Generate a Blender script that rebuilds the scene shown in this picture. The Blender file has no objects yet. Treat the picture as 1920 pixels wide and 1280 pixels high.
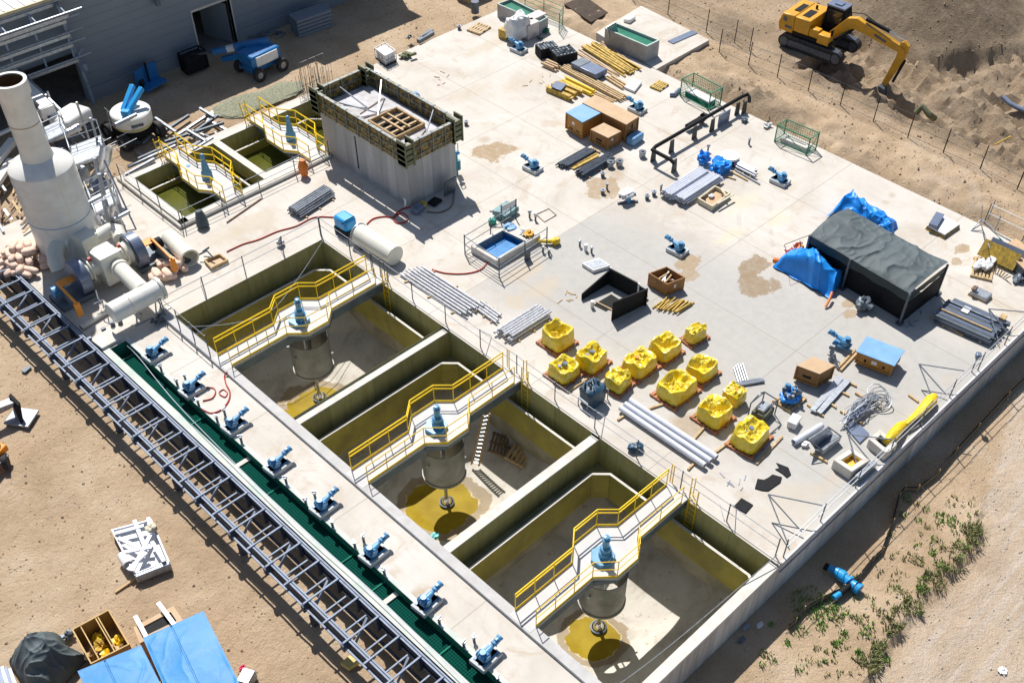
import bpy, math, random
from mathutils import Vector, Matrix, noise
R_ = math.radians
sc = bpy.context.scene
COL = sc.collection
random.seed(7)
# ------------------------------------------------------------------ camera
F_, CX, CY, HC = 1983.64, 1016.94, 844.28, 34.0
def _rot(a, b, c):
    ca, sa, cb, sb, cc, s_ = math.cos(a), math.sin(a), math.cos(b), math.sin(b), math.cos(c), math.sin(c)
    F = Vector((cb*ca, cb*sa, -sb)); R = Vector((sa, -ca, 0)); D = F.cross(R)
    return R*cc - D*s_, R*s_ + D*cc, F
CR, CD, CF = _rot(.759784, .833435, .0264513)
cam = bpy.data.objects.new('camera', bpy.data.cameras.new('camera')); COL.objects.link(cam)
M = Matrix((CR, -CD, -CF)).transposed().to_4x4(); M.translation = (0, 0, HC); cam.matrix_world = M
cam.data.sensor_width = 36; cam.data.lens = F_/1920*36
cam.data.shift_x = (960-CX)/1920; cam.data.shift_y = (CY-640)/1920
cam.data.clip_start = .5; cam.data.clip_end = 600
sc.camera = cam
# ------------------------------------------------------------------ light
SUN_EL, SUN_AZ = 54.0, 63.5          # azimuth of the sun measured from +x towards +y
w = bpy.data.worlds.new('World'); sc.world = w; w.use_nodes = True
nt = w.node_tree; bg = nt.nodes['Background']; sky = nt.nodes.new('ShaderNodeTexSky')
sky.sky_type = 'NISHITA'; sky.sun_disc = False
sky.sun_elevation = R_(SUN_EL); sky.sun_rotation = R_(90-SUN_AZ)
nt.links.new(sky.outputs[0], bg.inputs[0]); bg.inputs[1].default_value = .068
sl = bpy.data.lights.new('sun', 'SUN'); sl.energy = 4.6; sl.angle = R_(.53); sl.color = (1, .955, .9)
so = bpy.data.objects.new('sun', sl); COL.objects.link(so)
sd = Vector((math.cos(R_(SUN_EL))*math.cos(R_(SUN_AZ)), math.cos(R_(SUN_EL))*math.sin(R_(SUN_AZ)), math.sin(R_(SUN_EL))))
so.rotation_euler = sd.to_track_quat('Z', 'Y').to_euler(); so.location = (30, 30, 60)
sc.view_settings.view_transform = 'Standard'; sc.view_settings.look = 'None'
sc.view_settings.exposure = .37; sc.view_settings.gamma = 1

# ------------------------------------------------------------------ helpers
def P(x, y, z=0.0):
    """world point at height z that the surveyed photo point (x, y) lies on"""
    d = CR*((x-CX)/F_) + CD*((y-CY)/F_) + CF
    t = (z-HC)/d.z
    return Vector((d.x*t, d.y*t, z))
def proj(v):
    d = Vector(v)-Vector((0, 0, HC)); k = F_/d.dot(CF)
    return CX+k*d.dot(CR), CY+k*d.dot(CD)
def height(nb, nt_, zb=0.0):
    b = P(*nb, zb); best = (1e9, 1)
    for i in range(600):
        z = zb+i*.02; q = proj((b.x, b.y, z)); e = math.hypot(q[0]-nt_[0], q[1]-nt_[1])
        if e < best[0]: best = (e, z)
    return best[1]-zb
MATS = {}
def N(nt, t, **k):
    n = nt.nodes.new(t)
    for a, b in k.items(): setattr(n, a, b)
    return n
def mat(name, col, rough=.6, metal=0, var=.18, scale=2.0, bump=.15, bscale=25, dirt=None, damt=.5, dscale=.8, spec=.5, alpha=1, coat=0):
    if name in MATS: return MATS[name]
    m = bpy.data.materials.new(name); m.use_nodes = True; nt = m.node_tree; b = nt.nodes['Principled BSDF']; L = nt.links.new
    tc = N(nt, 'ShaderNodeNewGeometry')
    n1 = N(nt, 'ShaderNodeTexNoise'); n1.inputs['Scale'].default_value = scale; n1.inputs['Detail'].default_value = 6; L(tc.outputs['Position'], n1.inputs['Vector'])
    mr = N(nt, 'ShaderNodeMapRange'); mr.inputs[1].default_value = .3; mr.inputs[2].default_value = .7; mr.inputs[3].default_value = 1-var; mr.inputs[4].default_value = 1+var
    L(n1.outputs[0], mr.inputs[0])
    mx = N(nt, 'ShaderNodeMix', data_type='RGBA', blend_type='MULTIPLY'); mx.inputs[0].default_value = 1
    mx.inputs[6].default_value = (*col, 1); L(mr.outputs[0], mx.inputs[7]); out = mx.outputs[2]
    if dirt:
        n2 = N(nt, 'ShaderNodeTexNoise'); n2.inputs['Scale'].default_value = dscale; n2.inputs['Detail'].default_value = 8; n2.inputs['Roughness'].default_value = .65
        L(tc.outputs['Position'], n2.inputs['Vector'])
        m2 = N(nt, 'ShaderNodeMapRange'); m2.inputs[1].default_value = .48; m2.inputs[2].default_value = .68; m2.inputs[3].default_value = 0; m2.inputs[4].default_value = damt
        L(n2.outputs[0], m2.inputs[0])
        mm = N(nt, 'ShaderNodeMix', data_type='RGBA'); L(m2.outputs[0], mm.inputs[0]); L(out, mm.inputs[6]); mm.inputs[7].default_value = (*dirt, 1); out = mm.outputs[2]
    L(out, b.inputs['Base Color'])
    b.inputs['Roughness'].default_value = rough; b.inputs['Metallic'].default_value = metal
    b.inputs['Specular IOR Level'].default_value = spec; b.inputs['Alpha'].default_value = alpha; b.inputs['Coat Weight'].default_value = coat
    if bump:
        n3 = N(nt, 'ShaderNodeTexNoise'); n3.inputs['Scale'].default_value = bscale; n3.inputs['Detail'].default_value = 4; L(tc.outputs['Position'], n3.inputs['Vector'])
        bp = N(nt, 'ShaderNodeBump'); bp.inputs['Strength'].default_value = bump; bp.inputs['Distance'].default_value = .05
        L(n3.outputs[0], bp.inputs['Height']); L(bp.outputs[0], b.inputs['Normal'])
    MATS[name] = m; return m

class MB:
    def __init__(s): s.v = []; s.f = []
    def add(s, vs, fs):
        n = len(s.v); s.v += [tuple(v) for v in vs]; s.f += [tuple(i+n for i in f) for f in fs]; return s
    def hexa(s, b, t):
        return s.add(list(b)+list(t), [(3, 2, 1, 0), (4, 5, 6, 7), (0, 1, 5, 4), (1, 2, 6, 5), (2, 3, 7, 6), (3, 0, 4, 7)])
    def box(s, x0, x1, y0, y1, z0, z1):
        c = [(x0, y0), (x1, y0), (x1, y1), (x0, y1)]
        return s.hexa([(*p, z0) for p in c], [(*p, z1) for p in c])
    def obox(s, c, sz, rz=0, rx=0, ry=0):
        m = Matrix.Rotation(rz, 3, 'Z') @ Matrix.Rotation(ry, 3, 'Y') @ Matrix.Rotation(rx, 3, 'X'); c = Vector(c); a, b, h = sz[0]/2, sz[1]/2, sz[2]/2
        q = [(-a, -b), (a, -b), (a, b), (-a, b)]
        return s.hexa([c+m@Vector((*p, -h)) for p in q], [c+m@Vector((*p, h)) for p in q])
    def bar(s, p, q, w, h=None):
        p, q = Vector(p), Vector(q); h = h or w; d = (q-p)
        if d.length < 1e-5: return s
        d.normalize(); up = Vector((0, 0, 1)) if abs(d.z) < .95 else Vector((1, 0, 0))
        sx = d.cross(up).normalized()*w/2; sz = sx.cross(d).normalized()*h/2
        return s.hexa([p-sx-sz, p+sx-sz, q+sx-sz, q-sx-sz], [p-sx+sz, p+sx+sz, q+sx+sz, q-sx+sz])
    def cyl(s, p, q, r, r2=None, n=16, caps=True):
        p, q = Vector(p), Vector(q); r2 = r if r2 is None else r2; d = (q-p).normalized()
        a = d.orthogonal().normalized(); b = d.cross(a); k = len(s.v)
        for c, rr in ((p, r), (q, r2)):
            for i in range(n):
                t = 2*math.pi*i/n; s.v.append(tuple(c+a*(rr*math.cos(t))+b*(rr*math.sin(t))))
        for i in range(n): j = (i+1) % n; s.f.append((k+i, k+j, k+n+j, k+n+i))
        if caps: s.f.append(tuple(k+i for i in reversed(range(n)))); s.f.append(tuple(k+n+i for i in range(n)))
        return s
    def pipe(s, p, q, r, ri, n=24):
        p, q = Vector(p), Vector(q); d = (q-p).normalized(); a = d.orthogonal().normalized(); b = d.cross(a); k = len(s.v)
        for c, rr in ((p, r), (q, r), (q, ri), (p, ri)):
            for i in range(n):
                t = 2*math.pi*i/n; s.v.append(tuple(c+a*(rr*math.cos(t))+b*(rr*math.sin(t))))
        for g in range(4):
            h = (g+1) % 4
            for i in range(n): j = (i+1) % n; s.f.append((k+g*n+i, k+g*n+j, k+h*n+j, k+h*n+i))
        return s
    def tube(s, pts, r, n=6, caps=True):
        pts = [Vector(p) for p in pts]; k = len(s.v); m = len(pts); ref = None
        for i, p in enumerate(pts):
            d = (pts[min(i+1, m-1)]-pts[max(i-1, 0)]).normalized()
            a = d.orthogonal().normalized() if ref is None else (ref-d*ref.dot(d)).normalized()
            ref = a; b = d.cross(a); rr = r[i] if isinstance(r, (list, tuple)) else r
            for j in range(n):
                t = 2*math.pi*j/n; s.v.append(tuple(p+a*(rr*math.cos(t))+b*(rr*math.sin(t))))
        for i in range(m-1):
            for j in range(n): l = (j+1) % n; s.f.append((k+i*n+j, k+i*n+l, k+(i+1)*n+l, k+(i+1)*n+j))
        if caps: s.f.append(tuple(k+i for i in reversed(range(n)))); s.f.append(tuple(k+(m-1)*n+i for i in range(n)))
        return s
    def stube(s, pts, r, n=6):
        pts = [Vector(p) for p in pts]; out = []
        for i in range(len(pts)-1):
            a, b, c, d = pts[max(i-1, 0)], pts[i], pts[i+1], pts[min(i+2, len(pts)-1)]
            for k in range(6): t = k/6; out.append(.5*((2*b)+(c-a)*t+(2*a-5*b+4*c-d)*t*t+(3*b-a-3*c+d)*t**3))
        return s.tube(out+[pts[-1]], r, n)
    def lathe(s, prof, o=(0, 0, 0), n=24):
        k = len(s.v); o = Vector(o)
        for r, z in prof:
            for i in range(n): t = 2*math.pi*i/n; s.v.append((o.x+r*math.cos(t), o.y+r*math.sin(t), o.z+z))
        for g in range(len(prof)-1):
            for i in range(n): j = (i+1) % n; s.f.append((k+g*n+i, k+g*n+j, k+(g+1)*n+j, k+(g+1)*n+i))
        return s
    def prism(s, poly, z0, z1):
        k = len(s.v); n = len(poly)
        s.v += [(p[0], p[1], z0) for p in poly]+[(p[0], p[1], z1) for p in poly]
        s.f.append(tuple(k+i for i in reversed(range(n)))); s.f.append(tuple(k+n+i for i in range(n)))
        for i in range(n): j = (i+1) % n; s.f.append((k+i, k+j, k+n+j, k+n+i))
        return s
    def extr(s, poly, d):
        """closed 3-D polygon swept along vector d"""
        k = len(s.v); n = len(poly); d = Vector(d)
        s.v += [tuple(Vector(p)) for p in poly]+[tuple(Vector(p)+d) for p in poly]
        s.f.append(tuple(k+i for i in reversed(range(n)))); s.f.append(tuple(k+n+i for i in range(n)))
        for i in range(n): j = (i+1) % n; s.f.append((k+i, k+j, k+n+j, k+n+i))
        return s
    def grid(s, fn, nu, nv):
        k = len(s.v)
        for i in range(nu+1):
            for j in range(nv+1): s.v.append(tuple(fn(i/nu, j/nv)))
        for i in range(nu):
            for j in range(nv): a = k+i*(nv+1)+j; s.f.append((a, a+nv+1, a+nv+2, a+1))
        return s
    def frame(s, q, w, h0, h1):
        """rectangular ring: q 4 corners (xy) outer, width w"""
        c = sum((Vector(p[:2]) for p in q), Vector((0, 0)))/4
        for i in range(4):
            a, b = Vector(q[i][:2]), Vector(q[(i+1) % 4][:2]); pv = Vector(q[i-1][:2]); nx = Vector(q[(i+2) % 4][:2])
            ai = a+(b-a).normalized()*w+(pv-a).normalized()*w; bi = b+(a-b).normalized()*w+(nx-b).normalized()*w
            s.prism([a, b, bi, ai], h0, h1)
        return s
def lump(mb, c, sz, seed, n=16, amp=.15, freq=1.6, sq=3.0, rz=0, flat=True):
    """rounded-box lump with folds"""
    c = Vector(c); off = Vector((seed*3.7, seed*1.3, seed*2.1)); cr, sr = math.cos(rz), math.sin(rz)
    def fn(u, v):
        th = u*2*math.pi; ph = (v-.5)*math.pi
        d = Vector((math.cos(ph)*math.cos(th), math.cos(ph)*math.sin(th), math.sin(ph)))
        k = (abs(d.x)**sq+abs(d.y)**sq+abs(d.z)**sq)**(-1/sq)
        q = d*k
        r = 1+amp*noise.turbulence(q*freq+off, 3, False)*2-amp
        q = Vector((q.x*sz[0]/2*r, q.y*sz[1]/2*r, q.z*sz[2]/2*(1+(r-1)*1.6)))
        z = max(q.z, -sz[2]/2) if flat else q.z
        return c+Vector((q.x*cr-q.y*sr, q.x*sr+q.y*cr, z+sz[2]/2))
    return mb.grid(fn, n, n//2+2)
def obj(name, mb, m, parent=None, world=True, bev=0, smooth=True, ang=35):
    me = bpy.data.meshes.new(name); v = mb.v
    if parent is not None and world:
        wm = parent.matrix_basis
        if parent.parent is not None: wm = parent.parent.matrix_basis @ wm
        im = wm.inverted(); v = [tuple(im @ Vector(p)) for p in v]
    me.from_pydata(v, [], mb.f); me.update()
    if smooth:
        me.shade_smooth(); me.set_sharp_from_angle(angle=R_(ang))
    me.materials.append(m); o = bpy.data.objects.new(name, me); COL.objects.link(o)
    if parent is not None: o.parent = parent
    if bev:
        b = o.modifiers.new('bevel', 'BEVEL'); b.width = bev; b.segments = 2; b.limit_method = 'ANGLE'
    return o
def tag(o, label, cat, group=None):
    o['label'] = label; o['category'] = cat; o['kind'] = 'thing'
    if group: o['group'] = group
    return o
def thing(name, label, cat, loc=(0, 0, 0), rz=0, group=None):
    o = bpy.data.objects.new(name, None); COL.objects.link(o); o.empty_display_size = .2
    o.matrix_basis = Matrix.Translation(Vector(loc)) @ Matrix.Rotation(rz, 4, 'Z')
    return tag(o, label, cat, group)
def part(t, name, mb, m, world=False, bev=0, parent=None, label=None, **k):
    o = obj(name, mb, m, parent or t, world, bev, **k)
    if label: o['label'] = label
    return o
def solo(name, mb, m, label, cat, group=None, bev=0, **k):
    """a thing that is one mesh; its origin goes to its base"""
    xs = [p[0] for p in mb.v]; ys = [p[1] for p in mb.v]; zs = [p[2] for p in mb.v]
    o0 = Vector(((min(xs)+max(xs))/2, (min(ys)+max(ys))/2, min(zs))); mb.v = [tuple(Vector(p)-o0) for p in mb.v]
    o = obj(name, mb, m, None, bev=bev, **k); o.location = o0; return tag(o, label, cat, group)
def struct(name, mb, m, **k):
    o = obj(name, mb, m, None, **k); o['kind'] = 'structure'; return o
def dup(t, loc, rz=None, label=None, group=None, scale=None):
    r = t.copy(); COL.objects.link(r); rz_ = t.rotation_euler.z if rz is None else rz
    mb_ = Matrix.Translation(Vector(loc)) @ Matrix.Rotation(rz_, 4, 'Z')
    if scale: mb_ = mb_ @ Matrix.Diagonal((*scale, 1))
    r.matrix_basis = mb_
    if label: r['label'] = label
    if group: r['group'] = group
    for ch in list(t.children):
        c = ch.copy(); COL.objects.link(c); c.parent = r; c.matrix_parent_inverse = ch.matrix_parent_inverse
        for g in ch.children: d = g.copy(); COL.objects.link(d); d.parent = c
    return r
def quad_from(nb, nt_, lt, rt, zb=0.0, h=None):
    h = h or height(nb, nt_, zb)
    n, l, r = P(*nt_, zb+h), P(*lt, zb+h), P(*rt, zb+h); f = l+r-n
    return [Vector(q[:2]) for q in (n, r, f, l)], h
def inset(q, d):
    out = []
    for i in range(4):
        a = q[i]; b = q[(i+1) % 4]; c = q[i-1]; out.append(a+(b-a).normalized()*d+(c-a).normalized()*d)
    return out
def cen(q, z=0): c = sum(q, Vector((0, 0)))/len(q); return Vector((c.x, c.y, z))

# ------------------------------------------------------------------ materials
CONC = (.50, .475, .43)
m_conc = mat('concrete', (.52, .50, .455), .8, var=.10, scale=1.5, bump=.12, bscale=30, dirt=(.42, .36, .28), damt=.35, dscale=.5)
m_cwall = mat('formed_concrete', (.40, .40, .405), .8, var=.16, scale=1.2, bump=.2, bscale=12, dirt=(.26, .24, .21), damt=.5, dscale=1.1)
m_rim = mat('pale_concrete', (.60, .58, .53), .75, var=.09, scale=2.5, bump=.12, bscale=30, dirt=(.42, .38, .31), damt=.4, dscale=1.6)
m_pit = mat('algae_stained_concrete', (.36, .34, .17), .75, var=.25, scale=.9, bump=.15, bscale=18, dirt=(.17, .14, .045), damt=.6, dscale=.7)
m_laun = mat('yellowed_concrete', (.35, .30, .06), .7, var=.2, scale=.8, bump=.15, bscale=18, dirt=(.20, .17, .06), damt=.6, dscale=.9)
m_floor = mat('basin_floor_concrete', (.40, .37, .32), .7, var=.25, scale=.9, bump=.15, bscale=15, dirt=(.20, .17, .13), damt=.65, dscale=.8)
m_yel = mat('yellow_paint', (.92, .61, .004), .5, spec=.3, var=.08, bump=0)
m_steel = mat('galvanised_steel', (.42, .45, .49), .42, .75, var=.2, scale=6, bump=0)
m_dsteel = mat('dark_steel', (.10, .12, .15), .5, .4, var=.25, scale=5, bump=0)
m_bsteel = mat('blue_grey_steel', (.25, .30, .39), .6, 0, spec=.3, var=.2, scale=3, bump=0)
m_shsteel = mat('shaded_side_steel', (.05, .07, .11), .6, 0, spec=.3, var=.25, bump=0)  # rack webs and lower members: shade of the sides painted as dark navy
m_beam = mat('grey_beam_paint', (.13, .16, .19), .55, .2, var=.2, scale=1.5, bump=.05)
m_blue = mat('pump_blue_paint', (.09, .31, .56), .4, var=.22, scale=5, bump=.05, dirt=(.09, .13, .16), damt=.6, dscale=3)
m_bright = mat('bright_blue_paint', (.02, .33, .72), .35, var=.1, bump=0)
m_tarpb = mat('blue_tarpaulin', (.006, .25, .80), .42, var=.14, scale=1.6, bump=.3, bscale=9, dirt=(.03, .30, .68), damt=.4, dscale=1.2)
m_tarpl = mat('light_blue_tarpaulin', (.035, .235, .52), .5, spec=.3, var=.08, scale=1.2, bump=.25, bscale=3, dirt=(.09, .29, .50), damt=.6, dscale=1.3)
m_tarpg = mat('charcoal_tarpaulin', (.095, .12, .128), .62, spec=.25, var=.12, scale=1.4, bump=.15, bscale=7, dirt=(.12, .145, .15), damt=.5, dscale=1.0)
m_black = mat('black_plastic', (.012, .013, .015), .7, spec=.2, var=.25, scale=4, bump=.1)
m_rub = mat('rubber', (.025, .025, .027), .8, var=.3, scale=5, bump=.2)
m_wht = mat('white_paint', (.80, .79, .74), .35, var=.06, scale=1.2, bump=.03, dirt=(.58, .55, .48), damt=.35, dscale=1.4)
m_cream = mat('cream_fibreglass', (.77, .755, .66), .3, var=.06, scale=1, bump=.02, dirt=(.50, .48, .38), damt=.3, dscale=1.2)
m_wood = mat('crate_plywood', (.30, .145, .04), .65, var=.2, scale=5, bump=.2, dirt=(.20, .09, .03), damt=.5, dscale=3)
m_woodl = mat('pale_plywood', (.52, .36, .21), .65, var=.12, scale=4, bump=.15, dirt=(.38, .24, .13), damt=.5, dscale=2)
m_lum = mat('lumber', (.52, .37, .19), .7, var=.25, scale=7, bump=.2, dirt=(.28, .17, .08), damt=.6, dscale=4)
m_lumy = mat('yellow_formwork_timber', (.55, .36, .05), .6, var=.3, scale=6, bump=.2, dirt=(.14, .10, .04), damt=.7, dscale=4)
m_pal = mat('orange_pallet_wood', (.40, .16, .07), .7, var=.25, scale=6, bump=.2)
m_wrap = mat('yellow_plastic_wrap', (.74, .55, .012), .3, var=.16, scale=3, bump=.5, bscale=7, dirt=(.72, .66, .22), damt=.55, dscale=3.3, spec=.5, coat=.2)
m_pipe = mat('white_pipe', (.62, .65, .72), .35, var=.06, bump=0)
m_gpipe = mat('grey_tube', (.30, .33, .37), .4, .35, var=.25, scale=5, bump=0)
m_green = mat('green_paint', (.015, .20, .10), .5, var=.2, scale=3, bump=.1)
m_teal = mat('teal_lining', (.01, .14, .09), .35, var=.3, scale=1.5, bump=.2, bscale=8)
m_orange = mat('orange_paint', (.80, .27, .01), .45, var=.1, bump=0)
m_red = mat('red_hose', (.42, .05, .03), .5, var=.2, bump=0)
m_orc = mat('orange_fabric', (.75, .20, .02), .6, var=.2, bump=.3, bscale=6)
m_pink = mat('pink_sandbag', (.78, .57, .45), .75, var=.15, scale=4, bump=.35, bscale=14, dirt=(.55, .34, .24), damt=.5, dscale=4)
m_build = mat('grey_cladding', (.21, .25, .30), .5, .1, var=.06, scale=.4, bump=.02)
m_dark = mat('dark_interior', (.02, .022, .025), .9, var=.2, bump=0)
m_glass = mat('dark_glass', (.02, .03, .04), .08, var=.1, bump=0, spec=.8)
m_ylwx = mat('machine_yellow', (.66, .33, .012), .38, var=.08, scale=3, bump=.03, dirt=(.30, .19, .07), damt=.45, dscale=1.6)
m_paper = mat('white_plastic', (.72, .72, .72), .5, var=.08, bump=.3, bscale=7)
m_fan = mat('fan_blue_grey', (.17, .21, .30), .35, .2, var=.1, scale=2, bump=.02)
m_rebar = mat('rusty_rebar', (.22, .15, .10), .7, .3, var=.3, scale=8, bump=.1)
m_well = mat('grey_well_paint', (.27, .27, .255), .5, .15, var=.2, scale=1.5, bump=.08, bscale=10, dirt=(.11, .11, .10), damt=.5, dscale=1)
m_bluew = mat('blue_lining', (.01, .11, .34), .15, var=.25, scale=1.2, bump=.1, bscale=6)
m_chrome = mat('polished_steel', (.7, .7, .7), .15, .9, var=.1, bump=0)
# ------------------------------------------------------------------ terrain
PITS = [(15.8, 24.72, 30.4, 39.95), (15.8, 24.72, 20.5, 29.97), (15.8, 24.72, 10.8, 20.05)]
SPITS = [(20.62, 25.75, 46.45, 51.5), (26.2, 33.0, 46.95, 51.5)]
SX0, SX1, SY0, SY1 = 12.1, 51.3, 10.35, 52.5
def sm(a, b, x): t = max(0, min(1, (x-a)/(b-a))); return t*t*(3-2*t)
def fbm(x, y, s, o=0, k=4): return noise.fractal(Vector((x*s+o, y*s-o, o*.7)), 1.0, 2.0, k)
PILE = P(1725, 30, 0); PILE2 = P(1385, 195, 0); TR = [P(1668, 172, -.3), P(1712, 203, -.5), P(1765, 222, -.5)]
RID = [P(1560, 130, -.3), P(1650, 175, -.3), P(1780, 225, -.3), P(1960, 285, -.3)]
TR2 = [P(1822, 115, -.3), P(1850, 150, -.3), P(1900, 200, -.5), P(1960, 232, -.5)]
BERM = [P(1835, 985, -2.2), P(1822, 1030, -2.2), P(1735, 1115, -2.2), P(1672, 1190, -2.2), P(1625, 1262, -2.2), P(1590, 1330, -2.2)]
def segd(x, y, L):
    best = 1e9; side = 0
    for a, b in zip(L, L[1:]):
        dx, dy = b.x-a.x, b.y-a.y; t = max(0, min(1, ((x-a.x)*dx+(y-a.y)*dy)/(dx*dx+dy*dy)))
        d = math.hypot(x-a.x-t*dx, y-a.y-t*dy)
        if d < best: best = d; side = dx*(y-a.y)-dy*(x-a.x)
    return best, side
def ground(x, y):
    far = max(sm(50, 53, x), sm(50, 53.5, y)*sm(8, 16, x+max(0, y-53)*.6))
    left = sm(13.2, 12.2, x)*(1-sm(50, 56, y))
    front = sm(11.5, 10.5, y)*(1-sm(60, 75, x)*0)
    zb = -1.35
    z = zb*(1-far) + -.28*far
    fr = sm(12.5, 8.5, y) if x > 51 else (1.0 if y < 10.5 else 0)
    fr *= sm(11.8, 13.2, x) if y < 12 else 1
    z = z*(1-fr)-2.25*fr
    s = 0.0; rd = 0.0; pile = 0.0
    if far > .3 and x > 51.3:
        z += .10*fbm(x, y, .55, 3)*sm(51.3, 52.5, x)
        d = math.hypot(x-PILE.x-2, y-PILE.y)
        z += 4.2*max(0, 1-d/7.5)**1.05*(1+.05*fbm(x, y, .5)); s = max(s, sm(7.3, 6.0, d)); pile = sm(7.5, 6.5, d)
        d = math.hypot((x-53.3)*1.0, (y-33.2)*.35); z += .75*max(0, 1-d/1.7)*(1+.5*fbm(x, y, 1.4, 2)); s = max(s, .45*sm(1.7, 1.0, d))
        r = sm(51.8, 52.3, x)*sm(55.9, 54.9, x); z += r*.22*(fbm(x, y, 1.2, 9)+.2); s = max(s, .35*r*sm(-.2, .5, fbm(x, y, .5, 5)))
        d, sd_ = segd(x, y, RID); k = sm(57.2, 58.6, x)
        if x > 57 and y < 34: z += k*(-.9*sm(0, 1.5, x-58)+.60*fbm(x, y, .7, 7)+.26*fbm(x, y, 1.9, 3)+.5*sm(1.2, 0, abs(x-58.2-.4*math.sin(y*.6))))*(1-pile) ; s = max(s, .55*k)
        d, sd_ = segd(x, y, TR); z -= 1.2*sm(1.1, .25, d)
        d, sd_ = segd(x, y, TR2); z -= .45*sm(1.2, .3, d)
        s = max(s, .30*sm(57.5, 59.5, x)+.35*sm(-.1, .5, fbm(x, y, .3, 12))*sm(57, 58, x)); z += .8*sm(62.5, 65, x)*sm(33, 29, y)*(.6+.7*fbm(x, y, .35, 4))*sm(12, 17, y)*(1-pile)
        t = abs(math.sin((x-58.3+.25*math.sin(y*.4))*2.6)); z -= .05*sm(.5, .9, t)*sm(56.5, 57.2, x)*sm(61, 60, x)*sm(33, 38, y)
    if y < 10.35 and x > 12.5:
        d, sd_ = segd(x, y, BERM); inside = sd_ < 0
        g = sm(2.5, 0, d) if inside else sm(.35, 0, d)
        z += .28*g*(1+.4*fbm(x, y, 1.1)) + .07*fbm(x, y, .9, 1)*sm(9, 8, y)
        if not inside: rd = sm(0, 1.5, d); z -= .03*abs(math.sin((x*.69-y*.72)*3.0))*rd
    if x < 12.3 and y < 52: z += .035*fbm(x, y, .8, 6)+.03*fbm(x, y, 2.6, 2)
    z += .012*fbm(x, y, 3.5, 8)
    return z, s, rd
def coords(a, b, fine0, fine1, st, extra):
    c = set(round(v, 3) for v in extra); x = fine0
    while x <= fine1: c.add(round(x, 3)); x += st
    x = fine0
    k = 1.0
    while x > a: x -= k; k *= 1.35; c.add(round(x, 3))
    x = fine1; k = 1.0
    while x < b: x += k; k *= 1.35; c.add(round(x, 3))
    return sorted(c)
gx = coords(-140, 190, -2, 76, .26, [SX0+.08, SX0+.3, SX1-.08, SX1-.3]); gy = coords(-140, 190, 1, 62, .26, [SY0+.08, SY0+.3, SY1-.08, SY1-.3, 61.3])
g = MB(); at1 = []; at2 = []
for x in gx:
    for y in gy:
        z, s, rd = ground(x, y)
        if SX0+.2 < x < SX1-.2 and SY0+.2 < y < SY1-.2: z = -9
        g.v.append((x, y, z)); at1.append(s); at2.append(rd)
ny = len(gy)
for i in range(len(gx)-1):
    for j in range(ny-1): a = i*ny+j; g.f.append((a, a+ny, a+ny+1, a+1))
mg = bpy.data.materials.new('dirt'); mg.use_nodes = True; nt = mg.node_tree; L = nt.links.new; b = nt.nodes['Principled BSDF']; b.inputs['Roughness'].default_value = .95; b.inputs['Specular IOR Level'].default_value = .15
geo = N(nt, 'ShaderNodeNewGeometry')
def noi(nt, sc_, det=8, ro=.6, vec=None, dist=0):
    n = N(nt, 'ShaderNodeTexNoise'); n.inputs['Scale'].default_value = sc_; n.inputs['Detail'].default_value = det; n.inputs['Roughness'].default_value = ro; n.inputs['Distortion'].default_value = dist
    nt.links.new(vec, n.inputs['Vector']); return n.outputs[0]
def ramp(nt, fac, pts):
    r = N(nt, 'ShaderNodeValToRGB'); e = r.color_ramp.elements
    while len(e) < len(pts): e.new(.5)
    for el, (p, c) in zip(e, pts): el.position = p; el.color = (*c, 1) if len(c) == 3 else c
    nt.links.new(fac, r.inputs[0]); return r.outputs[0]
def mixc(nt, f, a, b_, bt='MIX'):
    m = N(nt, 'ShaderNodeMix', data_type='RGBA', blend_type=bt)
    for i, v in ((0, f), (6, a), (7, b_)):
        if isinstance(v, (int, float)): m.inputs[i].default_value = v
        elif isinstance(v, tuple): m.inputs[i].default_value = (*v, 1)
        else: nt.links.new(v, m.inputs[i])
    return m.outputs[2]
def mrange(nt, v, a, b_, c=0, d=1):
    m = N(nt, 'ShaderNodeMapRange', interpolation_type='SMOOTHSTEP'); nt.links.new(v, m.inputs[0])
    for i, k in enumerate((a, b_, c, d)): m.inputs[i+1].default_value = k
    return m.outputs[0]
def math_(nt, op, a, b_=None, c=None):
    m = N(nt, 'ShaderNodeMath', operation=op)
    for i, v in enumerate((a, b_, c)):
        if v is None: continue
        if isinstance(v, (int, float)): m.inputs[i].default_value = v
        else: nt.links.new(v, m.inputs[i])
    return m.outputs[0]
pos = geo.outputs['Position']
c0 = ramp(nt, noi(nt, .35, 8, .62, pos), [(.3, (.42, .305, .195)), (.52, (.52, .39, .26)), (.72, (.60, .475, .34))])
c1 = ramp(nt, noi(nt, 1.3, 8, .7, pos, .5), [(.3, (.135, .103, .07)), (.65, (.27, .21, .148))])
A1 = N(nt, 'ShaderNodeAttribute', attribute_name='soil'); A2 = N(nt, 'ShaderNodeAttribute', attribute_name='road')
c = mixc(nt, A1.outputs['Fac'], c0, c1)
mp = N(nt, 'ShaderNodeMapping'); mp.inputs['Rotation'].default_value = (0, 0, R_(-43)); mp.inputs['Scale'].default_value = (.25, 3.2, 1); L(pos, mp.inputs[0])
c = mixc(nt, math_(nt, 'MULTIPLY', A2.outputs['Fac'], mrange(nt, noi(nt, 1.0, 6, .6, mp.outputs[0]), .4, .65, .35, .85)), c, (.60, .515, .43))
c = mixc(nt, mrange(nt, noi(nt, 9, 5, .7, pos), .56, .72, 0, .45), c, (.22, .16, .10))
c = mixc(nt, mrange(nt, noi(nt, 26, 3, .6, pos), .60, .72, 0, .6), c, (.13, .095, .06))
c = mixc(nt, mrange(nt, noi(nt, .16, 4, .6, pos, 1), .60, .75, 0, .4), c, (.62, .52, .42))
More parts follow.
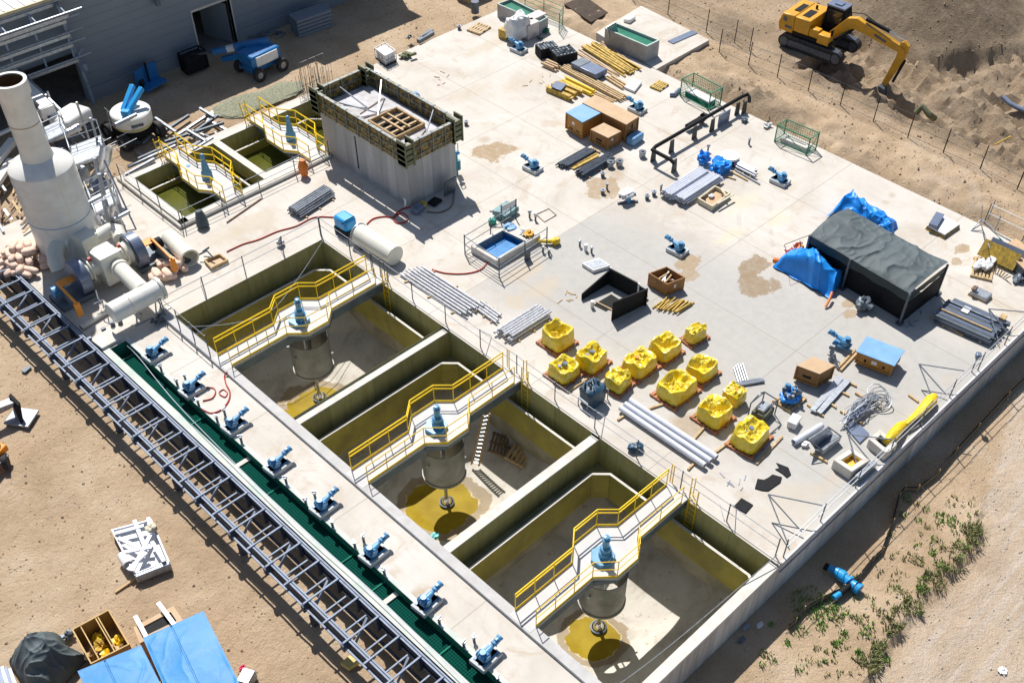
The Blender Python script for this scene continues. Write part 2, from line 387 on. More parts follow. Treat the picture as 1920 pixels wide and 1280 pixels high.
L(c, b.inputs['Base Color'])
bp = N(nt, 'ShaderNodeBump'); bp.inputs['Strength'].default_value = .9; bp.inputs['Distance'].default_value = .10
hh = math_(nt, 'ADD', math_(nt, 'MULTIPLY', noi(nt, 3.2, 10, .72, pos, .4), 1.6), math_(nt, 'MULTIPLY', noi(nt, 11, 8, .75, pos), .9))
L(hh, bp.inputs['Height']); L(bp.outputs[0], b.inputs['Normal'])
go = obj('ground', g, mg, None); go['kind'] = 'structure'
for nm, arr in (('soil', at1), ('road', at2)):
    at = go.data.attributes.new(nm, 'FLOAT', 'POINT'); at.data.foreach_set('value', arr)

# ------------------------------------------------------------------ slab
def slab_mat():
    m = bpy.data.materials.new('slab_concrete'); m.use_nodes = True; nt = m.node_tree; L = nt.links.new; b = nt.nodes['Principled BSDF']
    geo = N(nt, 'ShaderNodeNewGeometry'); pos = geo.outputs['Position']; sep = N(nt, 'ShaderNodeSeparateXYZ'); L(pos, sep.inputs[0]); X, Y = sep.outputs[0], sep.outputs[1]
    n1 = noi(nt, .22, 8, .65, pos, .6); n2 = noi(nt, 2.2, 8, .7, pos)
    mp = N(nt, 'ShaderNodeMapping'); mp.inputs['Scale'].default_value = (3.5, .5, 1); mp.inputs['Rotation'].default_value = (0, 0, .25); L(pos, mp.inputs[0])
    c = ramp(nt, n1, [(.32, (.49, .445, .385)), (.5, (.575, .54, .485)), (.68, (.615, .59, .545))])
    c = mixc(nt, mrange(nt, noi(nt, 1, 7, .65, mp.outputs[0]), .5, .72, 0, .35), c, (.44, .375, .30))
    c = mixc(nt, mrange(nt, noi(nt, .45, 9, .72, pos, 1.2), .52, .68, 0, .7), c, (.47, .395, .305))
    c = mixc(nt, mrange(nt, noi(nt, 5.5, 6, .75, pos), .60, .74, 0, .35), c, (.36, .32, .27))
    for (ox, oy, rr, k_) in ((60, 2, 28.0, .34), (60, 2, 29.7, .30), (20, 75, 40.0, .28), (20, 75, 41.6, .26), (70, 40, 33.0, .24), (70, 40, 34.7, .24)):
        dd_ = math_(nt, 'SQRT', math_(nt, 'ADD', math_(nt, 'POWER', math_(nt, 'SUBTRACT', X, ox), 2), math_(nt, 'POWER', math_(nt, 'SUBTRACT', Y, oy), 2)))
        ln = mrange(nt, math_(nt, 'ABSOLUTE', math_(nt, 'SUBTRACT', dd_, rr)), .08, .17, 1, 0)
        c = mixc(nt, math_(nt, 'MULTIPLY', ln, mrange(nt, noi(nt, .7, 5, .7, pos), .46, .62, 0, k_)), c, (.36, .32, .27))
    # the greyer, rougher pour
    wob = math_(nt, 'MULTIPLY', math_(nt, 'SUBTRACT', noi(nt, .5, 4, .6, pos), .5), .15)
    gy_ = math_(nt, 'MULTIPLY', mrange(nt, math_(nt, 'ADD', Y, wob), 31.52, 31.46, 0, 1), mrange(nt, X, 24.9, 30.5, 0, 1))
    gy_ = math_(nt, 'MULTIPLY', gy_, mrange(nt, math_(nt, 'ADD', X, math_(nt, 'MULTIPLY', Y, .25)), 47.5, 43, 0, 1))
    c = mixc(nt, math_(nt, 'MULTIPLY', gy_, .85), c, ramp(nt, n2, [(.3, (.37, .365, .345)), (.7, (.44, .43, .405))]))
    c = mixc(nt, mrange(nt, n2, .56, .78, 0, .3), c, (.40, .35, .29))
    c = mixc(nt, mrange(nt, noi(nt, 14, 4, .6, pos), .62, .75, 0, .25), c, (.30, .27, .23))
    # puddle stains, each with its own outline
    wn = noi(nt, .9, 5, .62, pos); wn2 = noi(nt, 3.2, 4, .6, pos)
    dst = math_(nt, 'ADD', math_(nt, 'MULTIPLY', math_(nt, 'SUBTRACT', wn, .5), 2.6), math_(nt, 'MULTIPLY', math_(nt, 'SUBTRACT', wn2, .5), .9))
    TAN = (.36, .262, .155); BRN = (.29, .215, .135); PAL = (.50, .43, .33); YEL = (.60, .56, .42)
    ST = [(925, 284, 1.2, .75, TAN, .95), (910, 262, .5, .3, TAN, .5), (1125, 350, 1.0, .9, TAN, .85), (1150, 322, .9, .9, TAN, .6), (1162, 300, .5, .6, TAN, .5), (1290, 492, .9, .45, TAN, .9), (1285, 518, .8, .4, TAN, .8),
          (1415, 500, .95, .55, BRN, .95), (1418, 535, 1.1, .7, BRN, .95), (1592, 590, .5, .25, TAN, .8), (1590, 570, .35, .2, TAN, .8), (1805, 468, .5, .25, TAN, .9), (1795, 490, .35, .2, TAN, .8),
          (1290, 800, 1.0, .6, TAN, .7), (980, 510, 1.2, .6, PAL, .9), (1020, 540, 1.4, .6, PAL, .8), (920, 85, 1.8, .5, PAL, .7), (1105, 180, 1, .6, PAL, .4), (960, 480, .9, .4, TAN, .6), (965, 565, .5, .5, PAL, .8),
          (1390, 380, 1.5, .5, YEL, .7), (1460, 410, .8, .5, YEL, .8), (1370, 440, 1.3, .35, YEL, .7), (1480, 355, .8, .5, PAL, .6), (1660, 380, .25, .18, TAN, .4), (1673, 366, .3, .2, TAN, .5),
          (480, 420, 1.4, .8, PAL, .7), (430, 440, 1.2, .5, PAL, .7), (620, 340, 1.6, .5, PAL, .5), (1500, 385, 1.2, .5, PAL, .4), (1740, 520, 1.0, .4, PAL, .5), (1780, 712, .5, .4, PAL, .4), (1560, 900, 1.5, .3, PAL, .5),
          (1480, 940, 1.5, 1.0, PAL, .5), (760, 620, .5, .6, PAL, .5), (880, 175, 2.2, .5, PAL, .5), (990, 150, 2.4, .6, PAL, .45), (310, 765, .4, .3, PAL, .4), (780, 1118, .5, .3, TAN, .7), (725, 1085, .6, .2, TAN, .4),
          (1030, 870, .5, .5, PAL, .4), (860, 500, 1.2, .4, PAL, .3), (1690, 455, .9, .3, PAL, .3), (1170, 265, .6, .4, PAL, .4)]
    for px, py, rx, ry, col, k in ST:
        q = P(px, py); dx = math_(nt, 'DIVIDE', math_(nt, 'SUBTRACT', X, q.x), max(rx, .2)); dy = math_(nt, 'DIVIDE', math_(nt, 'SUBTRACT', Y, q.y), max(ry*1.25, .2))
        r = math_(nt, 'ADD', math_(nt, 'SQRT', math_(nt, 'ADD', math_(nt, 'MULTIPLY', dx, dx), math_(nt, 'MULTIPLY', dy, dy))), dst)
        soft = .10 if col in (TAN, BRN) and k > .75 else .7
        c = mixc(nt, math_(nt, 'MULTIPLY', mrange(nt, r, 1+soft*.5, 1-soft, 0, k), mrange(nt, wn2, .3, .6, .7, 1.0)), c, col)
    # construction joints
    jn = None
    for ax, vals in ((X, (29.9, 35.6, 40.75, 46)), (Y, (31.5, 41.6, 46.4, 24.5, 17.3, 36.6))):
        for v in vals:
            d = math_(nt, 'ABSOLUTE', math_(nt, 'SUBTRACT', math_(nt, 'ADD', ax, math_(nt, 'MULTIPLY', wob, .25)), v)); l = mrange(nt, d, .012, .035, .5, 0)
            jn = l if jn is None else math_(nt, 'MAXIMUM', jn, l)
    c = mixc(nt, jn, c, (.27, .225, .17))
    vo = N(nt, 'ShaderNodeTexVoronoi', feature='DISTANCE_TO_EDGE'); vo.inputs['Scale'].default_value = .09
    wv = N(nt, 'ShaderNodeVectorMath', operation='ADD'); nz = N(nt, 'ShaderNodeTexNoise'); nz.inputs['Scale'].default_value = .9; L(pos, nz.inputs['Vector']); L(pos, wv.inputs[0]); L(nz.outputs['Color'], wv.inputs[1]); L(wv.outputs[0], vo.inputs['Vector'])
    c = mixc(nt, mrange(nt, vo.outputs['Distance'], .0, .003, .16, 0), c, (.30, .26, .21))
    L(c, b.inputs['Base Color']); b.inputs['Roughness'].default_value = .82; b.inputs['Specular IOR Level'].default_value = .25
    bp = N(nt, 'ShaderNodeBump'); bp.inputs['Strength'].default_value = .25; bp.inputs['Distance'].default_value = .03
    L(math_(nt, 'ADD', n2, math_(nt, 'MULTIPLY', noi(nt, 22, 5, .7, pos), .4)), bp.inputs['Height']); L(bp.outputs[0], b.inputs['Normal'])
    return m
m_slab = slab_mat()
def holed(mb, X0, X1, Y0, Y1, holes, z):
    xs = sorted({X0, X1, *[v for h in holes for v in h[:2] if X0 < v < X1]}); ys = sorted({Y0, Y1, *[v for h in holes for v in h[2:4] if Y0 < v < Y1]})
    idx = {}
    for i, x in enumerate(xs):
        for j, y in enumerate(ys): idx[i, j] = len(mb.v); mb.v.append((x, y, z))
    for i in range(len(xs)-1):
        for j in range(len(ys)-1):
            cx, cy = (xs[i]+xs[i+1])/2, (ys[j]+ys[j+1])/2
            if any(h[0] < cx < h[1] and h[2] < cy < h[3] for h in holes): continue
            mb.f.append((idx[i, j], idx[i+1, j], idx[i+1, j+1], idx[i, j+1]))
CH = (12.43, 13.27, 10.8, 40.05)
s = MB(); holed(s, SX0, SX1, SY0, SY1, [(15.35, 24.72, SY0-1, 39.95), CH, *SPITS], 0)
struct('concrete_slab', s, m_slab)
# outer faces of the tank structure
wf = MB()
wf.add([(24.9, SY0, -3), (SX1, SY0, -3), (SX1, SY0, 0), (24.9, SY0, 0)], [(0, 1, 2, 3)])
wf.add([(SX1, SY0, -3), (SX1, SY1, -3), (SX1, SY1, 0), (SX1, SY0, 0)], [(0, 1, 2, 3)])
wf.add([(SX0, SY1, -3), (SX0, SY0, -3), (SX0, SY0, 0), (SX0, SY1, 0)], [(0, 1, 2, 3)])
wf.add([(SX1, SY1, -3), (SX0, SY1, -3), (SX0, SY1, 0), (SX1, SY1, 0)], [(0, 1, 2, 3)])
wf.box(15.35, 24.9, SY0, SY0+.446, -7.5, -.2)
def streak_mat(name, base, hi, lo, joint=2.4, axis=0):
    m = bpy.data.materials.new(name); m.use_nodes = True; nt = m.node_tree; L = nt.links.new; b = nt.nodes['Principled BSDF']
    geo = N(nt, 'ShaderNodeNewGeometry'); pos = geo.outputs['Position']; sep = N(nt, 'ShaderNodeSeparateXYZ'); L(pos, sep.inputs[0])
    mp = N(nt, 'ShaderNodeMapping'); mp.inputs['Scale'].default_value = (3.2, 3.2, .35); L(pos, mp.inputs[0])
    c = ramp(nt, noi(nt, 1, 7, .65, mp.outputs[0], .3), [(.33, lo), (.5, base), (.7, hi)])
    hz = math_(nt, 'ADD', sep.outputs[0], math_(nt, 'MULTIPLY', sep.outputs[1], 1.0))
    pan = N(nt, 'ShaderNodeTexWhiteNoise', noise_dimensions='1D'); L(math_(nt, 'FLOOR', math_(nt, 'DIVIDE', hz, joint)), pan.inputs['W'])
    c = mixc(nt, 1.0, c, mixc(nt, pan.outputs[0], (.82, .82, .82), (1.12, 1.12, 1.12)), 'MULTIPLY')
    fr = math_(nt, 'FRACT', math_(nt, 'DIVIDE', hz, joint)); c = mixc(nt, mrange(nt, fr, .0, .02, .6, 0), c, tuple(v*.45 for v in lo))
    fz = math_(nt, 'FRACT', math_(nt, 'DIVIDE', math_(nt, 'ADD', sep.outputs[2], 8.0), 1.25)); c = mixc(nt, mrange(nt, fz, .0, .02, .4, 0), c, tuple(v*.6 for v in lo))
    c = mixc(nt, mrange(nt, noi(nt, 2.5, 6, .7, pos), .62, .72, 0, .5), c, tuple(v*.6 for v in lo))
    L(c, b.inputs['Base Color']); b.inputs['Roughness'].default_value = .8; b.inputs['Specular IOR Level'].default_value = .25
    bp = N(nt, 'ShaderNodeBump'); bp.inputs['Strength'].default_value = .2; bp.inputs['Distance'].default_value = .04; L(noi(nt, 9, 6, .7, pos), bp.inputs['Height']); L(bp.outputs[0], b.inputs['Normal'])
    return m
m_outer = streak_mat('outer_wall_concrete', (.54, .535, .53), (.62, .615, .61), (.40, .385, .36))
struct('tank_outer_wall', wf, m_outer)
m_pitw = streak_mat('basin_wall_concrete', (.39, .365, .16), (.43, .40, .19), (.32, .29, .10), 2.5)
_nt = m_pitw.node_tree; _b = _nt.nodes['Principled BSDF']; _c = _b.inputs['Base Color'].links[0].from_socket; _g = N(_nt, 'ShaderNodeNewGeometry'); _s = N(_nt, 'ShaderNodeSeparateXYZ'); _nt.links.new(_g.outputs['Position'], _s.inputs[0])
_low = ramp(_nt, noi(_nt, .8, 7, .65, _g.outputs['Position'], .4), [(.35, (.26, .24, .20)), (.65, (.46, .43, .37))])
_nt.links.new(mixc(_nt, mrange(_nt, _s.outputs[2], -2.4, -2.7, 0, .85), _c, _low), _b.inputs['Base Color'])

def basin(name, pit, dep, lo, lz, label, water=None, top=0.0, group=None, floor=True):
    x0, x1, y0, y1 = pit; t = thing(name, label, 'basin', ((x0+x1)/2, (y0+y1)/2, dep), 0, group)
    W = MB()
    W.add([(x0, y0, dep), (x1, y0, dep), (x1, y0, top), (x0, y0, top)], [(3, 2, 1, 0)])
    W.add([(x1, y0, dep), (x1, y1, dep), (x1, y1, max(top, 0)), (x1, y0, max(top, 0))], [(3, 2, 1, 0)])
    W.add([(x1, y1, dep), (x0, y1, dep), (x0, y1, top), (x1, y1, top)], [(3, 2, 1, 0)])
    W.add([(x0, y1, dep), (x0, y0, dep), (x0, y0, top), (x0, y1, top)], [(3, 2, 1, 0)])
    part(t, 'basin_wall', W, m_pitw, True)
    # launder trough along the far two sides with chamfered corners
    a = .12; c = .55; LW = MB(); X = x1-lo[0]; Y = y1-lo[1]; hd = 1.55 if dep < -4 else 1.2
    path = [(x0, Y+.0), (X-c, Y), (X, Y-c), (X, y0+c*.9), (X-c*.55, y0)]
    outer = [(x0, Y+a), (X-c+a*.4, Y+a), (X+a, Y-c+a*.4), (X+a, y0+c*.9-a*.4), (X-c*.55+a*1.2, y0)]
    for (p, q, r, u) in zip(path, path[1:], outer[1:], outer): LW.hexa([(*p, lz-hd), (*q, lz-hd), (*r, lz-hd), (*u, lz-hd)], [(*p, lz), (*q, lz), (*r, lz), (*u, lz)])
    part(t, 'launder_wall', LW, m_laun, True, bev=.015)
    LP = MB()
    for (p, q, r, u) in zip(path, path[1:], outer[1:], outer): LP.hexa([(*p, lz+.002), (*q, lz+.002), (*r, lz+.002), (*u, lz+.002)], [(*p, lz+.02), (*q, lz+.02), (*r, lz+.02), (*u, lz+.02)])
    part(t, 'launder_sunlit_cap', LP, m_rim, True)  # thin pale cap: the sunlit top edge is put into its colour
    LF = MB(); zf = lz-.55
    LF.add([(x0, Y, zf), (x1, Y, zf), (x1, y1, zf), (x0, y1, zf)], [(0, 1, 2, 3)]); LF.add([(X, y0, zf), (x1, y0, zf), (x1, Y, zf), (X, Y, zf)], [(0, 1, 2, 3)])
    LF.add([(x0, Y, zf-.3), (X, Y, zf-.3), (x1, y1, zf-1.2), (x0, y1, zf-1.2)], [(3, 2, 1, 0)]); LF.add([(X, y0, zf-.3), (X, Y, zf-.3), (x1, y1, zf-1.2), (x1, y0, zf-1.2)], [(0, 1, 2, 3)])
    part(t, 'launder_floor', LF, m_pit, True, smooth=False)
    cx, cy = (x0+x1)/2, (y0+y1)/2+.15
    if floor:
        def fl(u, v):
            x, y = x0+(x1-x0)*u, y0+(y1-y0)*v; d = (abs(x-cx)**5+abs(y-cy)**5)**.2
            e = max(0, (max(abs(x-cx)/(x1-x0), abs(y-cy)/(y1-y0))*2-.72)/.28); cor = max(0, (abs(x-cx)/(x1-x0)+abs(y-cy)/(y1-y0))*2-1.35)
            return (x, y, min(-4.3+cor*1.4, max(-5.42, -5.85+.33*d+cor*1.3+.02*fbm(x, y, .7))))
        part(t, 'basin_floor', MB().grid(fl, 60, 60), m_floorw[name], True)
    return t
def floor_mat(name, cx, cy, r0, sx, sy, seed):
    m = bpy.data.materials.new('basin_floor_'+name); m.use_nodes = True; nt = m.node_tree; L = nt.links.new; b = nt.nodes['Principled BSDF']
    geo = N(nt, 'ShaderNodeNewGeometry'); pos = geo.outputs['Position']; sep = N(nt, 'ShaderNodeSeparateXYZ'); L(pos, sep.inputs[0])
    c = ramp(nt, noi(nt, .6, 8, .65, pos, .5), [(.3, (.38, .35, .30)), (.5, (.58, .545, .48)), (.7, (.66, .63, .57))])
    c = mixc(nt, mrange(nt, noi(nt, 2.8, 7, .7, pos), .58, .7, 0, .6), c, (.25, .19, .11))
    dx = math_(nt, 'DIVIDE', math_(nt, 'SUBTRACT', sep.outputs[0], cx), sx); dy = math_(nt, 'DIVIDE', math_(nt, 'SUBTRACT', sep.outputs[1], cy), sy)
    r = math_(nt, 'SQRT', math_(nt, 'ADD', math_(nt, 'MULTIPLY', dx, dx), math_(nt, 'MULTIPLY', dy, dy)))
    wn = N(nt, 'ShaderNodeTexNoise'); wn.inputs['Scale'].default_value = .75; wn.inputs['Detail'].default_value = 7; wn.inputs['Roughness'].default_value = .6; wn.noise_dimensions = '4D'; wn.inputs['W'].default_value = seed; L(pos, wn.inputs['Vector'])
    r2 = math_(nt, 'ADD', r, math_(nt, 'MULTIPLY', math_(nt, 'SUBTRACT', wn.outputs[0], .5), 1.5)); 
    wet = mrange(nt, r2, r0*1.24, r0*1.2, 0, 1); c = mixc(nt, math_(nt, 'MULTIPLY', wet, .7), c, (.26, .18, .085))
    pud = mrange(nt, r2, r0*.93, r0*.90, 0, 1); c = mixc(nt, pud, c, ramp(nt, noi(nt, .9, 5, .6, pos), [(.35, (.27, .185, .012)), (.65, (.36, .26, .02))]))
    foam = math_(nt, 'MULTIPLY', mrange(nt, math_(nt, 'ABSOLUTE', math_(nt, 'SUBTRACT', r2, r0*.93)), .0, .05, 1, 0), mrange(nt, noi(nt, 1.6, 3, .5, pos), .42, .5, 0, .8)); c = mixc(nt, foam, c, (.62, .55, .38))
    L(c, b.inputs['Base Color']); L(mixc(nt, pud, (.8, .8, .8), (.62, .62, .62)), b.inputs['Roughness']); b.inputs['Specular IOR Level'].default_value = .12
    bp = N(nt, 'ShaderNodeBump'); bp.inputs['Distance'].default_value = .05; L(math_(nt, 'MULTIPLY', math_(nt, 'SUBTRACT', 1, pud), .3), bp.inputs['Strength']); L(noi(nt, 5, 7, .7, pos), bp.inputs['Height']); L(bp.outputs[0], b.inputs['Normal'])
    return m
m_floorw = {}
BL = ['open concrete basin nearest the fans, farthest of the three large ones', 'middle of the three large concrete basins, a ladder and pallets inside', 'nearest of the three large concrete basins, at the lower wall corner']
BN = ['settling_basin']*3; CEN = []
for i, p in enumerate(PITS):
    cx, cy = (p[0]+p[1])/2, (p[2]+p[3])/2+.15; CEN.append((cx, cy))
    m_floorw['settling_basin'] = floor_mat(str(i), P((592, 828, 1112)[i], 0, -5.4).x*0+P(((592, 765), (828, 950), (1110, 1195))[i][0], ((592, 765), (828, 950), (1110, 1195))[i][1], -5.4).x, P(((592, 765), (828, 950), (1110, 1195))[i][0], ((592, 765), (828, 950), (1110, 1195))[i][1], -5.4).y, (1.6, 1.75, 1.3)[i], 1.05, 1.0, i*3.1)
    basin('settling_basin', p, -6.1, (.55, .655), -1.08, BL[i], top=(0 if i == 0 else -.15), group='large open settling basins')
# rims and dividers
solo('basin_kerb', MB().box(15.35, 15.796, 10.79, 40.35, -.4, .15), mat('grey_kerb', (.47, .465, .455), .75, var=.1, scale=2, bump=.12, dirt=(.36, .34, .31), damt=.4, dscale=1.5), 'long raised grey kerb between the pump walkway and the large basins', 'kerb', bev=.015)
for bx, l in (((15.8, 24.716, 29.974, 30.396, -6.5, -.12), 'pale concrete dividing wall between the farthest and middle large basins'), ((15.8, 24.716, 20.054, 20.496, -6.5, -.12), 'pale concrete dividing wall between the middle and nearest large basins'), ((15.8, 24.897, SY0-.006, SY0+.443, -.25, -.10), 'pale wall top along the front of the nearest large basin')):
    solo('dividing_wall' if bx[4] < -1 else 'front_wall_top', MB().box(*bx), m_rim, l, 'wall', bev=.012)
# small water-filled basins
m_water = bpy.data.materials.new('basin_water'); m_water.use_nodes = True
nt = m_water.node_tree; b = nt.nodes['Principled BSDF']; geo = N(nt, 'ShaderNodeNewGeometry')
nt.links.new(ramp(nt, noi(nt, .35, 4, .5, geo.outputs['Position'], .6), [(.35, (.055, .06, .008)), (.65, (.105, .115, .022))]), b.inputs['Base Color']); b.inputs['Roughness'].default_value = .07
bp = N(nt, 'ShaderNodeBump'); bp.inputs['Strength'].default_value = .05; nt.links.new(noi(nt, 3, 3, .5, geo.outputs['Position']), bp.inputs['Height']); nt.links.new(bp.outputs[0], b.inputs['Normal'])
for i, p in enumerate(SPITS):
    t = basin('water_basin', p, -3, (.55, .75), -.50, ['small basin of olive water nearest the chimney', 'small basin of olive water against the concrete block'][i], top=.14, group='small water-filled basins', floor=False)
    part(t, 'water', MB().add([(p[0], p[2], -.80-.2*i), (p[1], p[2], -.80-.2*i), (p[1], p[3], -.80-.2*i), (p[0], p[3], -.80-.2*i)], [(0, 1, 2, 3)]), m_water, True)
cb = MB(); y0 = 46.02
cb.box(20.2, 33.4, 51.503, 51.95, -.3, .15); cb.box(20.2, 20.617, 46.03, 51.5, -.3, .15); cb.box(20.2, 25.75, 46.03, 46.446, -.3, .15); cb.box(25.753, 26.197, 46.03, 51.5, -.3, .147); cb.box(26.2, 33.4, 46.5, 46.946, -.3, .144); cb.box(33.003, 33.4, 46.95, 51.5, -.3, .15)
cb.box(26.2, 30.0, 46.03, 46.5, -.3, .15)
solo('basin_curb', cb, m_rim, 'pale concrete curb framing the two small water-filled basins', 'curb', bev=.01)
pp = MB(); q0 = P(245, 345, .12); pp.tube([(20.0, 52.2, .1), (20.0, 45.85, .1), (26, 45.85, .1), (29.9, 45.85, .1)], .11, 8)
solo('edge_pipe', pp, m_rim, 'pale pipe laid along the outer edge of the small basins', 'pipe')

# ------------------------------------------------------------------ green channel
ct = thing('drain_channel', 'long green-lined drainage channel with mesh grating beside the row of blue pumps', 'channel', (12.8, 25, -.9))
m_grate = bpy.data.materials.new('green_grating'); m_grate.use_nodes = True; nt = m_grate.node_tree; b = nt.nodes['Principled BSDF']; geo = N(nt, 'ShaderNodeNewGeometry'); sep = N(nt, 'ShaderNodeSeparateXYZ'); nt.links.new(geo.outputs['Position'], sep.inputs[0])
def fr_(ax, per, wd):
    return mrange(nt, math_(nt, 'PINGPONG', math_(nt, 'MULTIPLY', sep.outputs[ax], 1/per), .5), 0, wd, 1, 0)
gl = math_(nt, 'MAXIMUM', fr_(0, .11, .12), fr_(1, .11, .12)); nt.links.new(mixc(nt, gl, (.002, .03, .024), (.008, .12, .085)), b.inputs['Base Color']); b.inputs['Roughness'].default_value = .95; b.inputs['Specular IOR Level'].default_value = .03
bp = N(nt, 'ShaderNodeBump'); bp.inputs['Strength'].default_value = .2; bp.inputs['Distance'].default_value = .01; nt.links.new(gl, bp.inputs['Height']); nt.links.new(bp.outputs[0], b.inputs['Normal'])
lin = MB(); x0, x1, y0, y1 = CH
lin.add([(x0, y0, -1), (x0, y1, -1), (x0, y1, 0), (x0, y0, 0)], [(0, 1, 2, 3)]); lin.add([(x1, y0, -1), (x1, y1, -1), (x1, y1, 0), (x1, y0, 0)], [(3, 2, 1, 0)])
lin.add([(x0, y1, -1), (x1, y1, -1), (x1, y1, 0), (x0, y1, 0)], [(0, 1, 2, 3)]); lin.add([(x0, y0, -1), (x1, y0, -1), (x1, y0, 0), (x0, y0, 0)], [(3, 2, 1, 0)])
m_lin = mat('green_channel_lining', (.014, .16, .11), .8, spec=.15, var=.25, scale=1.5, bump=.15, dirt=(.12, .26, .21), damt=.5, dscale=1.4)
part(ct, 'lining', lin, m_lin, True, smooth=False)
gm = MB(); ys = [y1-.6, 33.6, 27.9, 22.9, 21.0, 17.0, y0]
for a, bb in zip(ys, ys[1:]): gm.box(x0+.003, x1-.003, bb+.05, a-.05, -.50, -.47)
part(ct, 'grating', gm, m_grate, True)
for y in ys[:-1]: part(ct, 'cross_bar', MB().box(x0+.003, x1-.003, y-.035, y+.035, -.56, -.42), m_lin, True)
for py_, px_ in ((1133, 711), (870, 443)):
    q = P(px_, py_, -.3); part(ct, 'cover_plate', MB().box(x0+.01, x1-.01, q.y-.11, q.y+.11, -.46, -.40), m_rim, True)
cw = MB(); cw.box(12.10, 12.44, 10.8, 40.5, -.2, .035); cw.box(13.275, 13.48, 10.8, 40.3, -.05, .012)
part(ct, 'edge_kerb', cw, mat('green_stained_concrete', (.54, .56, .52), .75, var=.08, scale=2, bump=.12, dirt=(.34, .50, .44), damt=.6, dscale=1.5), True)
pl = MB(); a = [P(170, 640), P(205, 620), P(229, 638), P(193, 658)]
solo('cover_slab', MB().prism([q[:2] for q in a], 0.003, .16), m_rim, 'pale square cover slab at the head of the green channel', 'cover slab', bev=.03)
ep = [P(150, 612, .12), P(208, 573, .12)]
solo('kerb_pipe', MB().tube([P(152, 614, .15), P(207, 579, .15)], .13, 10), m_rim, 'short pale kerb pipe in front of the fans', 'pipe')

# ------------------------------------------------------------------ pipe rack (truss)
TX0, TX1 = 10.42, 11.86
tr = thing('pipe_rack', 'long blue grey steel pipe rack running beside the slab with open cross bars', 'pipe rack', (11.1, 30, -1.3))
zt = .30; ya, yb = 8.0, 58.0
for x in (TX0, TX1):
    c = MB(); c.box(x-.085, x-.02, ya, yb, zt-.03, zt); c.box(x+.02, x+.085, ya, yb, zt-.03, zt); part(tr, 'top_flange', c, m_bsteel, True, smooth=False)
    c = MB(); dd = .78 if x < 11 else .55; c.box(x-.02, x+.02, ya, yb, zt-dd, zt-.035); c.box(x-.08, x+.08, ya, yb, zt-dd-.04, zt-dd-.003); part(tr, 'girder_web', c, m_shsteel, True, smooth=False)
x = TX0-.26; c = MB(); c.box(x-.035, x+.035, ya, yb, zt-.26, zt-.20); part(tr, 'side_rail', c, m_bsteel, True, smooth=False)
k = 0; y = 43.68-1.21*30
while y < yb:
    if y > ya:
        part(tr, 'cross_bar', MB().box(TX0-.28, TX1-.02, y-.035, y+.035, zt-.01, zt+.05), m_bsteel, True)
        part(tr, 'inner_bar', MB().box(TX0+.1, TX1-.25, y+.50, y+.56, zt-.30, zt-.24), m_bsteel, True)
        part(tr, 'upright', MB().box(TX1-.2, TX1-.03, y-.06, y+.06, zt-.8, zt-.04), m_shsteel, True)
        if k % 2 == 0:
            part(tr, 'diagonal', MB().bar((TX0+.15, y+.1, zt-.9), (TX1-.2, y+.55, zt-.45), .09, .05), m_bsteel, True)
            part(tr, 'bracket', MB().box(TX0-.36, TX0-.03, y-.09, y+.09, zt-.42, zt-.06), m_shsteel, True)
        if k % 4 == 0: part(tr, 'leg', MB().box(TX0-.12, TX0+.12, y-.12, y+.12, -1.5, zt-1.05), m_shsteel, True)
    y += 1.21; k += 1
part(tr, 'carried_pipe', MB().cyl((TX1-.35, ya, -.75), (TX1-.35, yb, -.75), .07, n=8), m_shsteel, True)
tr['label'] = tr['label']

# ------------------------------------------------------------------ building
bt = thing('warehouse', 'large grey metal clad warehouse with open doorways and a white ribbed roof', 'building', (32, 61.2, -.3))
BY = 61.3
bw = MB()
H1, H2 = 6.35, 7.3
bw.box(23.25, 31.3, BY, BY+.3, -.4, 6.35); bw.box(31.3, 34.1, BY, BY+.3, 2.75, H2); bw.box(34.1, 47.5, BY, BY+.3, -.4, H2); bw.box(31.3, 31.303, BY+.3, BY+.31, 0, 1)
bw.box(26.0, 31.3, BY, BY+.3, 6.353, H2); bw.box(0, 23.25, BY, BY+.3, 2.9, 6.35); bw.box(47.2, 47.5, BY+.3, BY+25, -.4, H2); bw.box(0, 9.5, BY, BY+.3, -.4, 2.9)
m_clad = streak_mat('warehouse_cladding', (.235, .265, .30), (.26, .29, .325), (.20, .225, .26), 6.0)
part(bt, 'wall', bw, m_build, True, smooth=False)
seams = MB()
for i in range(12):
    z = .9+i*.52
    if z < 6.2: seams.box(23.3, 47.2, BY-.012, BY, z, z+.012) if z > 2.8 else (seams.box(23.3, 31.25, BY-.012, BY, z, z+.012), seams.box(34.15, 47.2, BY-.012, BY, z, z+.012))
part(bt, 'panel_seam', seams, mat('seam_grey', (.185, .22, .27), .6, var=.1, bump=0), True, smooth=False)
part(bt, 'base_trim', MB().box(23.2, 31.25, BY-.10, BY-.013, -.4, .55).box(34.15, 47.5, BY-.10, BY-.013, -.4, .55), m_build, True, bev=.02)
rf = MB()
for i in range(80):
    x = 0+i*.6
    rf.box(x, x+.6, BY-.45, BY+26, (6.45 if x < 26 else 7.35), (6.52 if x < 26 else 7.42)); rf.box(x+.26, x+.34, BY-.45, BY+26, (6.52 if x < 26 else 7.42), (6.58 if x < 26 else 7.48))
part(bt, 'roof', rf, m_wht, True, smooth=False)
part(bt, 'gutter', MB().box(0, 26, BY-.62, BY-.452, 6.38, 6.55), mat('gutter_tan', (.52, .45, .28), .6), True)
part(bt, 'roof_unit', MB().box(39.6, 42.6, BY+.1, BY+3, 7.49, 9.6), m_build, True, bev=.05)
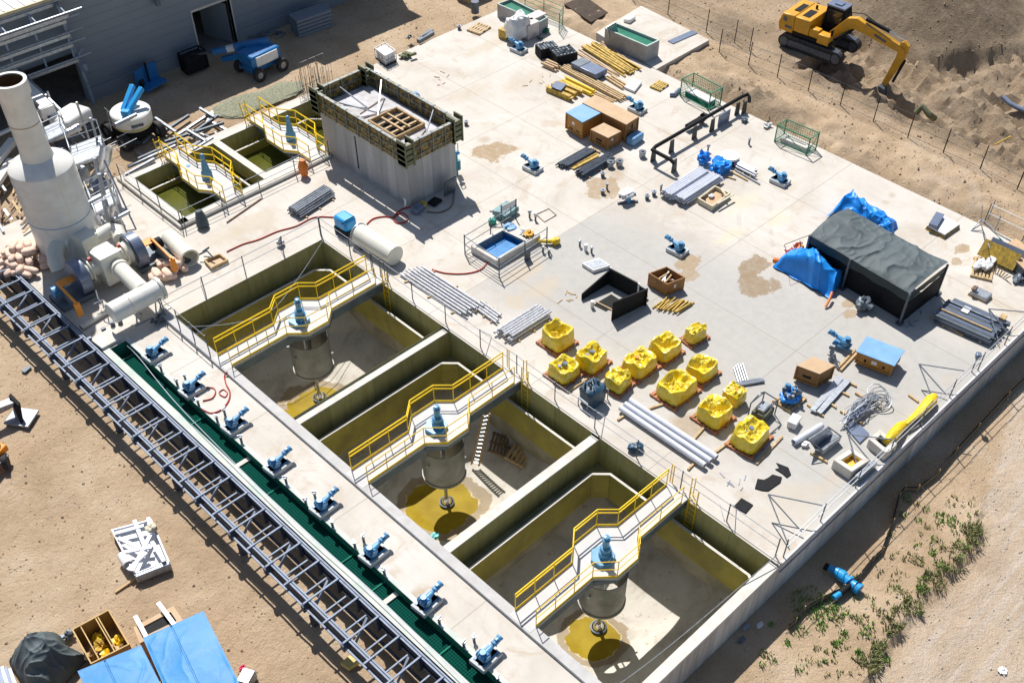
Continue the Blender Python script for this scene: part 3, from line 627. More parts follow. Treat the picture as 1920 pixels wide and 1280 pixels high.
dk = MB(); dk.add([(9.5, BY+9, -.3), (47, BY+9, -.3), (47, BY+9, 7.2), (9.5, BY+9, 7.2)], [(0, 1, 2, 3)])
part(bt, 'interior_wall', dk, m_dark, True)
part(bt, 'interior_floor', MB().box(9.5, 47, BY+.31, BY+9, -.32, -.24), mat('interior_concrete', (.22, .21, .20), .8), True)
dr = MB(); dr.box(31.22, 31.3, BY-.04, BY+.34, -.3, 2.8); dr.box(34.1, 34.18, BY-.04, BY+.34, -.3, 2.8); dr.box(31.22, 34.18, BY-.05, BY-.001, 2.72, 2.86)
part(bt, 'door_frame', dr, m_rim, True)
part(bt, 'inner_panel', MB().obox((33.5, BY+1.3, 1.1), (.08, 2.2, 2.6), R_(20)), m_build, True)
pd = MB(); pd.bar((29.2, BY-.25, 6.9), (29.9, BY-.25, 4.9), .22); pd.bar((29.9, BY-.25, 4.9), (29.3, BY-.25, 4.4), .2); pd.bar((28.6, BY-.35, 5.4), (30.4, BY-.35, 5.2), .12); pd.bar((28.8, BY-.3, 6.4), (29.7, BY-.3, 6.2), .12); pd.cyl((29.1, BY-.3, 4.4), (29.1, BY-.3, 4.0), .16)
part(bt, 'wall_bracket', pd, m_beam, True)
# steel girt frame
ft = thing('canopy_frame', 'blue grey steel girt framing projecting over the open warehouse bay', 'steel frame', (18, 60, 2.8))
for zz, yy, xe in ((6.25, 60.7, 23.6), (5.8, 59.9, 24.0), (5.25, 60.5, 24.0), (4.4, 60.6, 24.0), (3.75, 60.7, 24.0), (2.85, 60.6, 24.0)):
    c = MB(); c.box(8, xe-.9, yy-.07, yy+.07, zz-.18, zz); c.cyl((8, yy, zz+.06), (xe, yy, zz+.06), .06, n=8); part(ft, 'girt', c, m_steel, True)
for i in range(8):
    xx = 23.0-i*1.75; c = MB(); c.bar((xx, 61.15, 6.25), (xx, 59.9, 5.85), .08); c.bar((xx, 60.72, 2.8), (xx, 60.72, 6.1), .10); c.bar((xx, 61.2, 5.2), (xx, 60.5, 5.2), .08); part(ft, 'upright', c, m_bsteel, True)
c = MB(); c.bar((23.35, 60.9, -.3), (23.1, 60.9, 6.1), .16); c.bar((23.0, 60.95, 2.5), (23.5, 60.4, 3.4), .09); c.cyl((23.35, 60.5, 2.1), (23.35, 60.5, 2.5), .14); part(ft, 'column', c, m_bsteel, True)

# ------------------------------------------------------------------ concrete block with formwork
kt = thing('concrete_chamber', 'tall raw concrete chamber with yellow formwork round its top', 'concrete chamber', (31.7, 42.8, 0))
m_block = streak_mat('board_marked_concrete', (.46, .455, .45), (.50, .495, .49), (.40, .39, .375), .62)
kx0, kx1, ky0, ky1, kz = 30.02, 33.45, 38.95, 46.4, 3.15
part(kt, 'wall', MB().box(kx0, kx1, ky0, ky1, -.05, kz-.35), m_block, True, smooth=False)
part(kt, 'top_slab', MB().box(kx0+.1, kx1-.1, ky0+.1, ky1-.1, kz-.3, kz-.1), mat('deck_sheet', (.50, .50, .53), .7, var=.15, scale=2, bump=.1, dirt=(.30, .27, .22), damt=.6, dscale=1.2), True)
fm = MB(); e = .13; z0, z1 = 2.75, 3.95
m_form = bpy.data.materials.new('formwork_panel'); m_form.use_nodes = True; nt = m_form.node_tree; b = nt.nodes['Principled BSDF']; geo = N(nt, 'ShaderNodeNewGeometry'); pos = geo.outputs['Position']
c = ramp(nt, noi(nt, 5, 6, .7, pos), [(.42, (.035, .035, .028)), (.52, (.20, .135, .022)), (.68, (.48, .34, .06))]); nt.links.new(c, b.inputs['Base Color']); b.inputs['Roughness'].default_value = .6
m_frl = mat('formwork_rail', (.20, .22, .22), .5, .2, var=.5, scale=5, bump=0, dirt=(.22, .15, .03), damt=.8, dscale=3)
def fpanel(ax, c, a0, a1):
    o = MB(); n = max(1, round((a1-a0)/.95)); s_ = (a1-a0)/n
    for i in range(n):
        u0, u1 = a0+i*s_+.02, a0+(i+1)*s_-.02
        (o.box(c-.05, c+.05, u0, u1, z0, z1-.08) if ax == 0 else o.box(u0, u1, c-.05, c+.05, z0, z1-.08))
    part(kt, 'formwork_panel', o, m_form, True, bev=.01)
    o = MB()
    for zz in (z0+.25, z0+.7, z1-.08): (o.box(c-.09, c+.09, a0, a1, zz, zz+.055) if ax == 0 else o.box(a0, a1, c-.09, c+.09, zz, zz+.055))
    for i in range(n+1):
        u = a0+i*s_; (o.box(c-.11, c+.11, u-.025, u+.025, z0, z1) if ax == 0 else o.box(u-.025, u+.025, c-.11, c+.11, z0, z1))
    part(kt, 'formwork_rail', o, m_frl, True)
fpanel(0, kx0-e, ky0-.2, ky1+.2); fpanel(0, kx1+e, ky0-.2, ky1+.2); fpanel(1, ky0-e, kx0, kx1); fpanel(1, ky1+e, kx0, kx1)
for cx, cy in ((kx0, ky0), (kx1, ky0), (kx0, ky1), (kx1, ky1)):
    o = MB()
    for i in range(4): o.box(cx-.32, cx+.32, cy-.32, cy-.24, z0+i*.32, z0+i*.32+.24); o.box(cx-.32, cx-.24, cy-.24, cy+.32, z0+i*.32, z0+i*.32+.24); o.box(cx+.24, cx+.32, cy-.24, cy+.32, z0+i*.32, z0+i*.32+.24)
    for a in (-.28, .28): o.box(cx+a-.04, cx+a+.04, cy-.36, cy+.3, z0-.1, z1+.2)
    part(kt, 'corner_clamp', o, mat('clamp_olive', (.14, .15, .08), .6, .1, var=.4, scale=6), True)
hx0, hx1, hy0, hy1 = 30.75, 32.7, 40.6, 42.9; o = MB()
for i in range(26):
    u = hy0+(hy1-hy0)*i/25
    for xx in (hx0, hx1): o.box(xx-.06, xx+.06, u-.03, u+.03, kz-.1, kz+.14)
for i in range(20):
    u = hx0+(hx1-hx0)*i/19
    for yy in (hy0, hy1): o.box(u-.03, u+.03, yy-.06, yy+.06, kz-.1, kz+.14)
for i in range(3): o.box(hx0+.1, hx1-.1, hy0+.45+i*.55, hy0+.57+i*.55, kz+.0, kz+.10)
o.box(hx0+.6, hx0+.72, hy0+.2, hy1-.3, kz+.10, kz+.18); o.box(hx0+1.1, hx0+1.2, hy0+.2, hy1-.2, kz+.10, kz+.18)
part(kt, 'hatch_shuttering', o, m_lum, True); part(kt, 'hatch_shade_plate', MB().box(hx0+.08, hx1-.08, hy0+.08, hy1-.08, kz-.11, kz-.085), m_dark, True)  # near-black plate on the solid slab paints the shade down the hatch
for a, bb in (((kx0+.1, 44.6), (31.8, 43.4)), ((kx1-.1, 44.9), (31.6, 43.2)), ((kx1-.1, 40.5), (32.2, 39.9)), ((31.2, 45.9), (31.7, 44.2))):
    part(kt, 'brace', MB().bar((*a, z1-.1), (*bb, kz-.08), .06), m_steel, True)
for a, bb in (((30.5, 43.6), (32.9, 43.1)), ((31, 44), (33, 44.4)), ((31.2, 39.6), (32.6, 40.3))): part(kt, 'loose_bar', MB().bar((*a, kz-.07), (*bb, kz-.04), .04), m_rebar, True)
part(kt, 'corner_box', MB().box(kx1+.2, kx1+.8, ky1-.3, ky1+.4, 2.9, 3.5), m_steel, True)
crk = MB(); part(kt, 'wall_gap', MB().box(kx0-.006, kx0+.02, 43.3, 43.42, .35, 2.4), m_dark, True)
for i in range(9):
    x = 31.0+random.uniform(-1.1, 1.4); y = 47.3+random.uniform(-.35, 3.2) if 0 else 46.75+i*.0
rb = MB()
for i in range(34):
    x = 32.3+(i % 12)*.17; y = 51.0+(i//12)*.45; h = random.uniform(1.6, 2.6)
    rb.cyl((x, y, 0), (x+random.uniform(-.1, .1), y+random.uniform(-.1, .1), h), .014, n=5, caps=False)
for z in (.5, 1.0): rb.bar((32.3, 51, z), (34.3, 51, z), .03); rb.bar((32.3, 51.9, z), (34.3, 51.9, z), .03); rb.bar((32.3, 51, z), (32.3, 51.9, z), .03)
for i in range(3): rb.tube([(32.4+i*.6, 51.5, 2.2), (32.4+i*.6, 51.5, 2.7), (32.9+i*.6, 51.5, 2.7), (32.9+i*.6, 51.5, 2.2)], .025, 5)
solo('rebar_cage', rb, mat('rebar_steel', (.20, .19, .18), .6, .3), 'upright rebar and tie bars standing behind the concrete chamber', 'rebar')
# ------------------------------------------------------------------ bridges over the basins
def rails(t, pts, h, m, name, r=.025, mid=True, step=1.2, toe=True, post=.03, midk=.52):
    pts = [Vector(p) for p in pts]; up = Vector((0, 0, 1))
    tb = MB(); tb.tube([p+up*h for p in pts], r, 6); part(t, name, tb, m, True)
    if mid: part(t, name, MB().tube([p+up*h*midk for p in pts], r*.85, 6), m, True)
    if toe:
        o = MB()
        for a, b in zip(pts, pts[1:]): o.bar(a+up*.07, b+up*.07, .012, .12)
        part(t, 'toe_board', o, m, True)
    for a, b in zip(pts, pts[1:]):
        n = max(1, round((b-a).length/step))
        for i in range(n): part(t, 'post', MB().bar(a.lerp(b, i/n), a.lerp(b, i/n)+up*h, post, post), m, True)
    part(t, 'post', MB().bar(pts[-1], pts[-1]+up*h, post, post), m, True)
m_deck = mat('bridge_deck_concrete', (.54, .535, .525), .75, var=.06, scale=3, bump=.08)
m_dblue = mat('drive_blue_paint', (.10, .31, .52), .35, var=.12, scale=4, bump=.05, dirt=(.05, .14, .26), damt=.5, dscale=3)
BRL = ['farthest', 'middle', 'nearest']
def drive(t, x, y, z, s=1.0, cone=False):
    a = [(x-.08+.52*s*math.cos(R_(k)), y+.05+.52*s*math.sin(R_(k))) for k in (10, 55, 100, 160, 215, 260, 320)] if not cone else [(x+.34*math.cos(R_(k)), y+.34*math.sin(R_(k))) for k in range(0, 360, 60)]
    part(t, 'drive_base', MB().prism(a, z, z+.20*s), m_dblue, True, bev=.015)
    if not cone:
        part(t, 'gearbox', MB().lathe([(.0, .2), (.27, .2), (.27, .5), (.22, .52), (.22, .72), (.16, .76), (0, .76)], (x, y, z), 18).cyl((x+.1, y-.25, z+.4), (x-.2, y-.38, z+.4), .05, n=8), m_dblue, True)
        part(t, 'drive_motor', MB().lathe([(.12, .76), (.14, .8), (.14, 1.18), (.17, 1.19), (.17, 1.24), (.11, 1.27), (.11, 1.40), (0, 1.42)], (x, y, z), 16), m_dblue, True)
    else:
        part(t, 'gearbox', MB().lathe([(.30, .2), (.30, .34), (.22, .5), (.16, .9), (.11, 1.15), (.0, 1.15)], (x, y, z), 12), m_dblue, True)
        part(t, 'drive_motor', MB().lathe([(.1, 1.15), (.12, 1.2), (.12, 1.4), (.07, 1.48), (0, 1.5)], (x, y, z), 12), m_dblue, True)
for i, (cx, cy) in enumerate(CEN):
    yc = (35.43, 25.5, 15.6)[i]; cx = 20.2; x0, x1 = 15.42, 24.85; zd = .16
    t = thing('bridge', f'concrete walkway bridge with yellow rails and blue drive spanning the {BRL[i]} large basin', 'bridge', (cx, yc, 0), 0, 'bridges over the large basins')
    top = [(x0+.3, .57), (18.85, .57), (19.55, 1.17), (20.9, 1.17), (21.52, .57), (x1, .57)]; bot = [(x1, -.57), (21.52, -.57), (21.50, -.60), (20.85, -1.22), (19.6, -1.22), (18.88, -.57), (x0, -.57)]
    poly = [(a, yc+b) for a, b in bot[::-1]]+[(a, yc+b) for a, b in [(x1, .57)]+top[::-1][1:-1]+[(x0, .57)]]
    part(t, 'deck', MB().prism(poly, zd-.1, zd), m_deck, True, smooth=False)
    bm = MB()
    for s_ in (-1, 1): bm.box(x0+.35, x1-.1, yc+s_*.47-.06, yc+s_*.47+.06, zd-.62, zd-.104)
    part(t, 'girder', bm, m_beam, True)
    z9 = zd-.104
    for s_ in (-1, 1):
        bm = MB()
        L2 = [(18.88, s_*.60), (19.6, s_*1.14), (20.85, s_*1.14), (21.5, s_*.60)]
        for a, b in zip(L2, L2[1:]): bm.bar((a[0], yc+a[1], z9-.13), (b[0], yc+b[1], z9-.13), .06, .25)
        part(t, 'platform_edge_beam', bm, m_beam, True)
    H = 1.05
    rails(t, [(a, yc+b-.04, zd) for a, b in top[:1]+top[1:5]+[(24.6, .57)]], H, m_yel, 'handrail', .036, midk=.8)
    rails(t, [(a, yc+b+.04, zd) for a, b in [(x0+.35, -.57), (18.88, -.57), (19.6, -1.22), (20.85, -1.22), (21.50, -.6), (24.3, -.57)]], H, m_yel, 'handrail', .022, post=.028)
    drive(t, 19.95, yc-.2, zd)
    # stilling well and mixer shaft
    wx, wy = 20.25, yc-.02
    part(t, 'stilling_well', MB().pipe((wx, wy, -3.15), (wx, wy, -1.15), .98, .95, 40).pipe((wx, wy, -3.18), (wx, wy, -3.08), 1.03, .98, 40).pipe((wx, wy, -1.19), (wx, wy, -1.12), 1.0, .97, 40), m_well, True)
    hb = MB()
    for k in range(4): a = k*math.pi/2+.8; hb.bar((wx+.95*math.cos(a), wy+.95*math.sin(a), -1.2), (wx+.95*math.cos(a), wy+.95*math.sin(a), -.45), .05)
    for k in (2.6, 3.3, 5.9): hb.cyl((wx+.97*math.cos(k), wy+.97*math.sin(k), -1.7-.3*k+.9), (wx+1.1*math.cos(k), wy+1.1*math.sin(k), -1.7-.3*k+.9), .05, n=8)
    part(t, 'hanger', hb, m_steel, True)
    part(t, 'mixer_shaft', MB().cyl((wx, wy, -5.55), (wx, wy, zd-.1), .085, n=14), m_steel, True)
    part(t, 'foot_cone', MB().lathe([(.10, -5.0), (.24, -5.2), (.28, -5.36), (.0, -5.36)], (wx, wy, 0), 18), m_chrome, True)
    part(t, 'foot_cup', MB().lathe([(.0, -5.48), (.34, -5.48), (.37, -5.30), (.30, -5.28)], (wx, wy, 0), 20), m_dsteel, True)
    # access ladder on the far wall
    lx, ly = 24.66, yc-.75; o = MB()
    for s_ in (-.2, .2): o.bar((lx, ly+s_-.1, -1.5), (lx, ly+s_-.1, 1.05), .04)
    part(t, 'ladder_stile', o, m_yel, True); o = MB()
    for k in range(8): o.bar((lx, ly-.3, -1.45+k*.3), (lx, ly+.1, -1.45+k*.3), .025)
    part(t, 'ladder_rung', o, m_yel, True)
    gp = MB()
    for dx, dy in ((.25, .5), (.25, .62), (.35, -.55), (.25, -.45)): gp.bar((24.72+dx, yc+dy, 0), (24.72+dx, yc+dy, 1.15), .035)
    part(t, 'gate_post', gp, m_yel if i else m_dsteel, True)
for i, (px_, py_) in enumerate(((370, 320), (545, 237))):
    b = SPITS[i]; xc = (23.45, 29.15)[i]; yc = 48.75
    t = thing('footbridge', ['short walkway bridge with yellow rails over the small basin nearest the chimney', 'short walkway bridge with yellow rails over the small basin against the concrete block'][i], 'bridge', (xc, yc, 0), 0, 'footbridges over the small basins')
    L1 = [(xc-.55, 45.95), (xc-.55, 47.1), (xc-1.05, 47.8), (xc-1.05, 49.5), (xc-.55, 50.4), (xc-.55, 52.2)]; L2 = [(xc+.55, 45.95), (xc+.55, 46.8), (xc+1.15, 47.6), (xc+1.15, 49.5), (xc+.5, 50.4), (xc+.5, 52.2)]
    part(t, 'deck', MB().prism(L2+L1[::-1], .16, .26), m_deck, True, smooth=False)
    g_ = MB(); g_.box(xc-.45, xc-.35, 46.5, 51.5, -.3, .157); g_.box(xc+.35, xc+.45, 46.5, 51.5, -.3, .157); part(t, 'girder', g_, m_beam, True)
    rails(t, [(*p, .26) for p in L1], 1.0, m_yel, 'handrail', .03, step=1.1, post=.04); rails(t, [(*p, .26) for p in L2], 1.0, m_yel, 'handrail', .034, step=1.0, post=.045)
    drive(t, xc+.05, 48.6, .26, cone=True)
    o = MB()
    for s_ in (-.55, -.2): o.bar((xc-.35+s_, 51.45, -.9), (xc-.35+s_, 52.1, 1.5), .045)
    for k in range(8): o.bar((xc-.9, 51.47+k*.08, -.8+k*.3), (xc-.55, 51.47+k*.08, -.8+k*.3), .03)
    part(t, 'ladder', o, m_yel, True)
    part(t, 'deck_socket', MB().cyl((xc-.1, 50.3, .255), (xc-.1, 50.3, .275), .13, n=12), m_dblue, True)
# ------------------------------------------------------------------ temporary guard rails
def guard(name, label, pts, h=1.07, step=2.4, m=m_steel, r=.018, mids=(1, .55), braces=0, group='temporary guard rails', lean=None):
    t = thing(name, label, 'guard rail', pts[0], 0, group)
    pts = [Vector(p) for p in pts]; U = Vector((0, 0, 1))
    for k in mids: part(t, 'rail', MB().tube([p+U*h*k for p in pts], r, 5), m, True)
    n = 0
    for a, b in zip(pts, pts[1:]):
        c = max(1, round((b-a).length/step))
        for i in range(c+1):
            if i == c and b is not pts[-1]: continue
            q = a.lerp(b, i/c); part(t, 'post', MB().cyl(q, q+U*(h+.06), .028, n=6), m_dsteel, True); n += 1
            if braces and n % braces == 0:
                d = Vector(lean or (.5, .9, 0)); part(t, 'brace', MB().tube([q+U*h, q+d*.95+U*.03], .018, 5), m_steel, True)
    return t
guard('guard_rail', 'thin steel guard rail along the far edge of the large basins, fan side', [(15.5, 40.3, .02), (24.95, 40.3, 0)], braces=2, lean=(.3, .9, 0))
guard('guard_rail', 'thin steel guard rail between the large basins and the pipe bundles', [(25.0, 40.3, 0), (25.0, 10.75, 0)], braces=3, lean=(.95, .2, 0))
guard('guard_rail', 'short doubled guard rail on the wall nearest the green channel head', [(15.55, 40.2, .12), (15.55, 36.4, .12)], step=1.2)
guard('guard_rail', 'guard rail along the top of the long outer wall', [(25.2, 10.5, 0), (51.0, 10.5, 0)], step=2.6)
for x in (28.9, 37.2, 44.5): pass
og = MB()
for x, l in ((26.6, 1.9), (31.8, 1.5), (37.9, 1.7), (43.8, 1.4)):
    t = thing('outrigger_frame', {26.6: 'large tubular outrigger frame at the wall corner nearest the basins', 31.8: 'tubular outrigger brace on the wall beside the yellow lined tub', 37.9: 'triangular tube outrigger on the wall below the floodlight', 43.8: 'tube outrigger on the wall beside the grey steel stack'}[x], 'scaffold brace', (x, 10.6, 0), 0, 'outrigger braces of the wall rail')
    for a, b in (((x-.9, 10.6, .1), (x, 10.6+l, 1.0)), ((x, 10.6+l, 1.0), (x+1.1, 10.6, 1.0)), ((x, 10.6+l, 1.0), (x, 10.6, .2))): part(t, 'tube', MB().tube([a, b], .03, 6), m_gpipe, True)
t = thing('floodlight', 'small dark floodlight on the outer wall rail', 'floodlight', (40.7, 10.9, 0)); q = P(1833, 670, .9)
part(t, 'pole', MB().cyl((q.x, q.y, 0), (q.x, q.y, .9), .03, n=6), m_dsteel, True); part(t, 'lamp_housing', MB().obox((q.x, q.y, 1.0), (.3, .25, .28), .6), m_fan, True, bev=.05)
guard('guard_rail', 'thin rail along the near edge of the small water basins', [(20.2, 45.8, .05), (29.8, 45.8, .05)], step=2.4, h=1.0)
guard('guard_rail', 'thin rail on the chimney side of the small water basins', [(20.05, 45.8, .05), (20.05, 51.9, .05)], step=2.0, h=1.0)
wl = thing('edge_angle', 'pale metal edge strip along the outer wall top', 'edge strip', (38, 10.4, 0)); part(wl, 'strip', MB().box(24.9, SX1, SY0-.03, SY0+.05, -.06, .03), m_pipe, True); part(wl, 'strip', MB().box(24.9, SX1, SY0-.05, SY0-.004, -.62, -.55), m_bsteel, True)
rp = MB(); rp.stube([P(606, 450, .3), P(560, 520, -.4), P(505, 585, -.5), P(430, 607, -.4), P(342, 613, .1)], .02, 5); solo('rope', rp, m_gpipe, 'slack rope hanging across the corner of the farthest large basin', 'rope')
rp = MB(); rp.stube([P(1457, 1040, .3), P(1280, 1190, -.6), P(1170, 1275, -.9), P(1120, 1300, -1)], .02, 5); solo('rope', rp, m_gpipe, 'straight rope hanging across the front of the nearest large basin', 'rope')
# ladder and pallets inside the middle basin
la = thing('ladder', 'long timber ladder standing in the middle large basin', 'ladder', P(895, 870, -4.9)); a, b = P(884, 870, -4.9), P(898, 873, -4.9)
a2, b2 = P(906, 778, -1.9), P(918, 775, -1.9)
part(la, 'stile', MB().bar(a, a2, .06, .1), m_lum, True); part(la, 'stile', MB().bar(b, b2, .06, .1), m_lum, True)
for k in range(13): f_ = (k+.5)/13; part(la, 'rung', MB().bar(a.lerp(a2, f_), b.lerp(b2, f_), .05), m_steel, True)
def pallet(mb, c, rz, w=1.2, d=1.0, h=.13, n=6, rx=0):
    c = Vector(c)
    for i in range(n):
        y = -d/2+(i+.5)*d/n; q = Vector((0, y, h-.012)); q.rotate(Matrix.Rotation(rx, 3, 'X')); q.rotate(Matrix.Rotation(rz, 3, 'Z')); mb.obox(c+q, (w, d/n*.62, .024), rz, rx)
    for i in (-1, 0, 1):
        q = Vector((i*(w/2-.05), 0, h/2-.012)); q.rotate(Matrix.Rotation(rx, 3, 'X')); q.rotate(Matrix.Rotation(rz, 3, 'Z')); mb.obox(c+q, (.09, d, h-.024), rz, rx)
    return mb
solo('wood_pallet', pallet(MB(), P(945, 838, -4.5), R_(35), 1.3, 1.5, n=8, rx=R_(18)), m_rebar, 'dark wooden pallet lying on the middle basin floor, nearer the ladder', 'pallet', 'pallets inside the middle basin')
solo('wood_pallet', pallet(MB(), P(972, 856, -4.5), R_(20), 1.0, 1.1, n=5, rx=R_(14)), m_lum, 'slatted wooden pallet lying on the middle basin floor, farther from the ladder', 'pallet', 'pallets inside the middle basin')
bg_ = MB(); lump(bg_, P(812, 1011, -4.9), (.8, .45, .3), 3, amp=.25); solo('plastic_sheet', bg_, mat('teal_sheet', (.10, .42, .42), .4, var=.2), 'crumpled teal sheet on the middle basin floor', 'plastic sheet')
# ------------------------------------------------------------------ pumps
m_plin = mat('pump_plinth', (.50, .52, .52), .75, var=.12, bump=.1)
def make_pump():
    t = thing('pump', '', 'pump')
    part(t, 'plinth', MB().box(-.64, .56, -.44, .44, 0, .30), m_plin, bev=.02)
    part(t, 'base_frame', MB().box(-.5, .5, -.33, .33, .243, .30).box(-.48, .48, -.3, -.22, .30, .34).box(-.48, .48, .22, .3, .30, .34), m_blue, bev=.01)
    h = MB(); h.cyl((-.18, -.2, .56), (-.18, .2, .56), .24, n=20); h.box(-.36, .12, -.19, .19, .30, .60); h.cyl((-.18, -.29, .56), (-.18, -.24, .56), .19, n=16); h.cyl((-.18, .24, .56), (-.18, .30, .56), .19, n=16); h.cyl((-.2, 0, .8), (-.2, 0, .93), .11, n=12); h.cyl((-.2, 0, .91), (-.2, 0, .95), .16, n=14)
    part(t, 'gearbox', h, m_blue, bev=.02)
    bl = MB()
    for k in range(8): a = k*math.pi/4; bl.cyl((-.18+.15*math.cos(a), -.31, .56+.15*math.sin(a)), (-.18+.15*math.cos(a), -.29, .56+.15*math.sin(a)), .022, n=6)
    part(t, 'flange_bolts', bl, m_dsteel); part(t, 'oil_pipe', MB().tube([(-.35, .1, .45), (-.45, .12, .6), (-.3, .1, .8), (-.1, .05, .74)], .02, 5), m_dsteel); part(t, 'name_plate', MB().box(-.05, .08, -.2, -.192, .42, .52), m_steel)
    part(t, 'coupling', MB().cyl((.02, 0, .60), (.34, 0, .68), .17, .11, n=14).cyl((.34, 0, .68), (.50, 0, .72), .10, n=12), m_blue)
    part(t, 'flange', MB().cyl((.48, 0, .715), (.52, 0, .725), .18, n=16), m_blue)
    part(t, 'motor', MB().cyl((.52, 0, .725), (.84, 0, .80), .145, n=18).cyl((.84, 0, .80), (.94, 0, .825), .165, n=18).box(.60, .74, -.06, .06, .86, .98), m_blue)
    return t
ps = make_pump(); first = True
def place_pump(px_, py_, rz, label, group):
    global first
    q = P(px_, py_)
    if first:
        ps.matrix_basis = Matrix.Translation(q) @ Matrix.Rotation(rz, 4, 'Z') @ Matrix.Diagonal((.84, .84, .74, 1)); ps['label'] = label; ps['group'] = group; first = False; return ps
    return dup(ps, q, rz, label, group, scale=(.84, .84, .74))
ORD = ['first', 'second', 'third', 'fourth', 'fifth', 'sixth', 'seventh', 'eighth']
for i, (x, y) in enumerate(((293, 668), (362, 733), (442, 801), (522, 876), (609, 953), (702, 1041), (802, 1133), (912, 1235))):
    place_pump(x, y, R_(4), f'blue pump beside the green channel, {ORD[i]} in the row from the fans', 'blue pumps along the green channel')
for x, y, l in ((972, 96, 'in front of the white wrapped pallets'), (1194, 208, 'behind the long plywood crate'), (998, 318, 'beside the two bundles of dark tubes'), (1461, 342, 'near the slab edge beyond the white pipe bundles'), (1269, 472, 'behind the open brown crate')):
    place_pump(x, y, R_(94), 'blue pump on grey plinth, '+l, 'blue pumps scattered on the slab')
for x, y, rz, l in ((776, 186, 100, 'blue pump without plinth close to the concrete chamber'), (1577, 652, 100, 'blue pump lying on timber beside the blue lidded crate')):
    t = place_pump(x, y, R_(rz), l, 'blue pumps scattered on the slab')
    for c in list(t.children):
        if c.name.startswith('plinth'): bpy.data.objects.remove(c)
    t.location.z = -.2 if x < 800 else .05
# ------------------------------------------------------------------ pipe stubs and valves
def stub(kind):
    t = thing('pipe_stub', '', 'pipe stub')
    if kind == 0:
        part(t, 'stem', MB().cyl((0, 0, 0), (0, 0, .30), .055, n=8), m_dsteel); part(t, 'cap', MB().cyl((0, 0, .30), (0, 0, .38), .085, n=10).bar((-.12, 0, .40), (.12, 0, .42), .04), m_gpipe)
    elif kind == 1:
        part(t, 'stem', MB().cyl((0, 0, 0), (0, 0, .22), .11, n=12), m_dsteel); part(t, 'cap', MB().cyl((0, 0, .22), (0, 0, .27), .15, n=12).cyl((0, 0, .27), (0, 0, .33), .06, n=8), m_gpipe)
    elif kind == 2:
        part(t, 'stem', MB().pipe((0, 0, 0), (0, 0, .38), .09, .07, 12), m_paper); part(t, 'cap', MB().cyl((0, 0, .36), (0, 0, .40), .10, n=12), m_wht)
    else:
        part(t, 'stem', MB().cyl((0, 0, 0), (0, 0, .33), .19, n=16), m_gpipe); part(t, 'cap', MB().cyl((0, 0, .33), (0, 0, .36), .22, n=16).cyl((0, 0, .36), (0, 0, .42), .08, n=8), m_dsteel)
    return t
prot = {}
def put_stub(kind, x, y, label, group):
    q = P(x, y)
    if kind not in prot:
        prot[kind] = stub(kind); prot[kind].location = q; prot[kind].matrix_basis = Matrix.Translation(q); prot[kind]['label'] = label; prot[kind]['group'] = group; return
    dup(prot[kind], q, random.random()*3, label, group)
def near_pump(x):
    c = [293, 362, 442, 522, 609, 702, 802, 912]; return min(range(8), key=lambda k: abs(c[k]-x))
STX = (303, 333, 348, 373, 408, 422, 453, 537, 574, 591, 624, 666, 682, 721, 824, 870, 889, 934)
for k, (x, y) in enumerate(((303, 695), (333, 722), (348, 712), (373, 760), (408, 790), (422, 777), (453, 828), (537, 905), (574, 945), (591, 933), (624, 987), (666, 1026), (682, 1014), (721, 1076), (824, 1168), (870, 1212), (889, 1202), (934, 1278))):
    n = near_pump(x); sd = f'{ORD[sum(1 for q_ in STX[:k] if near_pump(q_) == n)]} of its cluster'
    put_stub(0, x, y, f'pipe stub by the {ORD[n]} channel pump from the fans, {sd}', 'pipe stubs along the green channel')
FS = [(1, 1130, 363, 'on the brown stain, nearer the basins'), (0, 1138, 355, 'on the brown stain, behind its twin'), (1, 1213, 373, 'right of the white covered unit'), (3, 1144, 313, 'below the dark tube bundles'), (1, 1130, 331, 'between dark tubes and stain'), (3, 1161, 311, 'broad one beside the small crate'), (3, 1204, 294, 'broad one near the black pipe frame'), (1, 1226, 366, 'at the tip of the white pipes'), (0, 1239, 358, 'touching the white pipe bundle'),
      (0, 993, 408, 'tall one behind the blue tank'), (0, 1004, 414, 'short one behind the blue tank'), (0, 1087, 462, 'first in the line by the grey framed lid'), (2, 1098, 470, 'white one by the grey framed lid'), (0, 1109, 474, 'last in the line by the grey framed lid'), (0, 1018, 473, 'beside the yellow pump'), (0, 1029, 478, 'in front of the yellow pump'), (0, 1404, 271, 'between the two green cages'), (0, 1327, 284, 'by the round white lid'), (2, 1110, 576, 'white one inside the black panels'), (1, 874, 234, 'alone right of the concrete chamber'), (1, 861, 55, 'at the far slab edge')]
for kd, x, y, l in FS: put_stub(kd, x, y, 'small pipe stub on the slab, '+l, 'pipe stubs on the open slab')
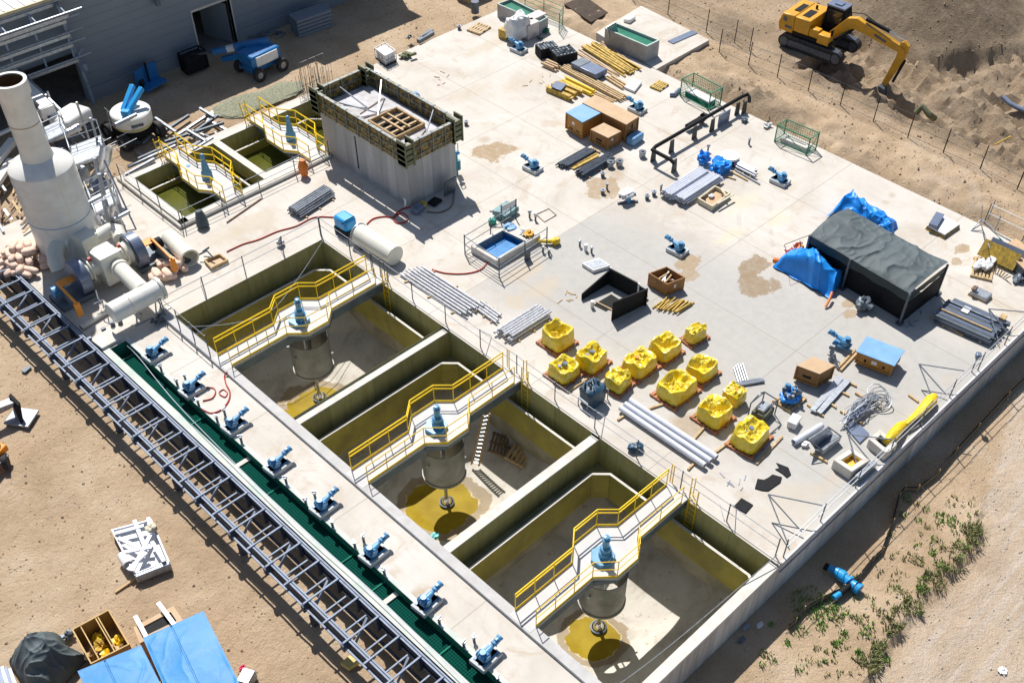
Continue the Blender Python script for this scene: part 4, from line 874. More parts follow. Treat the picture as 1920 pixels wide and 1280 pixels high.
# ------------------------------------------------------------------ yellow wrapped pallets
WP = [(1045, 644, 1.0, 1.0, .85, 0, 'nearest the grey tube bundle, tall with a hollow top'), (1108, 684, 1.05, .95, .7, .1, 'second from the basins in the back row, showing dark holes'), (1057, 704, .95, .95, .62, 0, 'front left one behind the guard rail, beside the dark blue machine'), (1157, 724, .85, .8, .6, .1, 'low pale one between the dark blue machine and the large wrap'),
      (1198, 692, 1.15, .95, .65, 0, 'middle of the group with an orange patch on top'), (1245, 663, 1.05, .95, .65, 0, 'with a peaked right corner, behind the middle one'), (1302, 636, .85, .55, .6, -.12, 'farthest back, narrow and box shaped'), (1314, 702, 1.0, .9, .6, 0, 'right of the large one, crumpled top'),
      (1267, 738, 1.35, 1.05, .7, 0, 'largest, with a deep folded hollow'), (1337, 785, 1.0, 1.05, .75, 0, 'two rounded humps, near the black lattice frame'), (1374, 752, .75, .75, .6, 0, 'small square one without pallet bearing an orange label'), (1404, 828, 1.25, 1.0, .7, .1, 'nearest the camera, wide with grey specks')]
for i, (x, y, a, b, h, rz, l) in enumerate(WP):
    q = P(x, y); t = thing('wrapped_pallet', 'yellow plastic wrapped load, '+l, 'wrapped pallet', q, R_(0)+rz, 'yellow wrapped pallets')
    if i != 10:
        part(t, 'pallet', pallet(MB(), (0, 0, 0), 0, a*1.27+.2, b*1.27+.22, n=7), m_pal)
    mb = MB(); sd = i*1.93+3; a *= 1.27; b *= 1.27; h *= 1.16; dp = (.50, .26, .34, .06, .18, .24, .02, .2, .45, .25, .02, .16)[i]; two = i in (5, 7, 9)
    def fn(u, v, a=a, b=b, h=h, sd=sd, dp=dp, two=two):
        th = u*2*math.pi; c_, s_ = math.cos(th), math.sin(th); k = (abs(c_)**6+abs(s_)**6)**(-1/6); x_, y_ = c_*k*a/2, s_*k*b/2
        e = .86+.30*noise.noise(Vector((c_*1.4+sd, s_*1.4, 0)))
        cr = (1-abs(noise.noise(Vector((c_*3.2+sd, s_*3.2, v*2.2)))))**5
        if v < .5:
            zz = v/.5; r = 1.0-.05*cr-.10*zz**2+.06*noise.noise(Vector((c_*1.7, s_*1.7, zz*1.5+sd))); return (x_*r, y_*r, .14+zz*h*e)
        w_ = (v-.5)/.5; r = (1-w_)*.9; q = Vector((x_*r, y_*r, 0))
        dip = dp*sm(0, .55, w_); fold = .16*(1-abs(noise.noise(q*2.1+Vector((sd, sd, 0)))))**6+.10*(1-abs(noise.noise(q*3.7+Vector((sd*2, 0, 0)))))**8
        z = e*(1-w_)+.86*w_-dip+fold*sm(0, .3, w_)+.22*noise.noise(q*1.6+Vector((sd, 5, 0)))*w_
        if two: z -= .35*math.exp(-((q.x*.7+q.y*.7+.05)/.13)**2)*sm(0, .3, w_)
        return (q.x, q.y, .14+h*z)
    mb.grid(fn, 72, 40); part(t, 'plastic_wrap', mb, m_wrap, ang=28)
    if i in (1, 2, 11): part(t, 'wrapped_machine', MB().cyl((.05, .05, .14+h*.5), (.1, .05, .14+h*.80), .13, n=10).cyl((-.2, .12, .14+h*.5), (-.2, .12, .14+h*.76), .08, n=10), m_fan)
    if i in (4, 10): part(t, 'label_sheet', MB().obox((-.12 if i == 4 else 0, .1 if i == 4 else 0, .15+h*(.90 if i == 4 else .93)), (.22, .2, .02), .3), m_orange)
    if i in (11, 2): part(t, 'skid_board', MB().bar((-a*.6, -b*.75, .05), (a*.75, -b*.78, .05), .09, .08), m_lum)
# timber bearers and three long pipes
for a, b, l in (((1250, 755), (1208, 769), 'under the middle of the three white pipes'), ((1324, 797), (1298, 826), 'beyond the white pipes, by the two humped wrap'), ((1368, 828), (1338, 850), 'at the far end of the white pipes'), ((1172, 778), (1158, 787), 'at the near end of the white pipes'), ((1303, 866), (1290, 880), 'poking out below the white pipe ends')):
    solo('timber_bearer', MB().bar(P(*a, .05), P(*b, .05), .09, .09), m_lum, 'short timber bearer '+l, 'timber', 'timber bearers')
for i, (a, b) in enumerate((((1163, 764), (1322, 872)), ((1172, 757), (1333, 864)), ((1181, 750), (1344, 857)))):
    q0, q1 = P(*a, .22), P(*b, .22)
    solo('white_pipe', MB().pipe(q0, q1, .135, .12, 18), m_pipe, 'long white pipe lying behind the guard rail, '+('nearest the rail', 'middle of three', 'farthest from the rail')[i], 'pipe', 'three long white pipes')
def tubes(name, label, nl, fl, nr, layers=2, n=8, r=.035, m=m_gpipe, cat='tube bundle', z=.12, jit=.15, group=None, bearers=True, rr=0):
    """bundle lying from edge nl-nr to the edge starting at fl"""
    a, c, b = P(*nl, z), P(*nr, z), P(*fl, z); d = b-a; t = thing(name, label, cat, (a+c)/2, 0, group); t.location.z = 0; t.matrix_basis = Matrix.Translation(((a+c)/2).xy.to_3d())
    for k in range(layers):
        for i in range(n-k):
            u = (i+.5+k*.5)/n; s0 = random.uniform(-jit, jit)
            q = a.lerp(c, u)+d.normalized()*s0+Vector((0, 0, k*r*1.9)); part(t, 'tube', MB().pipe(q, q+d+Vector((0, 0, random.uniform(-.01, .01))), r, r*.8, 8), m, True)
    if bearers:
        for u in (.12, .5, .88): e = d*u; part(t, 'bearer', MB().bar(a+e-(c-a)*.12-Vector((0, 0, z-.04)), c+e+(c-a)*.12-Vector((0, 0, z-.04)), .08, .07), m_lum, True)
    return t
m_sc = mat('scaffold_tube', (.58, .59, .62), .45, .1, var=.25, scale=9, bump=0)
tubes('tube_bundle', 'long bundle of bright scaffold tubes beside the large cream tank', (750, 516), (865, 592), (796, 499), 2, 7, .06, m_sc, group='scaffold tube bundles')
tubes('tube_bundle', 'short bundle of bright scaffold tubes at the end of the long one', (889, 577), (926, 604), (905, 563), 1, 4, .06, m_sc, group='scaffold tube bundles')
tubes('tube_bundle', 'bright scaffold tube bundle next to the first yellow wrapped pallet', (928, 620), (1002, 574), (962, 638), 2, 7, .062, m_sc, z=.2, group='scaffold tube bundles')
tubes('tube_bundle', 'neat stack of grey tubes on timber beside the small basins', (538, 393), (603, 352), (565, 408), 4, 8, .05, m_gpipe, z=.15, jit=.05, group='grey tube stacks')
tubes('tube_bundle', 'bundle of dark tubes beside the small crate, farther from the camera', (1043, 308), (1097, 278), (1063, 316), 2, 9, .045, m_dsteel, group='dark tube bundles')
tubes('tube_bundle', 'bundle of dark tubes beside the small crate, nearer the camera', (1080, 322), (1136, 289), (1098, 334), 3, 8, .045, m_dsteel, group='dark tube bundles')
for k, (a, b) in enumerate((((1070, 312), (1118, 287)), ((1074, 316), (1122, 291)), ((1108, 277), (1125, 285)))):
    solo('plank', MB().bar(P(*a, .08), P(*b, .08), .16, .05), m_lumy if k < 2 else m_lum, 'yellow brown plank lying between the dark tube bundles, '+('upper', 'lower', 'cross one')[k], 'plank', 'planks by the dark tubes')
tubes('white_pipe_bundle', 'bundle of thin white pipes, farther from the wooden frame', (1238, 362), (1308, 317), (1262, 375), 3, 7, .065, m_pipe, z=.2, jit=.1, group='white pipe bundles')
tubes('white_pipe_bundle', 'bundle of thin white pipes, touching the wooden frame', (1263, 372), (1332, 328), (1287, 383), 3, 7, .065, m_pipe, z=.2, jit=.1, group='white pipe bundles')
tubes('white_pipe_bundle', 'short bundle of white pipes behind the blue covered bags', (1376, 312), (1412, 330), (1386, 302), 2, 5, .06, m_pipe, z=.15, group='white pipe bundles')
tubes('steel_section', 'pale grey steel sections at an angle, standing toward the wrapped pallets', (1374, 690), (1384, 722), (1396, 684), 1, 5, .04, m_gpipe, z=.08, bearers=False, group='pale steel sections')
tubes('steel_section', 'pale grey steel sections lying flat beside the timber crate', (1379, 716), (1428, 708), (1382, 724), 1, 4, .05, m_gpipe, z=.08, bearers=False, group='pale steel sections')
# black steel panels on the slab
t = thing('formwork_box', 'open box of tall black steel panels standing on the slab', 'steel panels', P(1145, 570))
def panel(a, b, h0, h1, m=m_black, nm='panel', z=0): return part(t, nm, MB().hexa([P(*a, z), P(*b, z), P(*b, z)+Vector((.07, .07, 0)), P(*a, z)+Vector((.07, .07, 0))], [P(*a, z)+Vector((0, 0, h0)), P(*b, z)+Vector((0, 0, h1)), P(*b, z)+Vector((.07, .07, h1)), P(*a, z)+Vector((.07, .07, h0))]), m, True)
panel((1090, 563), (1140, 533), .35, .85); panel((1140, 533), (1194, 562), 1.0, 1.0); panel((1196, 565), (1211, 574), .95, .95); panel((1146, 602), (1212, 570), 1.15, .95)
panel((1141, 532), (1143, 534), 1.05, 1.05, m_wht, 'edge_strip'); panel((1193, 562), (1197, 565), 1.05, 1.05, m_wht, 'edge_strip')
part(t, 'floor_sheet', MB().prism([P(*q)[:2] for q in ((1112, 572), (1146, 552), (1168, 566), (1136, 584))], .006, .02), m_black, True)
part(t, 'board', MB().bar(P(1118, 566, .05), P(1146, 580, .05), .06), m_lum, True)
t2 = solo('framed_lid', MB().prism([p for p in quad_from((1113, 511), (1113, 507), (1091, 493), (1145, 497), 0, .2)[0]], .0, .2), m_paper, 'grey framed square lid lying beside the black panels', 'lid', bev=.02)
q4 = inset(quad_from((1113, 511), (1113, 507), (1091, 493), (1145, 497), 0, .2)[0], .09)
part(t2, 'mesh_infill', MB().prism(q4, .195, .212), m_gpipe, True)
# crates
def crate(name, label, nb, ntp, lt, rt, body, lid=None, lh=.05, marks=None, skids=True, group='wooden crates', over=.03, h=None):
    q, h = quad_from(nb, ntp, lt, rt, 0, h); c = cen(q); t = thing(name, label, 'crate', c, 0, group); z0 = .1 if skids else 0
    part(t, 'box', MB().prism(q, z0, h-.003), body, True, bev=.01)
    if skids:
        for u in (.12, .5, .88): part(t, 'skid', MB().bar((*(q[0].lerp(q[1], u)), .05), (*(q[3].lerp(q[2], u)), .05), .1, .098), m_lum, True)
    bt_ = MB(); qq = inset(q, -.025)
    for i in range(4):
        a, b = qq[i], qq[(i+1) % 4]
        for z in (z0+.06, h-.07): bt_.bar((*a, z), (*b, z), .03, .09)
        bt_.bar((*a, z0+.02), (*a, h-.02), .07)
    part(t, 'batten', bt_, body, True)
    part(t, 'lid', MB().prism(inset(q, -over-.02), h, h+lh), lid or body, True, bev=.008)
    if marks:
        for k, (f, u0, u1, v0, v1, m) in enumerate(marks):
            a, b = q[f], q[(f+1) % 4]; n = Vector((b.y-a.y, a.x-b.x)).normalized()*.008
            A, B = a.lerp(b, u0)+n, a.lerp(b, u1)+n
            part(t, 'marking', MB().hexa([(*A, h*v0), (*B, h*v0), (*(B-n*.8), h*v0), (*(A-n*.8), h*v0)], [(*A, h*v1), (*B, h*v1), (*(B-n*.8), h*v1), (*(A-n*.8), h*v1)]), m, True)
    return t
m_lidb = mat('light_blue_lid', (.17, .36, .60), .5, var=.1, scale=2, bump=.1, dirt=(.25, .42, .62), damt=.5)
m_crt = mat('crate_orange_ply', (.42, .20, .035), .6, var=.2, scale=5, bump=.15, dirt=(.26, .12, .03), damt=.5, dscale=2.5)
crate('crate', 'tall orange plywood crate with a light blue lid, by the long crate', (1094, 262), (1092.5, 230), (1063, 212), (1124.5, 213), m_crt, m_lidb, marks=[(3, .35, .5, .55, .72, m_paper), (3, .62, .85, .3, .36, m_black), (3, .2, .42, .26, .32, m_black)])
crate('crate', 'small square plywood crate in front of the long crate', (1139, 283), (1140, 259), (1109.5, 244), (1162.5, 247.5), m_wood, m_woodl, marks=[(3, .3, .65, .45, .6, m_black), (3, .3, .6, .3, .36, m_black), (0, .3, .45, .6, .8, m_paper)])
crate('crate', 'long plywood crate behind the blue lidded one', (1174, 268), (1174, 234), (1094, 194), (1196, 220), m_wood, m_woodl, marks=[(0, .5, .6, .6, .85, m_black)])
crate('crate', 'plywood crate with slanted sides near the blue tub of fittings', (1531, 729), (1536, 701), (1497, 686), (1563, 686), m_wood, m_woodl, marks=[(3, .3, .7, .45, .6, m_black)])
crate('crate', 'orange crate with a pale blue flat lid near the outer wall', (1666, 706), (1674, 683), (1611, 659), (1690, 659), m_crt, m_lidb, over=.10, marks=[(3, .42, .58, .45, .7, m_paper), (3, .2, .27, .4, .6, m_black), (3, .75, .82, .4, .6, m_black)])
q, h = quad_from((1251, 556), (1251, 533), (1216, 512), (1285, 520), 0)
t = thing('open_crate', 'open brown crate full of offcuts behind the black panels', 'crate', cen(q), 0, 'wooden crates')
part(t, 'side_panel', MB().frame(q, .05, 0.02, h), m_wood, True); part(t, 'floor', MB().prism(inset(q, .05), .02, .08), m_wood, True)
for i in range(7): c = cen(inset(q, .3), h*.55); part(t, 'offcut', MB().bar(c+Vector((random.uniform(-.6, .2), random.uniform(-.4, .4), random.uniform(-.1, .15))), c+Vector((random.uniform(0, .6), random.uniform(-.4, .4), random.uniform(-.1, .25))), .07), (m_paper, m_lum, m_gpipe)[i % 3], True)
part(t, 'marking', MB().bar((*(q[0].lerp(q[1], .4)+Vector((0, -.01))), h*.6), (*(q[0].lerp(q[1], .52)+Vector((0, -.01))), h*.6), .01, .2), m_paper, True)
solo('brown_bag', lump(MB(), P(1210, 560), (.3, .25, .3), 2, amp=.25), m_ylwx, 'small yellow bag tucked beside the open brown crate', 'bag')
wb = MB()
for i in range(16): a = P(1226+i*3.0+random.uniform(-3, 3), 577+i*.55, .06+.05*(i % 3)); wb.bar(a, a+Vector((1.15, .1+random.uniform(-.2, .2), 0)), .055)
solo('stick_pile', wb, m_lumy, 'loose pile of pale timber sticks near the open brown crate', 'timber pile')
# blue lined tank with guard frame
q, h = quad_from((932, 497), (932, 484), (880, 460), (1003, 440), 0, .45)
q = [Vector(P(*p, .45)[:2]) for p in ((931, 489), (1014, 440), (960, 417), (882, 460))]
t = thing('blue_tank', 'low concrete tank with bright blue lining inside a tube guard frame', 'tank', cen(q))
part(t, 'tank_wall', MB().frame(q, .2, 0, .45), m_rim, True, bev=.04)
qi = inset(q, .2); e = .74; A, B, C, D = qi; Bm, Cm = A.lerp(B, e), D.lerp(C, e)
hl = MB(); ql = [A, Bm, Cm, D]
for i in range(4): a, b = ql[i], ql[(i+1) % 4]; hl.add([(*a, .43), (*b, .43), (*b, -.004+.01), (*a, .006)], [(0, 1, 2, 3), (3, 2, 1, 0)])
hl.prism(ql, .004, .05); part(t, 'lining', hl, mat('blue_liner', (.015, .20, .50), .3, var=.25, scale=2, bump=.15), True, smooth=False)
part(t, 'deck_plate', MB().prism([Bm, B, C, Cm], .30, .44), m_rim, True)
part(t, 'plastic_sheet', lump(MB(), (*((B*.65+C*.1+Bm*.2+Cm*.05)), .43), (.7, .6, .22), 4, amp=.3, rz=.2), m_ylwx, True); part(t, 'netting', lump(MB(), (*((C*.7+Cm*.3)), .43), (.8, .7, .12), 9, amp=.3), m_lidb, True); part(t, 'netting', lump(MB(), (*((C*.35+B*.35+Bm*.3)), .43), (.6, .5, .12), 19, amp=.3), m_gpipe, True)
fr = [P(*p, 0) for p in ((872, 477), (932, 515), (1022, 458))]; g0 = P(872, 477); g1 = P(936, 520); g2 = P(1025, 462); g3 = P(955, 420)
for a, b in ((g0, g1), (g1, g2), (g0, P(958, 424))):
    for z in (.15, .62, 1.15): part(t, 'guard_tube', MB().tube([a+Vector((0, 0, z)), b+Vector((0, 0, z))], .022, 6), m_gpipe, True)
for a in (g0, g1, g2, P(958, 424), P(984, 488), P(920, 445)): part(t, 'guard_post', MB().cyl(a, a+Vector((0, 0, 1.25)), .035, n=6), m_dsteel, True)
part(t, 'splash_board', MB().bar(P(984, 480, .35), P(994, 474, .35), .06, .7), m_dsteel, True)
t = thing('teal_machine', 'teal and grey frame unit standing behind the blue tank', 'machine', P(950, 408)); c = P(948, 408)
part(t, 'base_tray', MB().obox(c+Vector((.2, .2, .25)), (1.2, .9, .3), .1), mat('teal_grey', (.12, .26, .28), .5, var=.3, scale=4, bump=.2), True, bev=.03)
part(t, 'upright_frame', MB().bar(c+Vector((-.6, -.3, 0)), c+Vector((-.6, -.3, 1.25)), .05).bar(c+Vector((.3, -.5, 0)), c+Vector((.3, -.5, 1.3)), .05).bar(c+Vector((-.6, -.3, .6)), c+Vector((.3, -.5, .9)), .05).bar(c+Vector((-.9, .3, .7)), c+Vector((-.3, -.35, .6)), .06), m_dsteel, True)
part(t, 'screen', MB().bar(c+Vector((-.6, -.28, .95)), c+Vector((.3, -.48, 1.1)), .015, .35), m_paper, True); part(t, 'hood', lump(MB(), c+Vector((-.9, .1, 0)), (.5, .4, .35), 7), mat('jade_plastic', (.01, .36, .24), .4), True)
t = thing('yellow_pump', 'small yellow pump with hose lying right of the blue tank', 'pump', P(1040, 456)); c = P(1042, 458)
part(t, 'body', lump(MB(), c, (.55, .45, .42), 5, amp=.12), mat('safety_yellow', (.78, .52, .01), .4, var=.1), True); part(t, 'hose', MB().tube([c+Vector((-.1, .1, .2)), c+Vector((-.5, .5, .18)), c+Vector((-.75, .8, .25))], [.13, .09, .1], 10), MATS['safety_yellow'], True)
fr2 = MB(); pts = [P(*p, .03) for p in ((1005, 402), (1029, 391), (1043, 403), (1021, 416))]; fr2.tube(pts+[pts[0]], .02, 5); solo('rebar_loop', fr2, m_rebar, 'thin rectangular wire frame lying flat behind the blue tank', 'wire frame')
# large cream tank with blue box
t = thing('cream_tank', 'large cream cylindrical tank lying on its side by the basins', 'tank', P(705, 480)); a, b = P(672, 437, .55), P(742, 480, .55)
part(t, 'shell', MB().cyl(a, b, .53, n=36), m_cream, True, bev=.03); part(t, 'end_ring', MB().pipe(a-(b-a).normalized()*.02, a+(b-a).normalized()*.06, .57, .5, 32), m_gpipe, True)
for u in (.2, .8): part(t, 'cradle', MB().obox(a.lerp(b, u)*1-Vector((0, 0, .42)), (.9, .15, .25), 0), m_dsteel, True)
t = thing('blue_compressor', 'bright blue rounded compressor box beside the cream tank', 'compressor', P(650, 432)); c = P(650, 436)
part(t, 'housing', MB().obox(c+Vector((0, 0, .72)), (.8, 1.0, .7), .05), m_bright, True, bev=.15); part(t, 'base', MB().obox(c+Vector((0, 0, .22)), (.82, 1.02, .40), .05), m_black, True, bev=.04); part(t, 'handle', MB().tube([c+Vector((-.42, -.3, .9)), c+Vector((-.2, -.45, 1.1)), c+Vector((.3, -.45, 1.1))], .03, 6), m_black, True)
solo('hose', MB().stube([P(*p, .04) for p in ((425, 472), (455, 458), (485, 449), (520, 434), (555, 424), (588, 408), (620, 407), (632, 409))], .035, 6), m_red, 'thin red hose running from the timber tray to the blue compressor', 'hose')
solo('hose', MB().stube([P(*p, .04) for p in ((688, 420), (700, 410), (720, 406), (738, 407), (752, 399), (764, 406), (760, 416), (745, 418), (738, 410), (745, 398), (757, 391), (770, 388)) ], .04, 6), m_red, 'red hose looped once at the corner of the concrete chamber', 'hose')
solo('hose', MB().stube([P(*p, .04) for p in ((810, 505), (835, 512), (870, 513), (898, 507), (910, 497), (914, 488))], .035, 6), m_red, 'red hose running from the scaffold tubes to the blue tank', 'hose')
solo('hose', MB().stube([P(*p, .04) for p in ((380, 751), (398, 746), (404, 733), (396, 726), (376, 731))]+[P(*p, .05) for p in ((368, 742),)], .03, 6), m_red, 'short red hose bend beside the second channel pump', 'hose')
solo('hose', MB().stube([P(*p, z) for p, z in (((426, 697), .2), ((421, 705), .06), ((424, 720), .04), ((431, 735), .04), ((428, 752), .04), ((414, 768), .04), ((395, 774), .04), ((377, 766), .04))], .035, 6), m_red, 'long red hose curling down from the basin wall', 'hose')
solo('hose', MB().stube([P(*p, .03) for p in ((413, 740), (422, 744), (426, 736), (419, 730), (411, 735), (413, 740))], .03, 6), m_red, 'small closed loop of red hose on the pump walkway', 'hose')
t = thing('work_gear', 'dark pump cart with yellow cover at the chamber corner', 'machine', P(785, 395)); c = P(783, 397)
part(t, 'cart', MB().obox(c+Vector((0, 0, .2)), (.7, .5, .3), .2), m_fan, True, bev=.05); part(t, 'cover', lump(MB(), c+Vector((.45, .1, 0)), (.5, .5, .4), 3, amp=.3), MATS['safety_yellow'], True)
part(t, 'black_tray', MB().obox(c+Vector((1.2, -.05, .1)), (.7, .55, .14), .2), m_black, True, bev=.05)
solo('cable', MB().stube([P(*p, .04) for p in ((800, 397), (825, 398), (845, 388), (851, 370), (852, 355))], .035, 6), m_rebar, 'brown cable along the foot of the concrete chamber', 'cable')
t = thing('control_panel', 'dark grey square hatch leaning on the chamber end wall', 'panel', P(842, 365)); c = P(842, 362); part(t, 'door', MB().obox(c+Vector((.0, -.12, .5)), (.85, .1, .95), .05, R_(8)), m_beam, True, bev=.02); part(t, 'inset_plate', MB().obox(c+Vector((0, -.18, .5)), (.6, .02, .7), .05, R_(8)), m_dsteel, True)
t = thing('chamber_ladder', 'blue and white standpipe at the right edge of the concrete chamber', 'standpipe', P(857, 330)); c = P(857, 328)
part(t, 'standpipe', MB().cyl(c, c+Vector((0, 0, 1.5)), .08, n=8).cyl(c+Vector((.15, 0, .3)), c+Vector((.15, 0, .9)), .12, n=8), mat('teal_pipe', (.03, .22, .30), .5), True); part(t, 'bracket', MB().bar(c+Vector((-.1, 0, 1.3)), c+Vector((-.1, 0, 2.0)), .04).bar(c+Vector((.15, 0, 1.3)), c+Vector((.15, 0, 2.0)), .04).bar(c+Vector((-.1, 0, 2)), c+Vector((.15, 0, 2)), .04), m_steel, True); part(t, 'valve', MB().cyl(c+Vector((-.1, 0, 1.35)), c+Vector((.2, 0, 1.35)), .1, n=10), m_bright, True)
solo('elbow_pipe', MB().tube([P(757, 372, .8), P(760, 375, .75), P(760, 384, .45), P(759, 386, .2)], .06, 8), m_pipe, 'white elbow pipe on the chamber wall near its corner', 'pipe')
# black pipe rack across the slab
t = thing('black_pipe_frame', 'long black bent pipe frame on short legs near the green cages', 'pipe frame', P(1300, 255)); z = .85
a, b, c, d = P(1258, 307, z), P(1223, 281, z), P(1402, 178, z), P(1407, 182, z)
part(t, 'black_pipe', MB().tube([P(1265, 308, z-.15), P(1258, 300, z), P(1232, 286, z), P(1223, 281, z), P(1229, 275, z), P(1392, 181, z), P(1402, 177, z), P(1405, 183, z-.1), P(1405, 192, z-.3)], .11, 10), m_black, True)
m_blk2 = mat('black_bracket', (.05, .052, .048), .6, var=.3, bump=.1)
for (x, y) in ((1225, 292), (1264, 312), (1259, 276), (1302, 250), (1335, 236), (1382, 205), (1395, 203)):
    q = P(x, y+10, 0); part(t, 'leg', MB().extr([q+Vector((-.22, 0, 0)), q+Vector((.22, 0, 0)), q+Vector((.14, 0, .8)), q+Vector((-.14, 0, .8))], (0, .07, 0)), m_blk2, True)
part(t, 'slatted_panel', MB().bar(P(1347, 228, .4), P(1368, 215, .4), .05, .75), m_fan, True); part(t, 'valve_body', lump(MB(), P(1316, 231), (.6, .5, .7), 3, amp=.2), m_black, True); part(t, 'black_pipe', MB().tube([P(1288, 238, .3), P(1312, 224, .35)], .17, 10), m_black, True)
solo('valve', lump(MB(), P(1396, 228), (.6, .45, .3), 6, amp=.25), m_beam, 'grey green valve at the far end of the black pipe frame', 'valve')
# green mesh cages
def cage(label, nb, lb, rb, h, inner):
    A, L_, Rr = P(*nb), P(*lb), P(*rb); Fv = L_+Rr-A; t = thing('green_cage', label, 'cage', (L_+Rr)/2, 0, 'green mesh cages'); U = Vector((0, 0, h))
    for a, b in ((A, L_), (L_, Fv), (Fv, Rr), (Rr, A)): part(t, 'rail', MB().bar(a+U, b+U, .05), m_green, True); part(t, 'rail', MB().bar(a+U*.08, b+U*.08, .04), m_green, True)
    for a in (A, L_, Rr, Fv): part(t, 'post', MB().bar(a, a+U, .055), m_green, True)
    for a, b in ((L_, Fv), (Fv, Rr)):
        o = MB(); n = int((b-a).length/.14)
        for i in range(1, n): o.bar(a.lerp(b, i/n), a.lerp(b, i/n)+U, .014)
        for i in range(1, 7): o.bar(a+U*i/7, b+U*i/7, .014)
        part(t, 'mesh_panel', o, m_green, True)
    for a, b in ((A, L_), (A, Rr)): part(t, 'brace', MB().bar(a, b+U, .03), m_green, True)
    q = [Vector(v[:2]) for v in (A, Rr, Fv, L_)]; qi = inset(q, (Rr-A).length*.22)
    if inner == 1: part(t, 'well_kerb', MB().frame(qi, .22, 0, .32), m_rim, True, bev=.05); part(t, 'well_opening', MB().prism(inset(qi, .22), .003, .04), m_black, True)
    else: part(t, 'cover_slab', MB().prism(qi, 0, .4), m_paper, True); part(t, 'side_cloth', MB().prism(inset(qi, -.02), .0, .3), MATS['green_channel_lining'], True)
    return t
cage('green mesh cage round a pale covered slab behind the black pipe frame', (1328, 208), (1275, 180), (1350, 197), 1.15, 0)
cage('green mesh cage round a square well at the right slab edge', (1512, 292), (1452, 266), (1529, 281), 1.1, 1)
solo('blue_pipe_bend', MB().tube([P(1256, 178, .1), P(1264, 178, .12), P(1274, 168, .12)], .12, 10), m_fan, 'short dark blue pipe bend left of the green cage', 'pipe'); solo('yellow_pallet', pallet(MB(), P(1236, 163), .1, 1.0, .8, n=5), m_lumy, 'small yellow pallet near the slab edge, beside the lumber', 'pallet')
solo('crumpled_bag', lump(MB(), P(1438, 238), (.6, .5, .3), 8, amp=.35), m_paper, 'crumpled white bag at the slab edge', 'bag')
# blue bags, lid, wooden frame, stand
for (x, y, a, b, h, l) in ((1319, 306, .9, .8, .75, 'round bright blue bag left of the larger one'), (1349, 322, 1.5, 1.1, .75, 'large bright blue tarpaulin bundle beside the white pipes')): solo('tarpaulin_bundle', lump(MB(), P(x, y), (a, b, h), x*.1, amp=.2, n=26), m_tarpb, l, 'tarpaulin', 'blue tarpaulin bundles')
t = thing('round_lid', 'round white tank lid propped above the blue bundles', 'lid', P(1367, 305)); c = P(1367, 304); part(t, 'drum', MB().cyl(c, c+Vector((0, 0, .34)), .5, n=24), m_dsteel, True); part(t, 'lid', MB().cyl(c+Vector((0, 0, .343)), c+Vector((0, 0, .46)), .56, n=28).cyl(c+Vector((-.45, .3, .45)), c+Vector((-.45, .3, .5)), .12), m_wht, True, bev=.02)
for k, (a, b) in enumerate((((1372, 322), (1402, 338)), ((1378, 318), (1425, 345)), ((1362, 330), (1380, 336)))): solo('slat', MB().bar(P(*a, .06), P(*b, .06), .09, .04), (m_lum, m_gpipe, m_lum)[k], ('pale timber slat', 'long grey metal slat', 'short timber slat')[k]+' lying right of the blue bundles', 'slat')
q = [Vector(P(*p, .3)[:2]) for p in ((1336, 388), (1370, 362), (1340, 348), (1308, 372))]
t = thing('wooden_tray', 'low cream timber tray of loose fittings beside the white pipes', 'tray', cen(q)); mcr = mat('cream_timber', (.56, .50, .37), .7, var=.15); part(t, 'side_board', MB().frame(q, .09, 0, .32), mcr, True); part(t, 'tray_floor', MB().prism(inset(q, .09), .02, .1), m_woodl, True)
part(t, 'loose_board', MB().bar(P(1352, 354, .38), P(1362, 368, .38), .12, .05).bar(P(1345, 382, .36), P(1376, 364, .36), .1, .05), mcr, True); part(t, 'fitting', lump(MB(), P(1334, 370, .1), (.4, .3, .2), 4), m_paper, True); part(t, 'fitting', MB().cyl(P(1320, 374, .1), P(1320, 374, .25), .1), m_rebar, True)
t = thing('covered_unit', 'small unit under a white sheet on a blue foot', 'covered unit', P(1174, 375)); c = P(1174, 376); part(t, 'sheet', lump(MB(), c+Vector((0, 0, .25)), (1.05, .85, .42), 12, amp=.2), m_paper, True); part(t, 'foot', MB().cyl(c+Vector((-.05, -.2, 0)), c+Vector((-.05, -.2, .35)), .14), m_blue, True); part(t, 'runner', MB().bar(c+Vector((-.6, .1, .06)), c+Vector((.35, -.55, .06)), .1).bar(c+Vector((-.05, .5, .06)), c+Vector((.8, 0, .06)), .1), m_dsteel, True)
solo('insulated_box', MB().obox(P(1190, 266)+Vector((0, 0, .25)), (1.1, .6, .5), .1), m_lidb, 'pale blue rounded box at the foot of the long crate', 'box', bev=.12)
